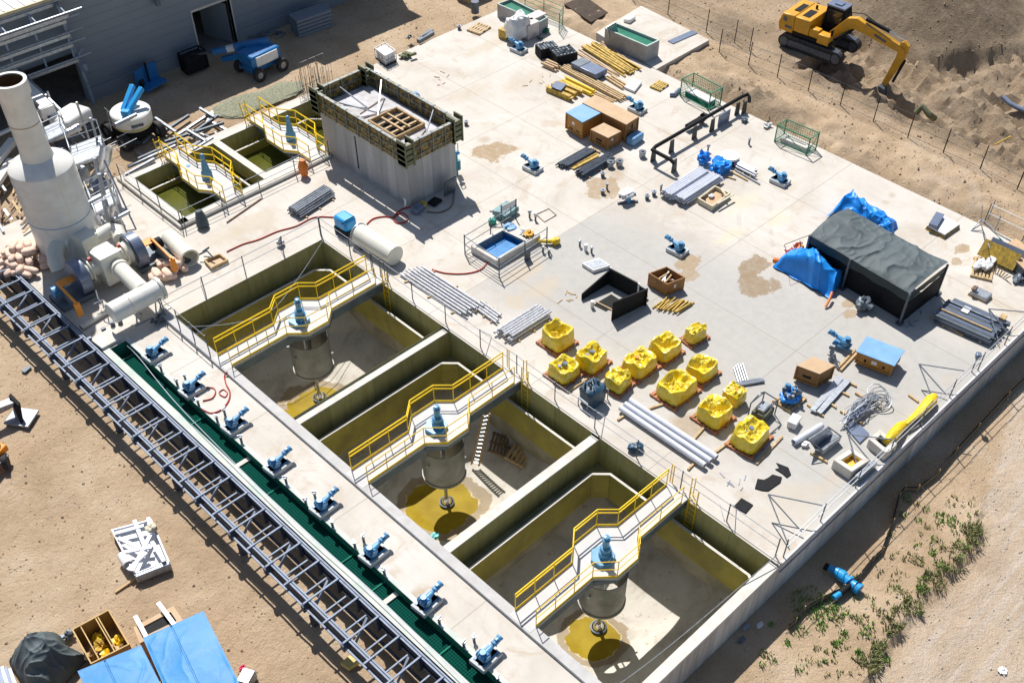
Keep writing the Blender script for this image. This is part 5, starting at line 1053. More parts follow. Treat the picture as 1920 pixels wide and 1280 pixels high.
# lumber yard at the back
def planks(name, label, a, b, w, n, m, z=.05, th=.06, lay=1, fan=.0, group='lumber stacks', cat='lumber'):
    a, b = P(*a), P(*b); d = (b-a); s_ = Vector((-d.y, d.x, 0)).normalized(); t = thing(name, label, cat, (a+b)/2, 0, group)
    for k in range(lay):
        for i in range(n):
            o = (i/(n-1)-.5 if n > 1 else 0)*w; e = random.uniform(-.12, .12); f = random.uniform(-fan, fan)
            part(t, 'board', MB().bar(a+s_*(o+f)+d.normalized()*e+Vector((0, 0, z+k*(th+.005))), b+s_*(o-f)+d.normalized()*e+Vector((0, 0, z+k*(th+.005))), w/n*.8, th), m, True)
    for u in (.15, .85): part(t, 'bearer', MB().bar(a.lerp(b, u)-s_*w*.6+Vector((0, 0, .0)), a.lerp(b, u)+s_*w*.6, .08, .04), m_lum, True)
    return t
planks('lumber_stack', 'long pale boards with yellow ends, nearest the slab edge', (1105, 88), (1185, 138), 1.1, 6, m_lumy, lay=3, fan=.15)
planks('lumber_stack', 'thin fanned white boards at the back of the lumber', (1128, 80), (1190, 130), .4, 4, m_woodl, fan=.12)
planks('lumber_stack', 'pale boards left of the back lumber stack', (1082, 97), (1160, 145), .35, 3, m_woodl, fan=.1)
planks('lumber_stack', 'long brown beams running past the grey covered stack', (1056, 128), (1168, 188), .55, 4, m_lum, lay=3)
planks('lumber_stack', 'yellow capped beam stack below the long brown beams', (1058, 152), (1112, 178), .4, 2, MATS['safety_yellow'], lay=3)
planks('lumber_stack', 'short boards lying ahead of the yellow capped stack', (1112, 176), (1150, 192), .35, 3, m_lum, lay=1)
planks('lumber_stack', 'yellow formwork sheets with a grey cover at the left of the lumber', (1036, 165), (1080, 184), 1.0, 3, m_lumy, lay=5)
planks('lumber_stack', 'short brown boards below the grey covered stack', (1140, 146), (1172, 166), .45, 3, m_lum, lay=2)
planks('lumber_stack', 'small stack of boards with a pale strip near the black crates', (1022, 122), (1045, 132), .5, 3, m_woodl, lay=4)
solo('grey_cover', MB().prism([P(*p, .4)[:2] for p in ((1033, 164), (1042, 154), (1062, 160), (1052, 172))], .4, .48), m_fan, 'small grey cover sheet on the yellow formwork sheets', 'cover', bev=.02)
t = thing('covered_stack', 'flat stack under a smooth dark grey cover among the lumber', 'covered stack', P(1105, 142)); qc, hc = quad_from((1118, 150), (1117, 142), (1070, 120), (1139, 131), 0, .45); part(t, 'cover', MB().prism(qc, .1, .5), m_fan, True, bev=.06); part(t, 'bearer', MB().prism(inset(qc, .1), 0, .1), m_black, True); part(t, 'cover_fold', MB().prism([qc[3], qc[3].lerp(qc[0], .35), qc[2].lerp(qc[1], .35), qc[2]], .50, .53), m_beam, True, bev=.02)
for x, y, a, b, l in ((1025, 103, 1.3, .9, 'black crate of round fittings, left one of the pair'), (1056, 113, 1.5, 1.2, 'black crate of round fittings, right and larger one of the pair')):
    c = P(x, y); t = thing('black_crate', l, 'crate', c, R_(-20), 'black crates of fittings'); part(t, 'bin', MB().box(-a/2, a/2, -b/2, b/2, 0, .65), m_black, bev=.03); o = MB()
    for i in range(6):
        for j in range(5): o.lathe([(0, .70+.08*random.random()), (.09, .68), (.1, .6)], (-a/2+.12+i*(a-.24)/5, -b/2+.12+j*(b-.24)/4, 0), 8)
    part(t, 'fittings', o, m_beam)
solo('folded_sheet', MB().prism([P(*p, .15)[:2] for p in ((1170, 163), (1187, 147), (1204, 154), (1190, 172))], .02, .18), m_paper, 'pale grey folded sheet right of the lumber', 'sheet', bev=.05)
# wrapped goods at the far corner
t = thing('wrapped_goods', 'tall white wrapped pallet load behind the far blue pump', 'wrapped goods', P(972, 70)); c = P(970, 74); part(t, 'load', lump(MB(), c, (1.7, 1.2, 1.75), 31, amp=.08, sq=5, n=30), m_paper, True)
solo('pink_box', MB().obox(P(993, 68)+Vector((0, 0, .5)), (1.1, .8, 1.0), .0), mat('pale_pink_wrap', (.66, .58, .54), .5, var=.1, bump=.2), 'pale wrapped box right of the tall white load', 'box', bev=.05)
solo('pink_box', MB().obox(P(1003, 55)+Vector((0, 0, .55)), (1.5, .8, .9), 0), MATS['pale_pink_wrap'], 'long pale wrapped box beside the far green tank', 'box', bev=.06)
solo('timber_box', MB().obox(P(948, 70)+Vector((0, 0, .3)), (.7, .7, .6), .1), m_lumy, 'yellow timber box left of the tall white load', 'box', bev=.02)
solo('rubber_boot', lump(MB(), P(1012, 74), (.5, .4, .3), 5, amp=.3), m_dsteel, 'dark grey bag right of the pale wrapped box', 'bag')
solo('wood_pallet', pallet(MB(), P(898, 56), R_(10), 1.3, 1.1, n=5), m_lum, 'slatted wooden pallet near the far slab corner', 'pallet'); solo('green_bag', lump(MB(), P(1024, 62), (.6, .4, .35), 3, amp=.3), m_green, 'green bag beside the far green tank', 'bag')
def gtank(label, corners, z, h, cat='tank', wall=.18, nm='green_tank', lining=True):
    q = [Vector(P(*p, z)[:2]) for p in corners]; t = thing(nm, label, cat, cen(q), 0, 'green lined tanks'); part(t, 'tank_wall', MB().frame(q, wall, -.3, h), m_cwall, True, bev=.02)
    qi = inset(q, wall-.003); o = MB()
    for i in range(4): a, b = qi[i], qi[(i+1) % 4]; o.add([(*a, h-.004), (*b, h-.004), (*b, .1), (*a, .1)], [(0, 1, 2, 3), (3, 2, 1, 0)])
    o.prism(qi, h-.2, h-.15); part(t, 'lining', o, mat('green_tank_lining', (.008, .17, .10), .35, var=.2, bump=.05), True, smooth=False)
    part(t, 'rim', MB().frame(q, wall*.8, h, h+.03), mat('pale_green_rim', (.42, .52, .46), .6), True)
    return t
gtank('far green lined tank at the slab corner with mesh fence', ((1012, 42), (1028, 33), (958, -2), (932, 8)), .9, .9, wall=.1)
gtank('tall grey tank with green lining on the separate small slab', ((1213, 88), (1237, 76), (1157, 44), (1134, 54)), 1.1, 1.1, wall=.12)
pg = MB(); q = [P(*p)[:2] for p in ((1230, 131), (1330, 76), (1202, 12), (1118, 62))]; pg.prism([Vector(p) for p in q], -.7, .03); struct('small_slab', pg, m_slab, smooth=False)
t = guard('green_fence', 'green mesh fence beside the far green tank', [P(950, 4, 0), P(1055, 48, 0), P(1048, 62, 0)], h=1.3, m=m_green, r=.025, mids=(1, .75, .5, .25, .1), step=1.6, group='green fences')
solo('grey_plank', MB().bar(P(1257, 80, .06), P(1303, 60, .06), .5, .06), m_fan, 'flat grey plank lying on the separate small slab', 'plank'); solo('white_tub', MB().obox(P(1180, 40)+Vector((0, 0, .15)), (.9, .6, .3), .2), m_wht, 'upturned white tub behind the grey tank', 'tub', bev=.14)
solo('steel_board', MB().bar(P(1140, 62, 1.0), P(1157, 52, 1.2), .05, .9), m_steel, 'upright steel board at the end of the grey tank', 'board')
solo('brown_mat', MB().prism([P(*p, -.2)[:2] for p in ((1058, 10), (1095, -6), (1140, 26), (1108, 44))], -.3, -.12), mat('dark_soil_mat', (.07, .05, .035), .95, var=.3, bump=.6), 'dark brown rectangle of fresh soil beyond the slab', 'soil bed')
solo('waste_bin', MB().cyl(P(891, 24), P(891, 24)+Vector((0, 0, .8)), .28, n=14), m_dsteel, 'dark round bin at the far slab corner', 'bin'); solo('timber_crate', MB().box(*[v for v in (P(905, 0).x-.8, P(905, 0).x+1.2, P(905, 0).y+.6, P(905, 0).y+2, -.3, .9)]), m_lum, 'brown timber crate beyond the far slab corner', 'crate')
# tote and parcel left of the far slab
t = thing('caged_tote', 'square white caged tote container beyond the concrete chamber', 'tote', P(723, 118)); q, h = quad_from((726, 126), (722, 105), (702, 90), (742, 95), 0); part(t, 'bottle', MB().prism(inset(q, .05), .15, h-.05), m_paper, True, bev=.06); part(t, 'pallet', MB().prism(q, 0, .14), m_rub, True); o = MB()
for z in (.2, h*.5, h): [o.bar((*q[i], z), (*q[(i+1) % 4], z), .035) for i in range(4)]
for i in range(4):
    for u in (0, .33, .66): p = q[i].lerp(q[(i+1) % 4], u); o.bar((*p, .14), (*p, h), .03)
part(t, 'cage', o, m_steel, True)
t = thing('olive_machine', 'low olive green machine beside the white tote', 'machine', P(762, 106)); part(t, 'body', lump(MB(), P(760, 108), (.9, .7, .35), 3, amp=.25), mat('olive', (.09, .10, .03), .6, var=.4, scale=8), True); part(t, 'arm', MB().bar(P(768, 104, .3), P(780, 100, .3), .15), MATS['olive'], True)
for a, b, l in (((784, 78), (812, 62), 'nearer'), ((790, 72), (810, 58), 'farther')): solo('dark_channel', MB().bar(P(*a, .15), P(*b, .15), .25, .25), m_beam, f'dark steel channel at the far slab edge, {l} of the two', 'steel channel', 'dark channels at the slab edge')
solo('valve', lump(MB(), P(768, 74), (.5, .35, .3), 2, amp=.3), m_dsteel, 'small dark fitting at the far slab edge left of the channels', 'fitting')
# ------------------------------------------------------------------ covered shelter
def cloth(mb, fn, nu, nv, amp, fq, sd):
    def g_(u, v):
        p = Vector(fn(u, v)); q = Vector((p.x*fq+sd, p.y*fq, 0)); w1 = Vector((noise.noise(q*.6), noise.noise(q*.6+Vector((9, 0, 0))), 0))*.9
        k = (1-abs(noise.noise(q+w1)))**7+.6*(1-abs(noise.noise(q*1.9+w1*1.3+Vector((4, 7, 0)))))**8+.35*(1-abs(noise.noise(Vector((q.x*.6+q.y*2.2, q.y*.5-q.x*1.1, 3)))))**9
        e_ = sm(0, .06, min(u, 1-u, v, 1-v))*.8+.2
        return p+Vector((0, 0, amp*e_*(k*1.5-.5)+amp*.8*noise.noise(q*.5)))
    return mb.grid(g_, nu, nv)
SA, SB, SD_ = P(1519, 441, 1.85), P(1706, 551, 1.85), P(1592, 392, 1.85); SCc = SB+(SD_-SA)
t = thing('shelter', 'dark framed shelter under a wrinkled charcoal tarpaulin roof', 'shelter', ((SA+SCc)/2).xy.to_3d())
def roof(u, v):
    p = SA+(SB-SA)*u+(SD_-SA)*v; sag = .28*math.sin(math.pi*v)**.7+.12*math.sin(u*math.pi*3+1)*math.sin(math.pi*v)
    return (p.x, p.y, p.z+sag+.15*sm(.8, 1, u)*v)
part(t, 'roof_sheet', cloth(MB(), roof, 130, 80, .062, .62, 3), m_tarpg, True, ang=35)
m_sk = mat('dark_green_skirt', (.012, .030, .032), .6, var=.2, bump=.2, bscale=5)
for a, b in ((SA, SB), (SB, SCc), (SD_, SA)): part(t, 'skirt', MB().grid(lambda u, v, a=a, b=b: a.lerp(b, u)+Vector((0, 0, -.45*v-.02+.03*math.sin(u*25)*v)), 24, 3), m_sk, True)
for a in (SA, SB, SCc, SD_, SA.lerp(SB, .42)): i_ = Vector((a.x, a.y, 0)); part(t, 'leg', MB().bar(i_, a, .10), m_dsteel, True); part(t, 'foot', MB().bar(i_+Vector((-.2, 0, .04)), i_+Vector((.2, 0, .04)), .3, .08), m_dsteel, True)
ins = [SA, SB, SCc, SD_]
lo = MB(); a, b = SA.lerp(SB, .36), SB; n_ = (SD_-SA).normalized()*.25
lo.bar(SA+(SB-SA)*.05+n_-Vector((0, 0, 1.25)), b+n_-Vector((0, 0, 1.25)), .04, 1.15); lo.bar(SB+(SCc-SB)*.05-Vector((.1, 0, 1.4)), SCc-Vector((.1, 0, 1.15)), .04, 1.35); lo.bar(SA+Vector((.1, .1, -1.0)), SD_+Vector((.1, 0, -1.0)), .04, 1.6); part(t, 'side_sheet_and_shade_fill', lo, m_black, True)  # dark side walls, plus a black right-end panel added as the shade inside
part(t, 'stored_machine', MB().obox(((SA+SCc)/2).xy.to_3d()+Vector((0, 0, .6)), (1.6, 4.2, 1.1), math.atan2((SB-SA).y, (SB-SA).x)+math.pi/2), m_black, True, bev=.1)
def tarp(name, label, c, sz, sd, m, rz=0, amp=.22, n=40, **k): return solo(name, lump(MB(), c, sz, sd, n=n, amp=amp, freq=1.9, sq=2.6, rz=rz), m, label, 'tarpaulin', **k)
t = thing('tarpaulin_heap', 'bright blue tarpaulin heap at the camera side of the shelter, red edge showing', 'tarpaulin', P(1520, 520), 0, 'blue tarpaulins by the shelter')
q = [P(*p) for p in ((1448, 500), (1500, 466), (1588, 515), (1556, 562))]
def th(u, v):
    p = q[0].lerp(q[1], v).lerp(q[3].lerp(q[2], v), u); h = 1.35*math.sin(math.pi*min(1, max(0, u*1.0)))**.6*math.sin(math.pi*min(.98, v*.62+.36))**.8 if 0 < u < 1 else 0
    h *= sm(0, .2, v)*.95+.05; return (p.x+.25*noise.noise(Vector((u*4, v*4, 1))), p.y+.25*noise.noise(Vector((u*4, v*4, 5))), .04+h)
part(t, 'sheet', cloth(MB(), th, 110, 90, .19, .5, 8), m_tarpb, True, ang=35)
part(t, 'red_edge', MB().tube([P(1548, 575, .1), P(1555, 562, .3), P(1560, 548, .4)], .07, 6).tube([P(1452, 488, .2), P(1470, 492, .4), P(1490, 478, .45), P(1503, 462, .6)], .16, 8), m_orc, True)
t = thing('tarpaulin_heap', 'bright blue tarpaulin draped along the far side of the shelter', 'tarpaulin', P(1630, 420), 0, 'blue tarpaulins by the shelter'); q2 = [P(*p) for p in ((1548, 408), (1585, 378), (1680, 425), (1672, 452))]
def th2(u, v):
    p = q2[0].lerp(q2[1], v).lerp(q2[3].lerp(q2[2], v), u); h = (1.3-.75*u)*math.sin(math.pi*(.12+.85*v))**.8*sm(0, .12, u)*sm(1, .9, u); return (p.x+.2*noise.noise(Vector((u*5, v*4, 2))), p.y+.2*noise.noise(Vector((u*5, v*4, 8))), .03+h)
part(t, 'sheet', cloth(MB(), th2, 110, 50, .13, .75, 4), m_tarpb, True, ang=35)
o = MB(); [lump(o, P(x, y, .1), (a, a*.8, .5), x, amp=.3, n=12) for x, y, a in ((1480, 480, .7), (1492, 470, .5))]; part(thing('tool_pile', 'red and grey tools heaped beside the blue tarpaulin heap', 'tools', P(1485, 476)), 'tool_heap', o, m_red, True)
solo('probe_stand', MB().tube([P(1470, 462, .03), P(1472, 458, .1), P(1472, 458, 1.7), P(1560, 425, 1.7)], .02, 5).bar(P(1500, 452, 0), P(1500, 452, 1.1), .04).bar(P(1491, 464, .4), P(1505, 455, .4), .06), m_rebar, 'thin wire gate frame standing left of the shelter', 'wire gate')
t = thing('dark_pump', 'dark grey blue pump on the slab beside the shelter leg', 'pump', P(1616, 575)); c = P(1616, 578)
part(t, 'body', lump(MB(), c, (.8, .7, .75), 14, amp=.2), m_beam, True); part(t, 'inlet', MB().cyl(c+Vector((-.5, .0, .35)), c+Vector((-.2, 0, .4)), .16).cyl(c+Vector((0, -.5, .3)), c+Vector((0, -.2, .35)), .16), m_beam, True, label='round inlet flanges')
# items near the right slab corner
def stackbox(name, label, nb, ntp, lt, rt, mats, cat, h=None, grp=None):
    q, h = quad_from(nb, ntp, lt, rt, 0, h); t = thing(name, label, cat, cen(q), 0, grp); k = len(mats); z = 0
    for i, m in enumerate(mats): part(t, ('base', 'layer', 'top_sheet')[min(i, 2)], MB().prism(inset(q, .02*i), z, h*(i+1)/k), m, True, bev=.01); z = h*(i+1)/k+.002
    return t, q, h
t, q, h = stackbox('sheet_stack', 'pallet of sheets with a pale top near the slab edge', (1771, 449), (1772, 441), (1737, 422), (1802, 420), (m_lumy, m_rebar, m_paper), 'sheet stack'); part(t, 'loose_box', MB().bar((*(q[3].lerp(q[0], .3)), h+.12), (*(q[3].lerp(q[2], .8)), h+.12), .45, .2), m_fan, True)
t, q, h = stackbox('sheet_stack', 'small stack of grey panels on pallet above the steel stack', (1850, 570), (1850, 561), (1817, 545), (1863, 550), (m_lum, m_paper, m_steel), 'sheet stack'); part(t, 'fitting', lump(MB(), P(1826, 544, .3), (.4, .3, .25), 3), m_rebar, True)
q, h = quad_from((1857, 648), (1859, 637), (1752, 590), (1893, 602), 0, .45)
t = thing('steel_stack', 'wide stack of long dark grey steel bars by the wall corner', 'steel stack', cen(q)); random.seed(3)
for k in range(3):
    for i in range(13): u = (i+.5)/13; a, b = q[0].lerp(q[1], u), q[3].lerp(q[2], u); d = (b-a).normalized()*random.uniform(-.12, .12); part(t, 'steel_bar', MB().bar((*(a+d), .14+k*.13), (*(b+d), .14+k*.13), .11, .10), (m_dsteel, m_fan, m_beam)[(i+k) % 3], True)
for u in (.15, .8): part(t, 'bearer', MB().bar((*q[0].lerp(q[3], u), .045), (*q[1].lerp(q[2], u), .045), .1, .085), m_lum, True)
for u, m, w_ in ((.3, m_lum, .08), (.75, m_gpipe, .1)): a, b = q[0].lerp(q[1], u), q[3].lerp(q[2], u); part(t, 'top_board', MB().bar((*a.lerp(b, .1), .5), (*b, .5), w_, .05), m, True)
part(t, 'label_sheet', MB().obox((*(cen(q).xy+Vector((.3, .5))), .49), (.5, .35, .02), .1), m_paper, True); part(t, 'strap_block', MB().obox((*(q[1].lerp(q[2], .12)), .52), (.4, .3, .12), .1), m_lum, True)
solo('timber_bearer', MB().bar(P(1745, 594, .05), P(1806, 629, .05), .08), m_lum, 'long thin timber lying below the grey steel stack', 'timber', 'timber bearers'); solo('timber_bearer', MB().bar(P(1704, 740, .05), P(1722, 753, .05), .1, .08), m_lum, 'short timber offcut left of the yellow duct', 'timber', 'timber bearers')
solo('junction_box', MB().obox(P(1838, 635)+Vector((0, 0, .2)), (.3, .3, .3), .3), m_dsteel, 'small open dark box below the grey steel stack', 'box', bev=.03)
t = thing('bag_pallet', 'pallet of white bags right of the shelter', 'bag pallet', P(1842, 503)); part(t, 'pallet', pallet(MB(), P(1842, 506), .4, 1.7, 1.1), m_lum, True)
for (x, y, a, b) in ((1834, 500, 1.1, .45), (1848, 504, .7, .5), (1856, 494, .8, .5)): part(t, 'bag', lump(MB(), P(x, y, .14), (a, b, .35), x, amp=.15), m_paper, True)
t = thing('broken_pallet', 'tilted timber formwork leaning with grey sheets by the plywood box', 'formwork', P(1870, 500)); part(t, 'board', MB().obox(P(1868, 492)+Vector((0, 0, .5)), (.2, 2.0, .9), .05, 0, R_(35)), m_lumy, True); part(t, 'sheet', MB().obox(P(1880, 490)+Vector((0, 0, .5)), (.06, 2.0, 1.0), .05, 0, R_(40)), m_fan, True)
for i in range(6): part(t, 'stick', MB().bar(P(1866+i*4, 512+i*2, .05), P(1870+i*5, 498+i*4, .35), .06), (m_lum, m_lumy)[i % 2], True)
t = thing('plywood_box', 'long plywood topped box with teal net at the slab edge', 'box', P(1910, 475)); qb = [P(*p, .6) for p in ((1920, 505), (1960, 490), (1905, 447), (1878, 462))]; part(t, 'box', MB().prism([v[:2] for v in qb], .05, .55), m_dsteel, True); part(t, 'lid', MB().prism([v[:2] for v in qb], .56, .62), m_woodl, True, bev=.01); part(t, 'net', lump(MB(), P(1872, 466, 0), (1.1, .9, .35), 5, amp=.45, n=20), mat('teal_net', (.01, .30, .27), .5), True)
solo('dark_bundle', lump(MB(), P(1912, 524), (1.2, .8, .3), 5, amp=.3), m_dsteel, 'low dark bundle at the right edge below the plywood box', 'bundle')
for sx in (0,):
    t = thing('scaffold_frame', 'tubular scaffold frame standing at the far right slab edge', 'scaffold', P(1850, 430))
    for a, za, b, zb in (((1839, 415), 0, (1842, 385), 1.6), ((1839, 412), 0, (1864, 436), .0), ((1864, 436), 0, (1864, 436), 1.1), ((1839, 412), .2, (1820, 433), 0), ((1820, 433), 0, (1843, 432), .1), ((1864, 430), 1.0, (1843, 412), 1.0), ((1852, 412), .0, (1852, 412), 1.3), ((1843, 432), .1, (1856, 465), 1.0), ((1866, 436), .9, (1900, 455), .4)): part(t, 'tube', MB().tube([P(*a, za), P(*b, zb) if a != b else P(*a, za)+Vector((0, 0, zb-za))], .03, 6), m_gpipe, True)
guard('guard_rail', 'thin rail along the far right edge of the slab', [P(1845, 418, 0), P(1990, 487, 0)], h=1.2, step=2.5)
t = thing('steel_planks', 'two flat grey steel planks on timber bearers by the slanted crate', 'steel planks', P(1555, 740))
for a, b in (((1524, 770), (1576, 707)), ((1534, 773), (1590, 712))): part(t, 'plank', MB().bar(P(*a, .14), P(*b, .14), .30, .06), m_steel, True)
for a, b in (((1514, 758), (1544, 780)), ((1538, 744), (1568, 764)), ((1560, 726), (1592, 742)), ((1574, 708), (1606, 724))): part(t, 'bearer', MB().bar(P(*a, .05), P(*b, .05), .09, .09), m_lum, True)
for k, (a, b) in enumerate((((1570, 690), (1604, 655)), ((1576, 694), (1608, 660)))): solo('timber_bearer', MB().bar(P(*a, .07), P(*b, .07), .1), m_lum, 'timber between the two lone crates near the wall, '+('left', 'right')[k], 'timber', 'timber bearers')
solo('fitting_frame', MB().tube([P(1555, 672, .1), P(1565, 665, .5), P(1568, 680, .2), P(1572, 690, .1)], .06, 6).cyl(P(1560, 660, .1), P(1560, 660, .4), .12).bar(P(1552, 664, .2), P(1575, 680, .2), .05), m_beam, 'dark pipe fittings between the pump and the slanted crate', 'fitting')
t = thing('blue_tub', 'bright blue wrapped tub of dark fittings on a pallet', 'tub', P(1480, 752)); c = P(1480, 752); part(t, 'pallet', pallet(MB(), c, .0, 1.25, 1.05), m_lum, True); part(t, 'wrap', lump(MB(), c+Vector((0, 0, .13)), (1.15, .95, .45), 5, amp=.12, n=24), m_tarpb, True); o = MB(); random.seed(5)
for i in range(16): a = c+Vector((random.uniform(-.35, .3), random.uniform(-.3, .3), .52)); o.cyl(a, a+Vector((random.uniform(-.1, .1), random.uniform(-.1, .1), .22)), .07, n=8)
part(t, 'fittings', o, m_beam, True); part(t, 'fitting', MB().cyl(c+Vector((0, .3, .5)), c+Vector((.1, .3, .8)), .13), m_blue, True)
t = thing('lattice_machine', 'olive black machine with open tube frame behind the nearest wrap', 'machine', P(1428, 778)); c = P(1428, 780); part(t, 'body', MB().obox(c+Vector((0, 0, .25)), (.9, .7, .42), .1), mat('olive_dark', (.06, .065, .04), .6, var=.4, scale=8), True, bev=.05); part(t, 'tank', MB().obox(c+Vector((.0, .05, .52)), (.6, .4, .2), .1), m_gpipe, True, bev=.02)
for dx, dy in ((-.5, -.35), (.5, -.35), (.5, .4), (-.5, .4)): part(t, 'frame_tube', MB().tube([c+Vector((dx, dy, 0)), c+Vector((dx, dy, .9)), c+Vector((0 if dx < 0 else .2, dy, 1.05))], .03, 6), m_dsteel, True)
for a, b in (((-.5, -.35), (.5, -.35)), ((.5, -.35), (.5, .4)), ((.5, .4), (-.5, .4))): part(t, 'frame_tube', MB().tube([c+Vector((*a, .9)), c+Vector((*b, .9))], .03, 6), m_dsteel, True)
t = thing('blue_machine', 'dark blue bin of stalks behind the guard rail near the wraps', 'bin', P(1108, 752)); c = P(1110, 752); part(t, 'bin', lump(MB(), c, (1.05, .95, 1.05), 11, amp=.05, sq=7, n=24), mat('navy_plastic', (.015, .06, .11), .4, var=.3, bump=.2), True); o = MB()
for i in range(14): a = c+Vector((random.uniform(-.3, .3), random.uniform(-.25, .25), .9)); o.cyl(a, a+Vector((random.uniform(-.15, .15), random.uniform(-.1, .1), .3)), .035, n=6)
part(t, 'stalks', o, m_beam, True); part(t, 'hoop', MB().tube([c+Vector((.6, -.4, 0)), c+Vector((.6, -.4, .6)), c+Vector((.7, .3, .6)), c+Vector((.7, .3, 0))], .03, 6).tube([c+Vector((-.6, .3, 0)), c+Vector((-.6, .3, .5)), c+Vector((-.65, -.3, .5)), c+Vector((-.65, -.3, 0))], .03, 6), m_gpipe, True)
solo('tied_bag', lump(MB(), P(1191, 843), (.75, .5, .36), 5, amp=.1, n=24, rz=-.5), MATS['navy_plastic'], 'small dark blue tied bag behind the guard rail', 'bag')
t = thing('cool_box', 'white cool box standing near the lattice machine', 'cool box', P(1487, 795)); c = P(1487, 796); part(t, 'box', MB().obox(c+Vector((0, 0, .16)), (.62, .4, .30), .2), m_paper, True, bev=.04); part(t, 'lid', MB().obox(c+Vector((0, 0, .35)), (.66, .44, .08), .2), m_paper, True, bev=.03)
solo('white_duct', MB().pipe(P(1488, 829, .17), P(1541, 797, .17), .15, .12, 16), m_pipe, 'short white duct lying behind the open grey trough', 'duct'); solo('white_bottle', lump(MB(), P(1509, 836), (.4, .3, .25), 3, amp=.2), m_paper, 'small white bottle beside the white duct', 'bottle')
t = thing('steel_trough', 'open V shaped grey steel trough on the slab near the wall', 'trough', P(1543, 840)); A, B, C, D, E_, F2 = P(1541, 854, .1), P(1575, 827, .1), P(1553, 800, .9), P(1516, 824, .9), P(1528, 842, .06), P(1562, 815, .06)
part(t, 'back_panel', MB().hexa([E_, F2, F2+Vector((.06, .04, 0)), E_+Vector((.06, .04, 0))], [D, C, C+Vector((.06, .04, 0)), D+Vector((.06, .04, 0))]), m_gpipe, True); part(t, 'front_panel', MB().hexa([E_, F2, B, A], [E_+Vector((0, 0, .06)), F2+Vector((0, 0, .06)), B+Vector((0, 0, .35)), A+Vector((0, 0, .35))]), m_gpipe, True); part(t, 'strut', MB().bar(D, A+Vector((0, 0, .3)), .04).bar(C, B+Vector((0, 0, .3)), .04), m_dsteel, True); part(t, 'skid_timber', MB().bar(P(1520, 848, .05), P(1551, 866, .05), .1), m_lum, True)
solo('grey_plate', MB().prism([P(*p, .08)[:2] for p in ((1585, 800), (1600, 784), (1630, 813), (1612, 830))], .05, .10), m_fan, 'flat blue grey plate lying at the end of the wire bundle', 'plate'); random.seed(9)
t = thing('wire_bundle', 'messy bundle of grey wire and conduit on timbers', 'wire bundle', P(1620, 765))
for i in range(46):
    u = random.random(); a = P(1578+random.uniform(-6, 14), 792+random.uniform(-8, 10), .1+.3*random.random()); b = P(1640+random.uniform(-12, 18), 738+random.uniform(-10, 14), .1+.35*random.random()); m_ = a.lerp(b, random.uniform(.3, .7))+Vector((random.uniform(-.5, .5), random.uniform(-.3, .3), random.uniform(0, .3))); s0, s1 = random.uniform(0, .35), random.uniform(.65, 1)
    part(t, 'wire', MB().tube([a.lerp(b, s0), m_, a.lerp(b, s1)], .018, 4), (m_gpipe, m_fan, m_steel)[i % 3], True)
for k in range(4): c = P(1645+k*3, 735+k*5, .3); part(t, 'coil', MB().tube([c+Vector((.45*math.cos(a_), .45*math.sin(a_), .1*math.sin(a_*2+k))) for a_ in [j*.5 for j in range(14)]], .025, 5), m_gpipe, True)
for a, b in (((1604, 736), (1648, 762)), ((1576, 770), (1618, 795)), ((1630, 748), (1652, 765))): part(t, 'bearer', MB().bar(P(*a, .06), P(*b, .06), .1), m_lum, True)
t = thing('yellow_duct', 'crumpled yellow flexible duct lying along the outer wall', 'duct', P(1710, 790)); part(t, 'duct', MB().tube([P(*p, z) for p, z in (((1662, 828), .5), ((1675, 815), .45), ((1688, 800), .3), ((1700, 792), .25), ((1716, 780), .22), ((1732, 766), .25), ((1746, 750), .3), ((1752, 742), .3))], [.16, .26, .24, .12, .17, .25, .29, .16], 14), MATS['safety_yellow'], True)
part(t, 'fold', MB().tube([P(1700, 795, .38), P(1728, 773, .48), P(1748, 750, .55)], .07, 6).tube([P(1664, 826, .62), P(1684, 806, .62)], .07, 6), MATS['safety_yellow'], True)
def tub(label, nb, lt, rt, h, inner, w_=.22, z=0):
    A, L_, Rr = P(*nb, h), P(*lt, h), P(*rt, h); q = [Vector(v[:2]) for v in (A, Rr, L_+Rr-A, L_)]; t = thing('concrete_tub', label, 'tub', cen(q), 0, 'concrete tubs by the wall'); part(t, 'tub_wall', MB().frame(q, w_, 0, h), m_rim, True, bev=.02); part(t, 'tub_lining', MB().prism(inset(q, w_), .003, h*.35 if inner is m_black else h*.55), inner, True); return t, q
t, q = tub('square concrete tub with a bright yellow lining near the wall', (1597, 884), (1563, 861), (1631, 862), .55, mat('amber_lining', (.80, .50, .06), .5, var=.15, bump=.1)); o = MB(); qi = inset(q, .2); o.bar((*qi[0], .45), (*qi[2].lerp(qi[3], .4), .45), .03); part(t, 'liner_wall', MB().frame(inset(q, .22), .04, .1, .5), m_lumy, True); part(t, 'side_rail', MB().bar((*(q[0]+Vector((.1, -.25))), .2), (*(q[1]+Vector((.3, -.15))), .2), .2, .35), m_gpipe, True)
t, q = tub('concrete tub with a dark opening holding the end of the yellow duct', (1662, 850), (1629, 822), (1683, 832), .5, m_black)
for i in range(4): solo('steel_post', MB().bar(P(1656+i*5, 851+i*2-4, 0), P(1656+i*5, 851+i*2-4, 0)+Vector((0, 0, .3)), .08), m_gpipe, f'short steel stub below the dark opening tub, {ORD[i]} from the left', 'steel stub', 'steel stubs by the tub')
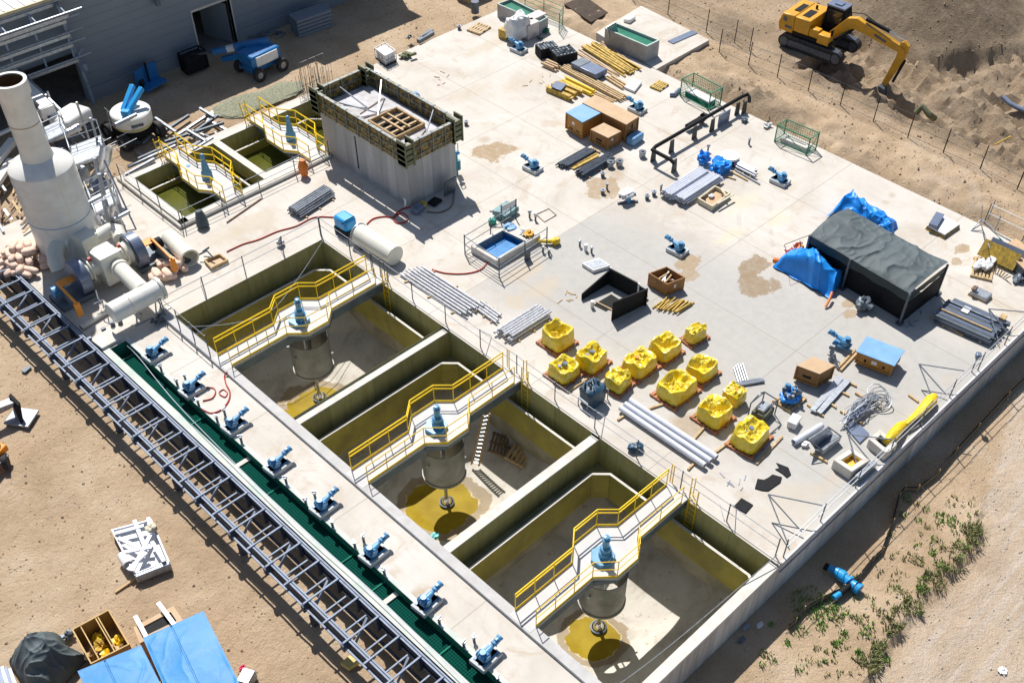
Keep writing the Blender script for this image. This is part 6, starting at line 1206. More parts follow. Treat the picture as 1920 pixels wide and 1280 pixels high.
for nm, pts, l in ((0, ((1415, 916), (1420, 898), (1432, 900), (1440, 896), (1448, 890), (1466, 895), (1463, 905), (1440, 921), (1428, 920)), 'larger ragged black sheet lying on the slab'), (1, ((1455, 868), (1478, 877), (1483, 890), (1475, 896), (1466, 888), (1453, 880), (1461, 878)), 'smaller curved black sheet lying on the slab'), (2, ((1375, 950), (1390, 934), (1412, 947), (1398, 963)), 'rectangular black mesh sheet near the guard rail')):
    solo('black_sheet', MB().prism([P(*p)[:2] for p in pts], .006, .05), m_black, l, 'sheet', 'black sheets', bev=.01)
solo('timber_strip', MB().bar(P(1350, 945, .03), P(1358, 975, .03), .03), m_gpipe, 'thin strip near the black mesh sheet', 'strip')
for k, (a, b) in enumerate((((1388, 838), (1424, 856)), ((1392, 832), (1428, 850)))): pass
# ------------------------------------------------------------------ exhaust stack and fans
cx, cy = 15.02, 48.2
t = thing('exhaust_stack', 'tall white exhaust stack with a stepped drum base at the left edge', 'chimney', (cx, cy, 0))
part(t, 'drum', MB().lathe([(0, .0), (1.53, .0), (1.53, 5.0), (1.5, 5.05), (.8, 5.5), (.7, 5.52), (.0, 5.52)], (cx, cy, 0), 56), m_wht, True)
part(t, 'seam_ring', MB().lathe([(1.53, 2.3), (1.545, 2.3), (1.545, 2.34), (1.53, 2.34)], (cx, cy, 0), 56), m_lidb, True)
o = MB()
for z_ in (1.1, 3.4, 4.4): o.lathe([(1.53, z_), (1.54, z_), (1.54, z_+.03), (1.53, z_+.03)], (cx, cy, 0), 56)
o.box(cx-.02, cx+.02, cy-1.545, cy-1.525, .1, 4.9); part(t, 'weld_seam', o, m_cream, True)
part(t, 'flue_seam', MB().lathe([(.69, 7.3), (.705, 7.3), (.705, 7.34), (.69, 7.34)], (cx, cy, 0), 48), mat('rust_streak', (.45, .33, .2), .8), True)
part(t, 'flue', MB().lathe([(.78, 5.45), (.73, 5.7), (.69, 6.0), (.69, 8.7), (.80, 8.75), (.80, 9.4), (.64, 9.4), (.64, 6.0)], (cx, cy, 0), 48), m_wht, True)
part(t, 'flue_lining', MB().lathe([(.635, 9.35), (.635, 6.1), (0, 6.1)], (cx, cy, 0), 40), mat('sooty_brown', (.12, .06, .02), .8), True)
t = thing('fan_unit', 'twin blower fan unit with white plenum boxes and orange guards', 'fan unit', P(190, 520))
Q = {}
qb, hb1 = quad_from((207, 546), (187.5, 489), (163, 470), (225, 470)); hb1 = min(hb1, 2.0)
part(t, 'plenum_box', MB().prism(qb, .25, hb1), m_cream, True, bev=.04)
n2, l2, r2 = P(152, 453, hb1), P(130, 439, hb1), P(182, 437, hb1); q2_ = [Vector(v[:2]) for v in (n2, r2, l2+r2-n2, l2)]; part(t, 'plenum_box', MB().prism(q2_, .25, hb1), m_cream, True, bev=.04)
part(t, 'inlet_louvre', MB().bar((*q2_[3], hb1+.1), (*q2_[2], hb1+.1), .12, .2), m_dsteel, True)
for k, (x, y) in enumerate(((146, 516), (252, 466))):
    c = P(x, y, 1.05); sg = 1 if k == 0 else -1
    prof = [c+Vector((0, math.cos(a)*(.80+.035*a), math.sin(a)*(.80+.035*a))) for a in [j*2*math.pi/30 for j in range(31)]]+[c+Vector((0, 1.15, -.1)), ]
    prof = [p-Vector((.27, 0, 0)) for p in prof[:-1]]
    part(t, 'fan_scroll', MB().extr(prof, (.54, 0, 0)), m_fan, True, bev=.02)
    part(t, 'inlet_cone', MB().cyl(c+Vector((sg*.27, 0, 0)), c+Vector((sg*.55, 0, 0)), .62, .48, 24).cyl(c+Vector((sg*.55, 0, 0)), c+Vector((sg*.62, 0, 0)), .60, n=24).cyl(c+Vector((sg*.62, 0, 0)), c+Vector((sg*1.0, 0, 0)), .40, n=24), m_cream, True)
    part(t, 'flange_ring', MB().pipe(c+Vector((sg*.28, 0, 0)), c+Vector((sg*.33, 0, 0)), .78, .58, 28), m_dsteel, True)
    part(t, 'valve_handle', MB().obox(c+Vector((sg*.75, -.1, .62)), (.16, .16, .16)), m_red, True)
    part(t, 'skid', MB().box(c.x-1.5 if k == 0 else c.x-.3, c.x+.3 if k == 0 else c.x+1.6, c.y-.75, c.y+.6, .0, .28), m_beam, True)
    mx_ = c+Vector((-sg*.85, 0, -.3)); part(t, 'drive_motor', MB().cyl(mx_, mx_+Vector((-sg*.6, 0, 0)), .28, n=18), m_black if k else m_blue, True, bev=.02)
a, b = P(107, 531, 1.2), P(143, 569, 1.2); 
def guardplate(a, b, s_): 
    o = MB(); o.bar(a, b, .10, .16); o.bar(b, b-Vector((0, 0, .75)), .10, .3); part(t, 'orange_guard', o, m_orange, True, bev=.01); part(t, 'side_plate', MB().hexa([a-Vector((0, 0, .85)), b-Vector((0, 0, .85)), b-Vector((-.05, -.05, .85)), a-Vector((-.05, -.05, .85))], [a-Vector((0, 0, .09)), b-Vector((0, 0, .09)), b-Vector((-.05, -.05, .09)), a-Vector((-.05, -.05, .09))]), m_beam, True)
    part(t, 'orange_guard', MB().bar(a+Vector((.05, 0, -.1)), a+Vector((s_*.9, 0, -.1)), .5, .05), m_orange, True)
guardplate(a, b, 1); guardplate(P(283, 447, 1.1), P(322, 486, 1.1), -1)
part(t, 'outlet_duct', MB().cyl(P(222, 500, 1.15), P(268, 545, 1.15), .40, n=30).pipe(P(224, 502, 1.15), P(227, 505, 1.15), .46, .4, 30), m_cream, True)
ta, tb_ = P(208, 588, 1.1), P(300, 540, 1.1); part(t, 'cross_duct', MB().cyl(ta, tb_, .50, n=36), m_wht, True, bev=.03); part(t, 'duct_ring', MB().pipe(tb_-(tb_-ta).normalized()*.1, tb_+(tb_-ta).normalized()*.05, .58, .48, 32).pipe(ta.lerp(tb_, .36), ta.lerp(tb_, .385), .53, .49, 32), m_cream, True)
for u in (.45, .85): c = ta.lerp(tb_, u); part(t, 'duct_stand', MB().bar(c+Vector((-.3, -.3, -1.1)), c+Vector((0, 0, -.45)), .06).bar(c+Vector((.3, .3, -1.1)), c+Vector((0, 0, -.45)), .06).bar(c+Vector((-.4, -.3, -1.07)), c+Vector((.5, -.3, -1.07)), .06), m_steel, True)
part(t, 'elbow_duct', MB().tube([P(134, 455, 1.3), P(121, 452, 1.35), P(110, 460, 1.3), P(103, 474, 1.1), P(106, 492, .8), P(112, 504, .5)], .42, 20), m_cream, True)
part(t, 'elbow_duct', MB().tube([P(178, 448, 1.1), P(192, 438, 1.15), P(207, 430, 1.15), P(220, 432, 1.1), P(226, 448, 1.0)], .36, 20), m_cream, True)
part(t, 'hand_frame', MB().tube([P(180, 545, .8), P(184, 560, .9), P(196, 574, .7), P(200, 585, .2)], .03, 5).tube([P(176, 570, .7), P(192, 562, .7), P(194, 578, .3)], .03, 5), m_steel, True)
random.seed(11)
def bags(label, c, a, b, n, hgt):
    t = thing('sandbag_pile', label, 'sandbags', c, 0, 'pink bag piles')
    for i in range(n):
        r = math.sqrt(random.random()); an = random.random()*6.3; z = hgt*(1-r)*random.uniform(.5, 1.0); p = c+Vector((a*r*math.cos(an), b*r*math.sin(an), z)); part(t, 'bag', lump(MB(), p, (random.uniform(.75, 1.0), random.uniform(.36, .46), .36), i*1.7, n=16, amp=.06, sq=3.2, rz=random.uniform(0, 3)), m_pink, True, ang=60)
bags('large heap of pale pink bags between the stack and the pipe rack', P(52, 492, 0), 1.35, 1.35, 46, 1.1); bags('small heap of pale pink bags beside the open white pipe', P(312, 512, 0), 1.0, .6, 13, .55)
a, b = P(318, 446, .48), P(356, 484, .48); t = thing('open_pipe', 'wide white open pipe section lying beside the fan unit', 'pipe', ((a+b)/2).xy.to_3d()); part(t, 'shell', MB().pipe(a, b, .46, .42, 36), m_cream, True); part(t, 'end_flange', MB().pipe(b-(b-a).normalized()*.06, b+(b-a).normalized()*.02, .50, .41, 36), m_cream, True); part(t, 'chock', MB().obox(P(345, 490, .1), (.5, .5, .15), .3), m_dsteel, True)
t = thing('timber_tray', 'yellowish timber tray with bent pipes beside the open white pipe', 'tray', P(402, 490)); q = [Vector(P(*p, .2)[:2]) for p in ((396, 503), (428, 487), (412, 475), (382, 487))]; part(t, 'side_board', MB().frame(q, .07, .02, .22), m_lum, True); part(t, 'base', MB().prism(inset(q, .07), .02, .06), m_woodl, True); part(t, 'bent_pipe', MB().tube([P(372, 478, .3), P(388, 470, .5), P(400, 483, .3)], .05, 6).tube([P(380, 472, .2), P(392, 464, .4)], .05, 6), m_dsteel, True)
solo('valve', lump(MB(), P(527, 460), (.5, .45, .45), 4, amp=.3), m_gpipe, 'small grey valve standing behind the far basin guard rail', 'valve'); solo('timber_pole', MB().bar(P(425, 417, .05), P(490, 372, .05), .06), m_rebar, 'long dark bar lying in front of the small basins', 'bar')
solo('black_sack', MB().tube([P(372, 395, .9), P(377, 408, .5), P(381, 425, .1)], [.18, .3, .34], 10), m_tarpg, 'dark green sack hung on the curb of the small basin', 'sack'); solo('orange_sack', MB().tube([P(566, 300, 1.0), P(568, 312, .6), P(571, 328, .1)], [.16, .3, .2], 10), m_orc, 'orange cloth hung on the rail by the small basins', 'cloth')
solo('dark_wedge', lump(MB(), P(298, 606), (.8, .5, .5), 5, amp=.3), m_dsteel, 'dark tool bag at the corner post of the farthest large basin', 'bag')
for k, (x, y) in enumerate(((196, 622), (212, 610), (226, 606), (170, 640))): solo('stand_block', MB().cyl(P(x, y), P(x, y)+Vector((0, 0, .18)), .12, n=8).obox(P(x, y)+Vector((0, 0, .2)), (.2, .14, .08), k), m_dsteel, 'dark stub in front of the white cross duct, '+ORD[k]+' of four', 'stub', 'dark stubs by the cross duct')
# ------------------------------------------------------------------ service platforms behind the stack
t = thing('service_platform', 'galvanised service platform with silver ducts behind the white stack', 'platform', P(175, 360))
def Wp(x, y, z): return P(x, y, z)
for (x, y, z) in ((150, 400, 3.2), (205, 330, 3.6), (232, 430, 3.4), (180, 300, 3.6), (120, 260, 3)):
    p = P(x, y, 0); part(t, 'column', MB().bar(p, p+Vector((0, 0, z)), .10), m_steel, True)
def deckq(pts, z, rail=True):
    v = [P(*p, z) for p in pts]; part(t, 'deck', MB().prism([a[:2] for a in v], z-.06, z), m_gpipe, True)
    for a, b in zip(v, v[1:]+v[:1]):
        part(t, 'edge_beam', MB().bar(a-Vector((0, 0, .1)), b-Vector((0, 0, .1)), .06, .16), m_steel, True)
        if rail:
            for k in (.5, 1.0): part(t, 'rail', MB().tube([a+Vector((0, 0, k)), b+Vector((0, 0, k))], .02, 5), m_steel, True)
            part(t, 'post', MB().bar(a, a+Vector((0, 0, 1)), .04), m_steel, True)
deckq(((130, 275), (190, 255), (200, 285), (140, 308)), 2.4); deckq(((168, 372), (212, 350), (222, 375), (180, 398)), 1.5); deckq(((80, 240), (112, 225), (125, 245), (90, 262)), 3.0)
for a, b in (((140, 330, 2), (168, 420, 0)), ((195, 300, 3), (255, 430, 0)), ((185, 265, 3.4), (200, 310, 1.5))): part(t, 'brace', MB().bar(P(*a), P(*b), .08), m_steel, True)
m_foil = mat('silver_foil', (.62, .63, .66), .3, .85, var=.2, scale=6, bump=.5, bscale=9)
part(t, 'silver_duct', MB().tube([P(200, 275, 2.8), P(196, 300, 2.2), P(190, 320, 1.4), P(180, 335, .9), P(178, 352, .5)], [.32, .34, .3, .3, .32], 14), m_foil, True, ang=60); part(t, 'silver_duct', MB().tube([P(215, 372, 1.2), P(208, 390, .8), P(205, 405, .4)], .22, 12), m_foil, True); part(t, 'silver_duct', MB().tube([P(92, 262, 2.2), P(125, 250, 2.2), P(150, 238, 2.3)], .2, 10), m_foil, True)
random.seed(17)
for i in range(34):
    x, y = random.uniform(100, 225), random.uniform(215, 420)
    if (x-70)**2*1.2 < 900 or x < 128+max(0, (y-300))*.42: x += 45
    a = P(x, y, random.uniform(.2, 2.6)); d = Vector(((1, .1, 0), (.1, 1, 0), (.1, .05, 1))[i % 3])*random.uniform(.5, 1.6)
    part(t, ('rail', 'duct', 'column')[i % 3], MB().tube([a, a+d], .022 if i % 4 else .11, 8), (m_steel, m_foil, m_gpipe)[i % 3], True)
for x, y, z, l in ((148, 330, .9, .9), (192, 352, .7, .8), (160, 378, .5, .7), (205, 402, .4, .6), (112, 300, 1.3, 1.0)): part(t, 'equipment_box', MB().obox(P(x, y, z), (l, l*.8, l), .2), (m_gpipe, m_foil, m_fan, m_steel, m_dsteel)[int(x) % 5], True, bev=.04)
t = thing('white_machine', 'white cab shaped machine behind the stack and service platform', 'machine', P(130, 250)); c = P(133, 222, 1.8); part(t, 'hood', MB().obox(c, (2.0, 1.5, .8), .35), m_wht, True, bev=.2); part(t, 'body', MB().obox(c-Vector((0, 0, 1.1)), (2.2, 1.6, 1.4), .35), m_dsteel, True, bev=.1); part(t, 'arm', MB().bar(c+Vector((-1, .3, .3)), c+Vector((-1.4, .9, 1.2)), .2), m_dsteel, True)
for dx, dy in ((-.8, -.8), (.8, -.8)): part(t, 'wheel', MB().cyl(c+Vector((dx, dy-.15, -1.6)), c+Vector((dx, dy+.15, -1.6)), .45, n=18), m_rub, True)
t = thing('white_conveyor', 'long white enclosed conveyor slanting behind the stack top', 'conveyor', P(40, 250)); a, b = P(-40, 80, 3.2), P(92, 212, 2.4); part(t, 'casing', MB().bar(a, b, .8, .7), m_wht, True, bev=.03); part(t, 'side_rail', MB().bar(a+Vector((.5, -.5, .2)), b+Vector((.5, -.5, .2)), .08), m_steel, True); part(t, 'support', MB().bar(P(60, 230, -.3), P(70, 195, 2.3), .12), m_steel, True)
for k, (a, b, w_) in enumerate((((-30, 330, .8), (26, 262, .9), .5), ((-20, 260, 1.2), (24, 240, 1.3), .25), ((-30, 380, .3), (22, 300, .6), .45))): solo('white_duct', MB().bar(P(*a), P(*b), w_, w_*.6), m_wht, 'white duct section at the left picture edge, '+('lowest sloping', 'thin upper', 'widest')[k], 'duct', 'white ducts at the left edge', bev=.04)
random.seed(4)
t = thing('timber_debris', 'heap of timber debris left of the white stack', 'debris', P(20, 400, -.3))
for i in range(30): a = P(random.uniform(-20, 45), random.uniform(350, 440), random.uniform(-.2, .3)); an = random.uniform(.3, 1.6); part(t, 'plank', MB().bar(a, a+Vector((math.cos(an), math.sin(an), random.uniform(-.1, .2)))*random.uniform(.8, 2.2), .12, .05), (m_lum, m_rebar, m_gpipe)[i % 3], True)
# ------------------------------------------------------------------ steel frames lying on the ground
random.seed(8)
FRM = [((225, 240), (270, 210)), ((245, 258), (300, 228)), ((290, 222), (330, 250)), ((335, 255), (400, 212)), ((310, 268), (420, 232)), ((350, 245), (388, 268)), ((395, 230), (428, 248)), ((310, 248), (355, 218)), ((375, 205), (402, 222)), ((380, 245), (400, 215)), ((260, 300), (345, 262)), ((240, 315), (330, 275)), ((255, 285), (280, 305)), ((330, 300), (385, 262)), ((360, 285), (400, 260)), ((300, 300), (345, 285)), ((222, 275), (262, 268)), ((235, 330), (290, 300)), ((268, 270), (285, 255)), ((410, 218), (355, 256)), ((236, 205), (262, 222))]
for i, (a, b) in enumerate(FRM):
    z = .05+.12*(i % 3); o = MB(); A, B = P(*a, z-.2), P(*b, z-.2); m = (m_steel, m_beam, m_gpipe)[i % 3]
    o.box(0, 0, 0, 0, 0, 0) if 0 else None
    d = (B-A).normalized(); o.bar(A, B, .14, .03); o.bar(A+Vector((0, 0, .12)), B+Vector((0, 0, .12)), .14, .03); o.bar(A+Vector((0, 0, .06)), B+Vector((0, 0, .06)), .03, .1)
    solo('steel_beam', o, m, 'loose grey steel beam in the tangled pile behind the small basins', 'steel beam', 'loose steel beams behind the small basins')
for i in range(8):
    a = P(325+i*12+random.uniform(-5, 5), 285-i*5+random.uniform(-8, 8), -.1); solo('steel_beam', MB().bar(a, a+Vector((random.uniform(-.6, .6), random.uniform(-.8, .8), .1)), .1, .08), (m_gpipe, m_paper)[i % 2], 'small steel bracket scattered behind the small basins', 'steel bracket', 'scattered brackets')
t = thing('panel_stack', 'long wrapped stack of grey panels against the warehouse wall', 'panel stack', P(590, 45, -.3)); q = [P(*p, .9)[:2] for p in ((556, 40), (620, 18), (612, 2), (540, 26))]
for k in range(5): part(t, 'panel', MB().prism([Vector(v) for v in q], -.28+k*.24, -.28+k*.24+.2), m_build, True, bev=.02)
t = thing('debris_heap', 'low heap of offcuts at the foot of the warehouse wall', 'debris', P(495, 62, -.3))
for i in range(18): a = P(random.uniform(450, 540), random.uniform(52, 72), -.2); part(t, 'offcut', MB().bar(a, a+Vector((random.uniform(-.9, .9), random.uniform(-.4, .4), .15)), .1), (m_gpipe, m_beam)[i % 2], True)
gm_ = MB(); lump(gm_, P(455, 200, -.32), (4.2, 2.4, .22), 3, amp=.1, sq=2.2, n=30); lump(gm_, P(520, 178, -.32), (3.9, 2.2, .25), 8, amp=.1, sq=2.2, n=30); o = struct('gravel_patch', gm_, mat('green_gravel', (.24, .245, .17), .95, var=.4, scale=9, bump=.9, bscale=12))
# ------------------------------------------------------------------ lifts
def wheel(t, c, ax, r, w_, m=m_rub):
    c, ax = Vector(c), Vector(ax).normalized(); wh = part(t, 'wheel', MB().pipe(c-ax*w_/2, c+ax*w_/2, r, r*.5, 24), m, True, bev=.03); o = part(t, 'rim', MB().cyl(c-ax*w_*.38, c+ax*w_*.38, r*.5, n=16).cyl(c-ax*w_*.48, c+ax*w_*.48, r*.18, n=10), m_gpipe, True); M_ = o.matrix_basis.copy(); o.parent = wh
m_lift = mat('lift_blue', (.015, .16, .42), .35, var=.12, bump=0)
c = P(487, 122, -.3); t = thing('boom_lift', 'blue wheeled boom lift parked in the warehouse shade', 'boom lift', c); u = (P(537, 132, -.3)-P(489, 155, -.3)).normalized(); v = Vector((-u.y, u.x, 0))
w0 = P(489, 153, -.3); 
for a, b in ((0, 0), (1, 0), (0, 1), (1, 1)): wheel(t, w0+u*(1.85*a)+v*(1.9*b)+Vector((0, 0, .42)), v, .42, .32)
cc = w0+u*.92+v*.95
part(t, 'chassis', MB().bar(cc-u*1.1+Vector((0, 0, .55)), cc+u*1.1+Vector((0, 0, .55)), .9, .4).bar(w0+Vector((0, 0, .45)), w0+v*1.9+Vector((0, 0, .45)), .2).bar(w0+u*1.85+Vector((0, 0, .45)), w0+u*1.85+v*1.9+Vector((0, 0, .45)), .2), m_lift, True, bev=.03)
part(t, 'turret', MB().obox(cc+Vector((0, 0, 1.15)), (2.3, 1.5, .8), math.atan2(u.y, u.x)), m_lift, True, bev=.15); part(t, 'side_cover', MB().obox(cc-v*.76+Vector((0, 0, 1.15)), (1.7, .1, .6), math.atan2(u.y, u.x)), m_paper, True, bev=.03)
tip = P(398, 98, 1.0); e0 = cc+u*.9+Vector((0, 0, 1.7)); part(t, 'boom', MB().bar(e0, e0+(tip-e0)*.62, .38, .42), m_lift, True, bev=.03); part(t, 'boom_extension', MB().bar(e0+(tip-e0)*.6, tip, .26, .28), m_lift, True); part(t, 'boom', MB().bar(cc-u*.6+Vector((0, 0, 1.35)), tip+Vector((.5, -.2, -.55)), .3, .3), m_lift, True); part(t, 'grey_band', MB().bar(e0+(tip-e0)*.62, e0+(tip-e0)*.75, .30, .32), m_paper, True)
bk = P(366, 128, -.1); o = MB(); part(t, 'basket_link', MB().bar(tip, bk+Vector((0, 0, .9)), .12), m_dsteel, True)
for z in (.0, .5, 1.1):
    qs = [bk+Vector((-.75, -.4, z)), bk+Vector((.75, -.4, z)), bk+Vector((.75, .4, z)), bk+Vector((-.75, .4, z))]; [o.bar(qs[i], qs[(i+1) % 4], .07) for i in range(4)]
for i in range(4): o.bar(qs[i]-Vector((0, 0, 1.1)), qs[i], .07)
part(t, 'basket', o, m_black, True); part(t, 'basket_panel', MB().obox(bk+Vector((0, 0, .5)), (1.4, .8, .9)), m_black, True)
c = P(262, 262, -.3)+Vector((0, .4, 0)); t = thing('boom_lift', 'boom lift with a round white turntable and two bright blue arms', 'boom lift', c)
for dx, dy in ((-1.1, -.9), (1.1, -.9), (-1.1, 1.0), (1.1, 1.0)): wheel(t, c+Vector((dx, dy, .45)), (1, .15, 0), .48, .38)
part(t, 'chassis', MB().obox(c+Vector((0, 0, .6)), (1.9, 1.9, .5), .1), m_black, True, bev=.08); ct_ = P(248, 222, 1.1); part(t, 'turntable', MB().lathe([(0, -.35), (1.02, -.35), (1.12, -.2), (1.16, .3), (1.14, .48), (1.05, .55), (0, .57)], ct_, 40), m_wht, True); part(t, 'yellow_band', MB().lathe([(1.02, -.34), (1.135, -.2), (1.14, -.12)], ct_, 40), mat('pale_yellow', (.6, .55, .2), .5), True)
for k, (a, b) in enumerate((((231, 208), (249, 160)), ((240, 210), (266, 165)))): part(t, 'arm', MB().bar(P(*a, 1.75), P(*b, 2.6), .28, .26), m_bright, True, bev=.03)
part(t, 'arm_base', MB().bar(P(228, 211, 1.85), P(243, 212, 1.85), .34, .3), m_bright, True, bev=.03); part(t, 'marking', MB().obox(ct_+Vector((-.3, -1.13, .12)), (.7, .02, .16), -.25), m_dsteel, True)
t = thing('blue_platform', 'blue steel platform unit standing at the warehouse wall', 'platform', P(282, 165, -.3)); c = P(285, 160, 0); part(t, 'back_plate', MB().obox(c+Vector((0, .4, .5)), (1.7, .1, 1.2), .2), m_lift, True); part(t, 'deck', MB().obox(c+Vector((0, 0, .1)), (1.7, 1.0, .12), .2), m_lift, True); part(t, 'arm', MB().bar(c+Vector((-.7, 0, .2)), c+Vector((-.9, -.8, .9)), .25).bar(c+Vector((0, .2, 0)), c+Vector((.0, .2, 1.4)), .1), m_black, True)
# ------------------------------------------------------------------ excavator
ex = Matrix.Translation((61.95, 34.15, -.28)) @ Matrix.Rotation(R_(-85), 4, 'Z')
t = bpy.data.objects.new('excavator', None); COL.objects.link(t); t.matrix_basis = ex; tag(t, 'yellow tracked excavator digging a trench beyond the post fence', 'excavator')
for s_ in (-1, 1):
    y = s_*1.15; pr = []
    for k in range(13): a = math.pi/2+math.pi*k/12; pr.append((-1.95+.42*math.cos(a), y-.28, .42+.42*math.sin(a)))
    for k in range(13): a = -math.pi/2+math.pi*k/12; pr.append((1.95+.42*math.cos(a), y-.28, .42+.42*math.sin(a)))
    tr_ = part(t, 'track', MB().extr(pr[::-1], (0, .56, 0)), m_rub)
    o = MB()
    for k in range(24): x = -1.95+k*.17; o.box(x-.05, x+.05, y-.29, y+.29, .835, .865)
    q = part(t, 'track_pads', o, m_dsteel, parent=tr_); q2 = part(t, 'track_frame', MB().box(-1.6, 1.6, y-.32, y+.32, .22, .60), m_dsteel, parent=tr_)
    o = MB(); [o.cyl((x, y-.31, .42), (x, y+.31, .42), .30, n=16) for x in (-1.95, 1.95)]; part(t, 'sprocket', o, m_dsteel, parent=tr_)
part(t, 'undercarriage', MB().box(-.9, .9, -.9, .9, .35, .75).cyl((0, 0, .7), (0, 0, .98), .75, n=24), m_dsteel)
part(t, 'counterweight', MB().extr([(-2.55, -1.35, 1.0), (-2.65, -1.35, 1.5), (-2.45, -1.35, 2.15), (-1.5, -1.35, 2.2), (-1.5, -1.35, 1.0)], (0, 2.7, 0)), m_ylwx, bev=.08)
part(t, 'engine_cover', MB().box(-1.49, -.35, -1.33, 1.33, 1.2, 2.18).box(-.34, .35, -1.3, -.75, 1.2, 1.75), m_ylwx, bev=.06); part(t, 'deck', MB().box(-1.49, 1.35, -1.34, 1.34, .98, 1.19), m_black); part(t, 'tool_box', MB().box(.35, 1.2, -1.38, -.72, 1.0, 1.62), m_ylwx, bev=.05); part(t, 'roof_grille', MB().box(-2.0, -1.6, -.6, .6, 2.20, 2.23).box(-1.2, -.7, -.9, .2, 2.18, 2.21).cyl((-1.0, .6, 2.15), (-1.0, .6, 2.4), .08), m_black)
part(t, 'side_badge', MB().box(-2.1, -1.6, -1.372, -1.352, 1.3, 1.45).box(-2.3, -2.05, -1.372, -1.352, 1.7, 1.95), m_dsteel); part(t, 'rear_badge', MB().box(-2.67, -2.645, -.6, .6, 1.25, 1.4), m_dsteel)
cb = part(t, 'cab', MB().extr([(-.25, .35, 1.2), (1.25, .35, 1.2), (1.35, .35, 1.9), (1.1, .35, 2.75), (-.2, .35, 2.75)], (0, 1.0, 0)), m_black, bev=.05); part(t, 'window', MB().box(0, 1.0, .325, .345, 1.75, 2.6), m_glass, parent=cb); part(t, 'window', MB().box(0, 1.0, 1.355, 1.37, 1.75, 2.6), m_glass, parent=cb); part(t, 'cab_roof', MB().box(-.22, 1.1, .33, 1.37, 2.76, 2.86).box(.2, .7, .6, 1.1, 2.86, 2.93), m_fan, parent=cb)
m_boom = m_ylwx
bo = [(.55, 1.25), (.75, 1.6), (1.7, 2.75), (2.35, 2.95), (3.1, 2.75), (5.95, 2.05), (6.0, 1.8), (5.8, 1.72), (2.9, 2.15), (2.2, 2.2), (1.2, 1.3), (.8, 1.1)]
part(t, 'boom', MB().extr([(x, -.42, z) for x, z in bo], (0, .42, 0)), m_boom, bev=.02)
part(t, 'boom_mark', MB().obox((4.2, -.43, 2.22), (.9, .015, .16), 0, 0, R_(13)), m_dsteel)
st = [(5.55, 2.35), (5.8, 2.5), (6.15, 2.25), (6.1, 1.5), (5.35, -.75), (5.1, -.8), (5.05, -.6), (5.5, 1.4)]
part(t, 'stick', MB().extr([(x, -.36, z) for x, z in st], (0, .3, 0)), m_boom, bev=.02)
part(t, 'hydraulic_ram', MB().cyl((2.9, -.2, 3.0), (4.6, -.2, 2.75), .12, n=12), m_black); part(t, 'hose', MB().tube([(1.0, -.05, 1.8), (1.8, .05, 3.0), (2.6, .05, 3.15), (4.0, .0, 2.75), (5.4, 0, 2.5)], .03, 5), m_black); part(t, 'mirror', MB().box(1.2, 1.3, -1.3, -1.1, 1.7, 2.1), m_black); part(t, 'ram_rod', MB().cyl((4.6, -.2, 2.75), (5.75, -.2, 2.55), .06, n=10), m_chrome)
part(t, 'hydraulic_ram', MB().cyl((1.2, -.6, 1.2), (2.2, -.55, 2.1), .11, n=12).cyl((1.2, .12, 1.2), (2.2, .1, 2.1), .11, n=12), m_black); part(t, 'hydraulic_ram', MB().cyl((6.1, -.2, 1.3), (5.7, -.2, -.3), .09, n=12), m_black)
bk = [(5.0, -.6), (5.45, -.7), (5.75, -1.2), (5.6, -1.7), (5.1, -1.85), (4.6, -1.6), (4.7, -1.45), (5.1, -1.55), (5.3, -1.3), (5.0, -.95)]; bu = part(t, 'bucket', MB().extr([(x, -.75, z) for x, z in bk], (0, 1.1, 0)), m_dsteel, bev=.02); part(t, 'bucket_teeth', MB().hexa([(4.5, -.75, -1.66), (4.62, -.75, -1.62), (4.62, .35, -1.62), (4.5, .35, -1.66)], [(4.5, -.75, -1.60), (4.62, -.75, -1.45), (4.62, .35, -1.45), (4.5, .35, -1.60)]), m_gpipe, parent=bu)
# ------------------------------------------------------------------ fences
FP = [(1324, 60), (1348, 98), (1377, 79), (1403, 124), (1457, 145), (1515, 171), (1575, 198), (1637, 228), (1702, 257), (1768, 287), (1837, 318), (1907, 354)]
t = thing('post_fence', 'dark post and wire fence with faint netting below the excavator', 'fence', (56.2, 28, -.28)); prev = None
m_net = bpy.data.materials.new('fence_netting'); m_net.use_nodes = True; nt = m_net.node_tree; b = nt.nodes['Principled BSDF']; geo = N(nt, 'ShaderNodeNewGeometry'); b.inputs['Base Color'].default_value = (.03, .03, .03, 1); sep = N(nt, 'ShaderNodeSeparateXYZ'); nt.links.new(geo.outputs['Position'], sep.inputs[0])
gl = math_(nt, 'MAXIMUM', mrange(nt, math_(nt, 'PINGPONG', math_(nt, 'MULTIPLY', sep.outputs[1], 12), .5), 0, .09, 1, 0), mrange(nt, math_(nt, 'PINGPONG', math_(nt, 'MULTIPLY', sep.outputs[2], 12), .5), 0, .09, 1, 0)); nt.links.new(gl, b.inputs['Alpha'])
line = [P(*FP[i], -.28) for i in (1, 3, 4, 5, 6, 7, 8, 9, 10, 11)]+[P(1980, 388, -.28)]
line2 = [P(1180, -5, -.28), P(1252, 27, -.28), P(1324, 60, -.28), P(1377, 79, -.28), P(1405, 95, -.28)]
for Ls in (line, line2):
    for p in Ls: z = ground(p.x, p.y)[0]; part(t, 'post', MB().cyl((p.x, p.y, z-.1), (p.x+.05, p.y, z+1.55), .032, n=6), m_black, True)
    for k in (.15, .8, 1.45): part(t, 'wire', MB().tube([p+Vector((0, 0, k)) for p in Ls], .010, 4), m_dsteel, True)
    o = MB()
    for a, b_ in zip(Ls, Ls[1:]): o.add([a, b_, b_+Vector((0, 0, 1.45)), a+Vector((0, 0, 1.45))], [(0, 1, 2, 3)])
    part(t, 'netting', o, m_net, True)
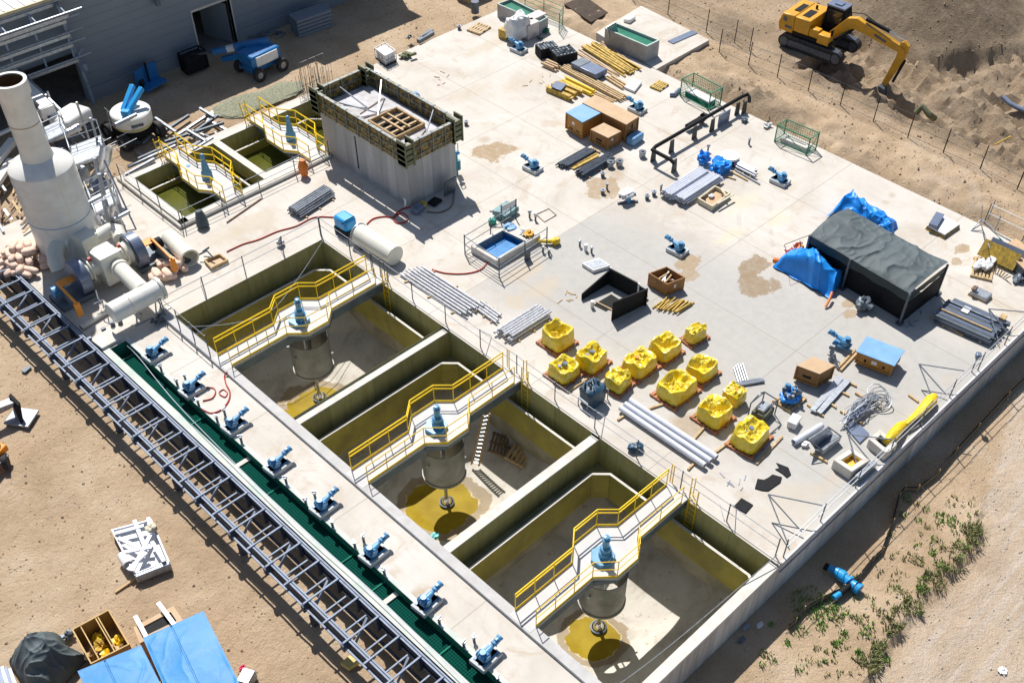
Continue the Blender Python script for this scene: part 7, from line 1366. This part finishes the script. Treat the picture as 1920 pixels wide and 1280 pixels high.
SF = [(1985, 650), (1920, 716), (1888, 746), (1832, 806), (1790, 852), (1757, 893), (1719, 922), (1695, 921), (1684, 936), (1672, 985), (1652, 1038), (1636, 1052), (1610, 1085), (1580, 1108), (1540, 1128), (1506, 1148), (1490, 1170), (1478, 1180)]
t = thing('silt_fence', 'low black and tan silt fence winding along the foot of the outer wall', 'fence', P(1700, 922, -2.3)); pts = [P(*p, -2.25) for p in SF]; o = MB()
for a, b_ in zip(pts, pts[1:]): o.hexa([a, b_, b_+Vector((.02, .02, 0)), a+Vector((.02, .02, 0))], [a+Vector((-.02, .02, .28)), b_+Vector((-.02, .02, .28)), b_+Vector((0, .04, .28)), a+Vector((0, .04, .28))])
part(t, 'fabric', o, mat('silt_fabric', (.20, .16, .10), .8, var=.2), True, smooth=False); part(t, 'top_cord', MB().tube([p+Vector((-.01, .03, .3)) for p in pts], .03, 5), m_black, True)
for p in pts[1:-1]: part(t, 'stake', MB().bar(p, p+Vector((0, 0, .5)), .04), m_lum, True)
# ------------------------------------------------------------------ grass and weeds
random.seed(21)
m_grass = mat('weed_green', (.11, .27, .025), .6, var=.4, scale=5, bump=0); m_grass2 = mat('dry_weed', (.21, .22, .08), .7, var=.3, scale=5, bump=0)
def tuft(mb, c, r, h, n):
    for i in range(n):
        a = random.random()*6.28; k = r*math.sqrt(random.random()); p = c+Vector((k*math.cos(a), k*math.sin(a), 0)); l = h*random.uniform(.5, 1.1); b_ = random.random()*6.28; d = Vector((math.cos(b_), math.sin(b_), 0)); s_ = Vector((-d.y, d.x, 0))*random.uniform(.012, .03); m_ = p+d*l*.25+Vector((0, 0, l*.7)); e = p+d*l*.6+Vector((0, 0, l))
        mb.add([p-s_, p+s_, m_+s_, m_-s_, e], [(0, 1, 2, 3), (3, 2, 4)])
g1, g2 = MB(), MB()
G = [(1525, 1130, 1.1, 150), (1550, 1140, .8, 120), (1500, 1128, .7, 80), (1535, 1155, .6, 80), (1568, 1150, .5, 70), (1540, 1175, .35, 50), (1612, 1165, .45, 70), (1625, 1190, .4, 70), (1570, 1160, .4, 50), (1675, 1108, .4, 50), (1695, 1120, .35, 40), (1722, 1110, .4, 60), (1735, 1085, .35, 50), (1760, 1065, .45, 70), (1718, 1052, .45, 70), (1748, 1040, .3, 40), (1765, 975, .5, 80), (1785, 985, .45, 70), (1810, 1000, .45, 70), (1800, 1030, .4, 60), (1740, 990, .25, 30), (1722, 975, .25, 25), (1765, 1035, .3, 40), (1690, 965, .3, 30), (1670, 1000, .25, 30), (1610, 1230, .3, 40), (1435, 1225, .3, 40), (1475, 1205, .25, 30), (1640, 1215, .3, 40), (1660, 1235, .3, 40), (1650, 1160, .3, 30), (1580, 1195, .3, 30), (1700, 1150, .3, 30), (1450, 1240, .2, 20), (1530, 1215, .25, 25), (1700, 935, .3, 30), (1715, 945, .3, 25), (1735, 955, .3, 25), (1755, 1105, .4, 50), (1718, 1150, .35, 40), (1665, 1190, .4, 50), (1500, 1185, .4, 40)]
for i_, (x, y, r, n) in enumerate(G):
    c = P(x, y, -2.25); c.z = ground(c.x, c.y)[0]; tuft(g1 if r > .45 else (g1 if i_%2 else g2), c, r*.75, .17, int(n*.75))
for i in range(380):
    x, y = random.uniform(1480, 1830), random.uniform(930, 1270); c = P(x, y, -2.25); d, sd_ = segd(c.x, c.y, BERM)
    if sd_ > 0 or c.y > 8.0: continue
    c.z = ground(c.x, c.y)[0]; tuft(g2 if i % 3 else g1, c, random.uniform(.05, .22), .16, random.randint(4, 10))
for i in range(60):
    b_ = BERM[i % 4]; e = BERM[i % 4+1]; c = b_.lerp(e, random.random())+Vector((random.uniform(-.5, .2), random.uniform(-.2, .5), 0)); c.z = ground(c.x, c.y)[0]; tuft(g2, c, .2, .3, 16)
for i in range(30): x, y = random.uniform(1230, 1620), random.uniform(1010, 1270); c = P(x, y, -2.25); (c.y < 9.6) and tuft(g1, Vector((c.x, c.y, ground(c.x, c.y)[0])), .12, .2, 12)
for nm, g_, m in (('grass', g1, m_grass), ('dry_grass', g2, m_grass2)): solo(nm, g_, m, {'grass': 'bright green weeds growing on the sandy bank by the wall', 'dry_grass': 'sparse olive weeds scattered on the sandy bank'}[nm], 'grass')['kind'] = 'stuff'
# blue pump lying outside the wall
t = thing('blue_hydrant', 'bright blue pump with black fittings lying outside the wall', 'pump', P(1585, 1085, -2.25)); z = -1.95
part(t, 'body', MB().tube([P(1552, 1062, z), P(1565, 1068, z), P(1578, 1078, z), P(1592, 1090, z), P(1603, 1098, z)], [.13, .16, .26, .16, .22], 14), m_bright, True); part(t, 'flange', MB().cyl(P(1590, 1088, z), P(1593, 1091, z), .27, n=16).cyl(P(1606, 1100, z), P(1612, 1105, z), .25, n=16), m_bright, True); part(t, 'branch', MB().cyl(P(1596, 1094, z), P(1575, 1112, z), .14, n=12), m_black, True); part(t, 'branch_tip', MB().cyl(P(1575, 1112, z), P(1563, 1120, z), .12, n=12), m_bright, True); part(t, 'fitting', MB().cyl(P(1546, 1060, z), P(1553, 1064, z), .16).cyl(P(1610, 1090, z+.2), P(1612, 1102, z), .1), m_black, True)
for k, (x, y) in enumerate(((1425, 1172), (1400, 1175), (1390, 1200))): solo('litter', lump(MB(), P(x, y, -2.25), (.45, .25, .1), k, amp=.3), (m_paper, m_gpipe, m_beam)[k], ('white scrap', 'grey scrap', 'dark green scrap')[k]+' on the shaded ground at the wall foot', 'litter')
solo('litter', lump(MB(), P(1880, 1258, -2.25), (.45, .4, .12), 4, amp=.3), m_paper, 'pale grey scrap on the dirt road at the lower right', 'litter')
solo('pink_pipe', MB().cyl(P(1785, -10, 0), P(1852, 22, 0), .14, n=10), mat('pink_plastic', (.55, .36, .36), .5), 'long pink pipe lying beyond the excavator spoil heap', 'pipe')
solo('grey_pipe', MB().tube([P(1880, 182, -.6), P(1893, 194, -.7), P(1910, 203, -.7), P(1960, 225, -.7)], .16, 10), m_fan, 'grey pipe emerging from the trench at the right edge', 'pipe'); solo('timber_pole', MB().cyl(P(1865, 272, .2), P(1895, 256, .4), .05, n=8), m_lumy, 'yellow pole lying on the spoil near the right edge', 'pole')
solo('trench_shield', MB().tube([P(1718, 212, -.6), P(1730, 200, -.1), P(1742, 215, -.4), P(1752, 222, -.8)], .2, 10), m_clam if 0 else MATS['clamp_olive'], 'rusty curved casing lying in the trench under the bucket', 'casing')
# ------------------------------------------------------------------ yard at the lower left
GZ = -1.32
t = thing('scrap_bin', 'open white bin full of white metal offcuts on the dirt', 'scrap bin', P(262, 1040, GZ)); q = [Vector(P(*p, GZ+.45)[:2]) for p in ((252, 1078), (318, 1052), (284, 972), (208, 992))]
part(t, 'bin_wall', MB().frame(q, .07, GZ+.05, GZ+.45), m_pipe, True); part(t, 'bin_floor', MB().prism(inset(q, .07), GZ+.06, GZ+.15), m_paper, True); random.seed(6)
for a, b in (((252, 975), (272, 1025)), ((222, 1008), (268, 1030)), ((286, 995), (248, 1070)), ((285, 1015), (308, 1052)), ((232, 1035), (285, 1025)), ((240, 1068), (275, 1035)), ((215, 1000), (270, 985)), ((278, 970), (285, 1000))): part(t, 'offcut', MB().bar(P(*a, GZ+.50), P(*b, GZ+.56), .16, .07), m_pipe, True)
part(t, 'offcut', MB().pipe(P(228, 1040, GZ+.38), P(240, 1058, GZ+.38), .2, .17, 16), m_paper, True); part(t, 'offcut', lump(MB(), P(286, 995, GZ+.4), (.5, .5, .4), 3), mat('cream_scrap', (.6, .55, .42), .6), True); part(t, 'front_lip', MB().bar((*q[0], GZ+.25), (*q[1], GZ+.25), .3, .4), m_gpipe, True, bev=.06)
solo('timber_bearer', MB().bar(P(216, 1110, GZ+.04), P(254, 1084, GZ+.04), .08), m_lum, 'timber stake poking out from under the white scrap bin', 'timber', 'timber bearers')
def lidbox(label, A, B, C, ztop, m_top, seam):
    a, b_, c = P(*A, ztop), P(*B, ztop), P(*C, ztop); q = [Vector(v[:2]) for v in (a, c, b_+c-a, b_)]; t = thing('tarped_crate', label, 'crate', cen(q, GZ), 0, 'blue topped crates'); part(t, 'box', MB().prism(inset(q, .04), GZ, ztop-.06), m_wood, True)
    def fn(u, v): p = q[3].lerp(q[0], u).lerp(q[2].lerp(q[1], u), v); return (p.x, p.y, ztop+.02+.09*math.sin(math.pi*v)*math.sin(math.pi*u)-(.04 if abs(u-seam) < .012 else 0))
    part(t, 'tarp_top', cloth(MB(), fn, 120, 80, .016, .55, seam*9), m_tarpl, True, ang=40); o = MB(); qq = inset(q, -.02)
    for i in range(4): o.hexa([(*qq[i], ztop-.30), (*qq[(i+1) % 4], ztop-.30), (*q[(i+1) % 4], ztop-.30), (*q[i], ztop-.30)], [(*qq[i], ztop+.02), (*qq[(i+1) % 4], ztop+.02), (*q[(i+1) % 4], ztop+.02), (*q[i], ztop+.02)])
    part(t, 'tarp_skirt', o, m_tarpl, True); return q
q = lidbox('large crate under a light blue tarpaulin at the lower left, right one', (381, 1146), (269, 1196), (480, 1345), .7, m_tarpl, .46)
q = lidbox('crate under a light blue tarpaulin at the lower left edge, left one', (264, 1210), (147, 1258), (345, 1370), .55, m_tarpl, .42)
t = thing('divided_crate', 'open timber crate with dividers and yellow contents beside the blue tops', 'crate', P(190, 1200, GZ)); q = [Vector(P(*p, .1)[:2]) for p in ((170, 1244), (243, 1207), (204, 1141), (134, 1179))]; m_ply = mat('ply_gold', (.48, .30, .09), .6, var=.15, bump=.1)
part(t, 'side_board', MB().frame(q, .05, GZ, .1), m_ply, True); part(t, 'floor', MB().prism(inset(q, .05), GZ+.05, GZ+.4), m_lum, True)
for u in (.22, .62, .68): a, b_ = q[0].lerp(q[1], u), q[3].lerp(q[2], u); part(t, 'divider', MB().bar((*a, -.3), (*b_, -.3), .04, .75), m_ply, True)
for i, (u, v) in enumerate(((.42, .3), (.42, .6), (.45, .8), (.82, .5), (.8, .25), (.1, .5))): c = q[0].lerp(q[1], u).lerp(q[3].lerp(q[2], u), v); part(t, 'contents', lump(MB(), (c.x, c.y, GZ+.4), (.5, .6, .5), i, amp=.3), (MATS['safety_yellow'], m_lumy, m_wrap, MATS['safety_yellow'], m_lum, m_lum)[i], True)
t = thing('pallet_crate', 'pale timber pallet frame with a black box and two white beams', 'pallet', P(290, 1170, GZ)); q = [Vector(P(*p, -.2)[:2]) for p in ((262, 1205), (345, 1165), (325, 1135), (250, 1175))]; part(t, 'timber_frame', MB().frame(q, .2, GZ, -.2), m_woodl, True); part(t, 'black_box', MB().prism(inset(q, .22), GZ+.05, -.25), m_black, True)
for a, b_ in (((254, 1155), (278, 1200)), ((297, 1130), (330, 1175))): part(t, 'white_beam', MB().bar(P(*a, -.05), P(*b_, -.05), .16, .12), m_pipe, True)
t = thing('tarpaulin_heap', 'dark grey green tarpaulin heap at the lower left corner', 'tarpaulin', P(90, 1240, GZ)); c0 = [P(*p, GZ) for p in ((20, 1245), (88, 1190), (165, 1235), (80, 1330))]
def th3(u, v): p = c0[0].lerp(c0[1], v).lerp(c0[3].lerp(c0[2], v), u); h = 1.5*math.sin(math.pi*u)**.5*math.sin(math.pi*v)**.5; return (p.x+.2*noise.noise(Vector((u*4, v*4, 1))), p.y+.2*noise.noise(Vector((u*5, v*4, 5))), GZ+.02+h)
part(t, 'sheet', cloth(MB(), th3, 100, 100, .17, .8, 2), m_tarpg, True, ang=35); solo('dark_bag', lump(MB(), P(130, 1195, GZ), (.6, .4, .4), 3, amp=.3), m_dsteel, 'dark bag between the dark tarpaulin and the divided crate', 'bag')
solo('timber_bearer', MB().bar(P(48, 1188, GZ+.5), P(62, 1212, GZ+.5), .1), m_lum, 'timber stick behind the dark tarpaulin heap', 'timber', 'timber bearers')
t = thing('grey_bench', 'striped grey panels at the lower left picture corner', 'panel stack', P(5, 1265, GZ))
for i in range(5): part(t, 'panel', MB().bar(P(-10+i*7, 1245+i*2, GZ+.3), P(0+i*8, 1290, GZ+.3), .12, .08), (m_paper, m_fan)[i % 2], True)
solo('small_crate', MB().obox(P(463, 1272, GZ+.3), (.6, .5, .5), .5), m_gpipe, 'small grey crate right of the blue topped crates', 'crate', bev=.03); solo('pink_rag', lump(MB(), P(455, 1252, GZ), (.3, .2, .15), 2, amp=.3), mat('magenta_cloth', (.6, .03, .12), .6), 'small magenta rag right of the blue topped crates', 'rag')
solo('ply_sheet', MB().prism([P(*p, GZ+.2)[:2] for p in ((638, 1243), (656, 1228), (674, 1240), (654, 1254))], GZ+.05, GZ+.25), mat('yellow_box_card', (.65, .50, .16), .6), 'small yellow box on the dirt under the pipe rack', 'box', bev=.02)
t = thing('attachment_plate', 'grey steel plate attachment with black arm at the left edge', 'attachment', P(40, 785, GZ)); z = GZ+.2; part(t, 'plate', MB().prism([P(*p, z)[:2] for p in ((6, 793), (52, 800), (73, 768), (28, 762))], z-.1, z), m_gpipe, True, bev=.02); part(t, 'arm', MB().bar(P(-25, 772, z+.7), P(28, 752, z+.7), .4, .25), m_gpipe, True); part(t, 'pivot', MB().extr([P(22, 760, z), P(40, 795, z), P(34, 760, z+.8), P(16, 742, z+1.0)], (.15, .1, 0)), m_black, True)
part(t, 'red_panel', MB().bar(P(-20, 780, z+.5), P(18, 762, z+.5), .2, .1), m_red, True)
t = thing('yellow_loader', 'yellow and black machine body cut by the left picture edge', 'machine', P(-10, 885, GZ)); c = P(-14, 876, GZ); part(t, 'body', MB().obox(c+Vector((0, 0, .7)), (1.6, 1.0, .35), .45), m_orange, True, bev=.06); part(t, 'seat', MB().obox(c+Vector((0, .1, 1.0)), (1.3, .8, .4), .45), m_black, True, bev=.08); part(t, 'wheel', MB().cyl(c+Vector((.4, -.4, .35)), c+Vector((.6, -.5, .35)), .35, n=18), m_rub, True); part(t, 'wheel', MB().cyl(c+Vector((.3, .9, .5)), c+Vector((.5, .8, .5)), .4, n=18), m_rub, True); part(t, 'foot_plate', MB().obox(c+Vector((.1, -.55, .5)), (1.4, .2, .1), .45), m_gpipe, True)
solo('dark_offcut', MB().obox(P(50, 694, GZ)+Vector((0, 0, .05)), (.4, .25, .1), .3), m_beam, 'small dark offcut on the dirt left of the pipe rack', 'offcut')

random.seed(33)
def stones(name, label, n, fn, r0, r1, m):
    mb = MB(); k = 0
    while k < n:
        x, y = fn(); z, s_, _ = ground(x, y)
        if z < -8: continue
        r = random.uniform(r0, r1)*(1 if random.random() < .85 else 1.8); c = Vector((x, y, z+r*.25)); a = [Vector((random.uniform(.6, 1)*sx*r, random.uniform(.6, 1)*sy*r, random.uniform(.5, .9)*sz*r*.8)) for sx, sy, sz in ((1, .2, 0), (-1, 0, .1), (0, 1, 0), (.1, -1, 0), (0, 0, 1), (0, 0, -1))]
        mb.add([c+v for v in a], [(0, 2, 4), (2, 1, 4), (1, 3, 4), (3, 0, 4), (2, 0, 5), (1, 2, 5), (3, 1, 5), (0, 3, 5)]); k += 1
    o = solo(name, mb, m, label, 'stones', smooth=False); o['kind'] = 'stuff'
m_clod = mat('soil_clod', (.36, .275, .19), .95, var=.3, scale=4, bump=0, spec=.1)
m_stone = mat('pale_stone', (.46, .41, .35), .9, var=.25, scale=4, bump=0, spec=.1)
stones('soil_clods', 'dark soil clods scattered over the dug ground beyond the slab', 2600, lambda: (random.uniform(51.6, 72), random.uniform(15, 44)), .02, .075, m_clod)
stones('gravel', 'loose stones and clods scattered over the yard left of the pipe rack', 1500, lambda: (random.uniform(0, 10.2), random.uniform(18, 52)), .02, .055, m_clod)
stones('pale_gravel', 'loose stones scattered between the outer wall and the dirt road', 1500, lambda: (random.uniform(16, 52), random.uniform(1, 9.8)), .02, .065, m_stone)
stones('yard_gravel', 'loose stones on the ground between slab and warehouse', 900, lambda: (random.uniform(18, 52), random.uniform(52.8, 60.8)), .025, .07, m_clod)

solo('rope', MB().stube([P(238, 648, .9), P(262, 672, .55), P(330, 755, .35), P(450, 878, .3), P(560, 985, .3), P(700, 1110, .3), P(880, 1285, .3)], .016, 5), m_pipe, 'pale cable stretched along the length of the green channel', 'rope')
random.seed(41)
for i, (x, y, l) in enumerate(((1065, 560, 'black panels'), (1380, 905, 'black sheets'), (1010, 150, 'lumber stacks'), (1720, 600, 'grey steel stack'), (820, 150, 'concrete chamber'))):
    mb = MB()
    for k in range(7): a = P(x+random.uniform(-22, 22), y+random.uniform(-14, 14), .02); an = random.random()*3; mb.bar(a, a+Vector((math.cos(an), math.sin(an), 0))*random.uniform(.12, .4), .04, .03)
    solo('wood_scraps', mb, (m_lum, m_gpipe)[i % 2], 'few small scraps scattered on the slab near the '+l, 'scraps', 'small scraps on the slab')['kind'] = 'stuff'
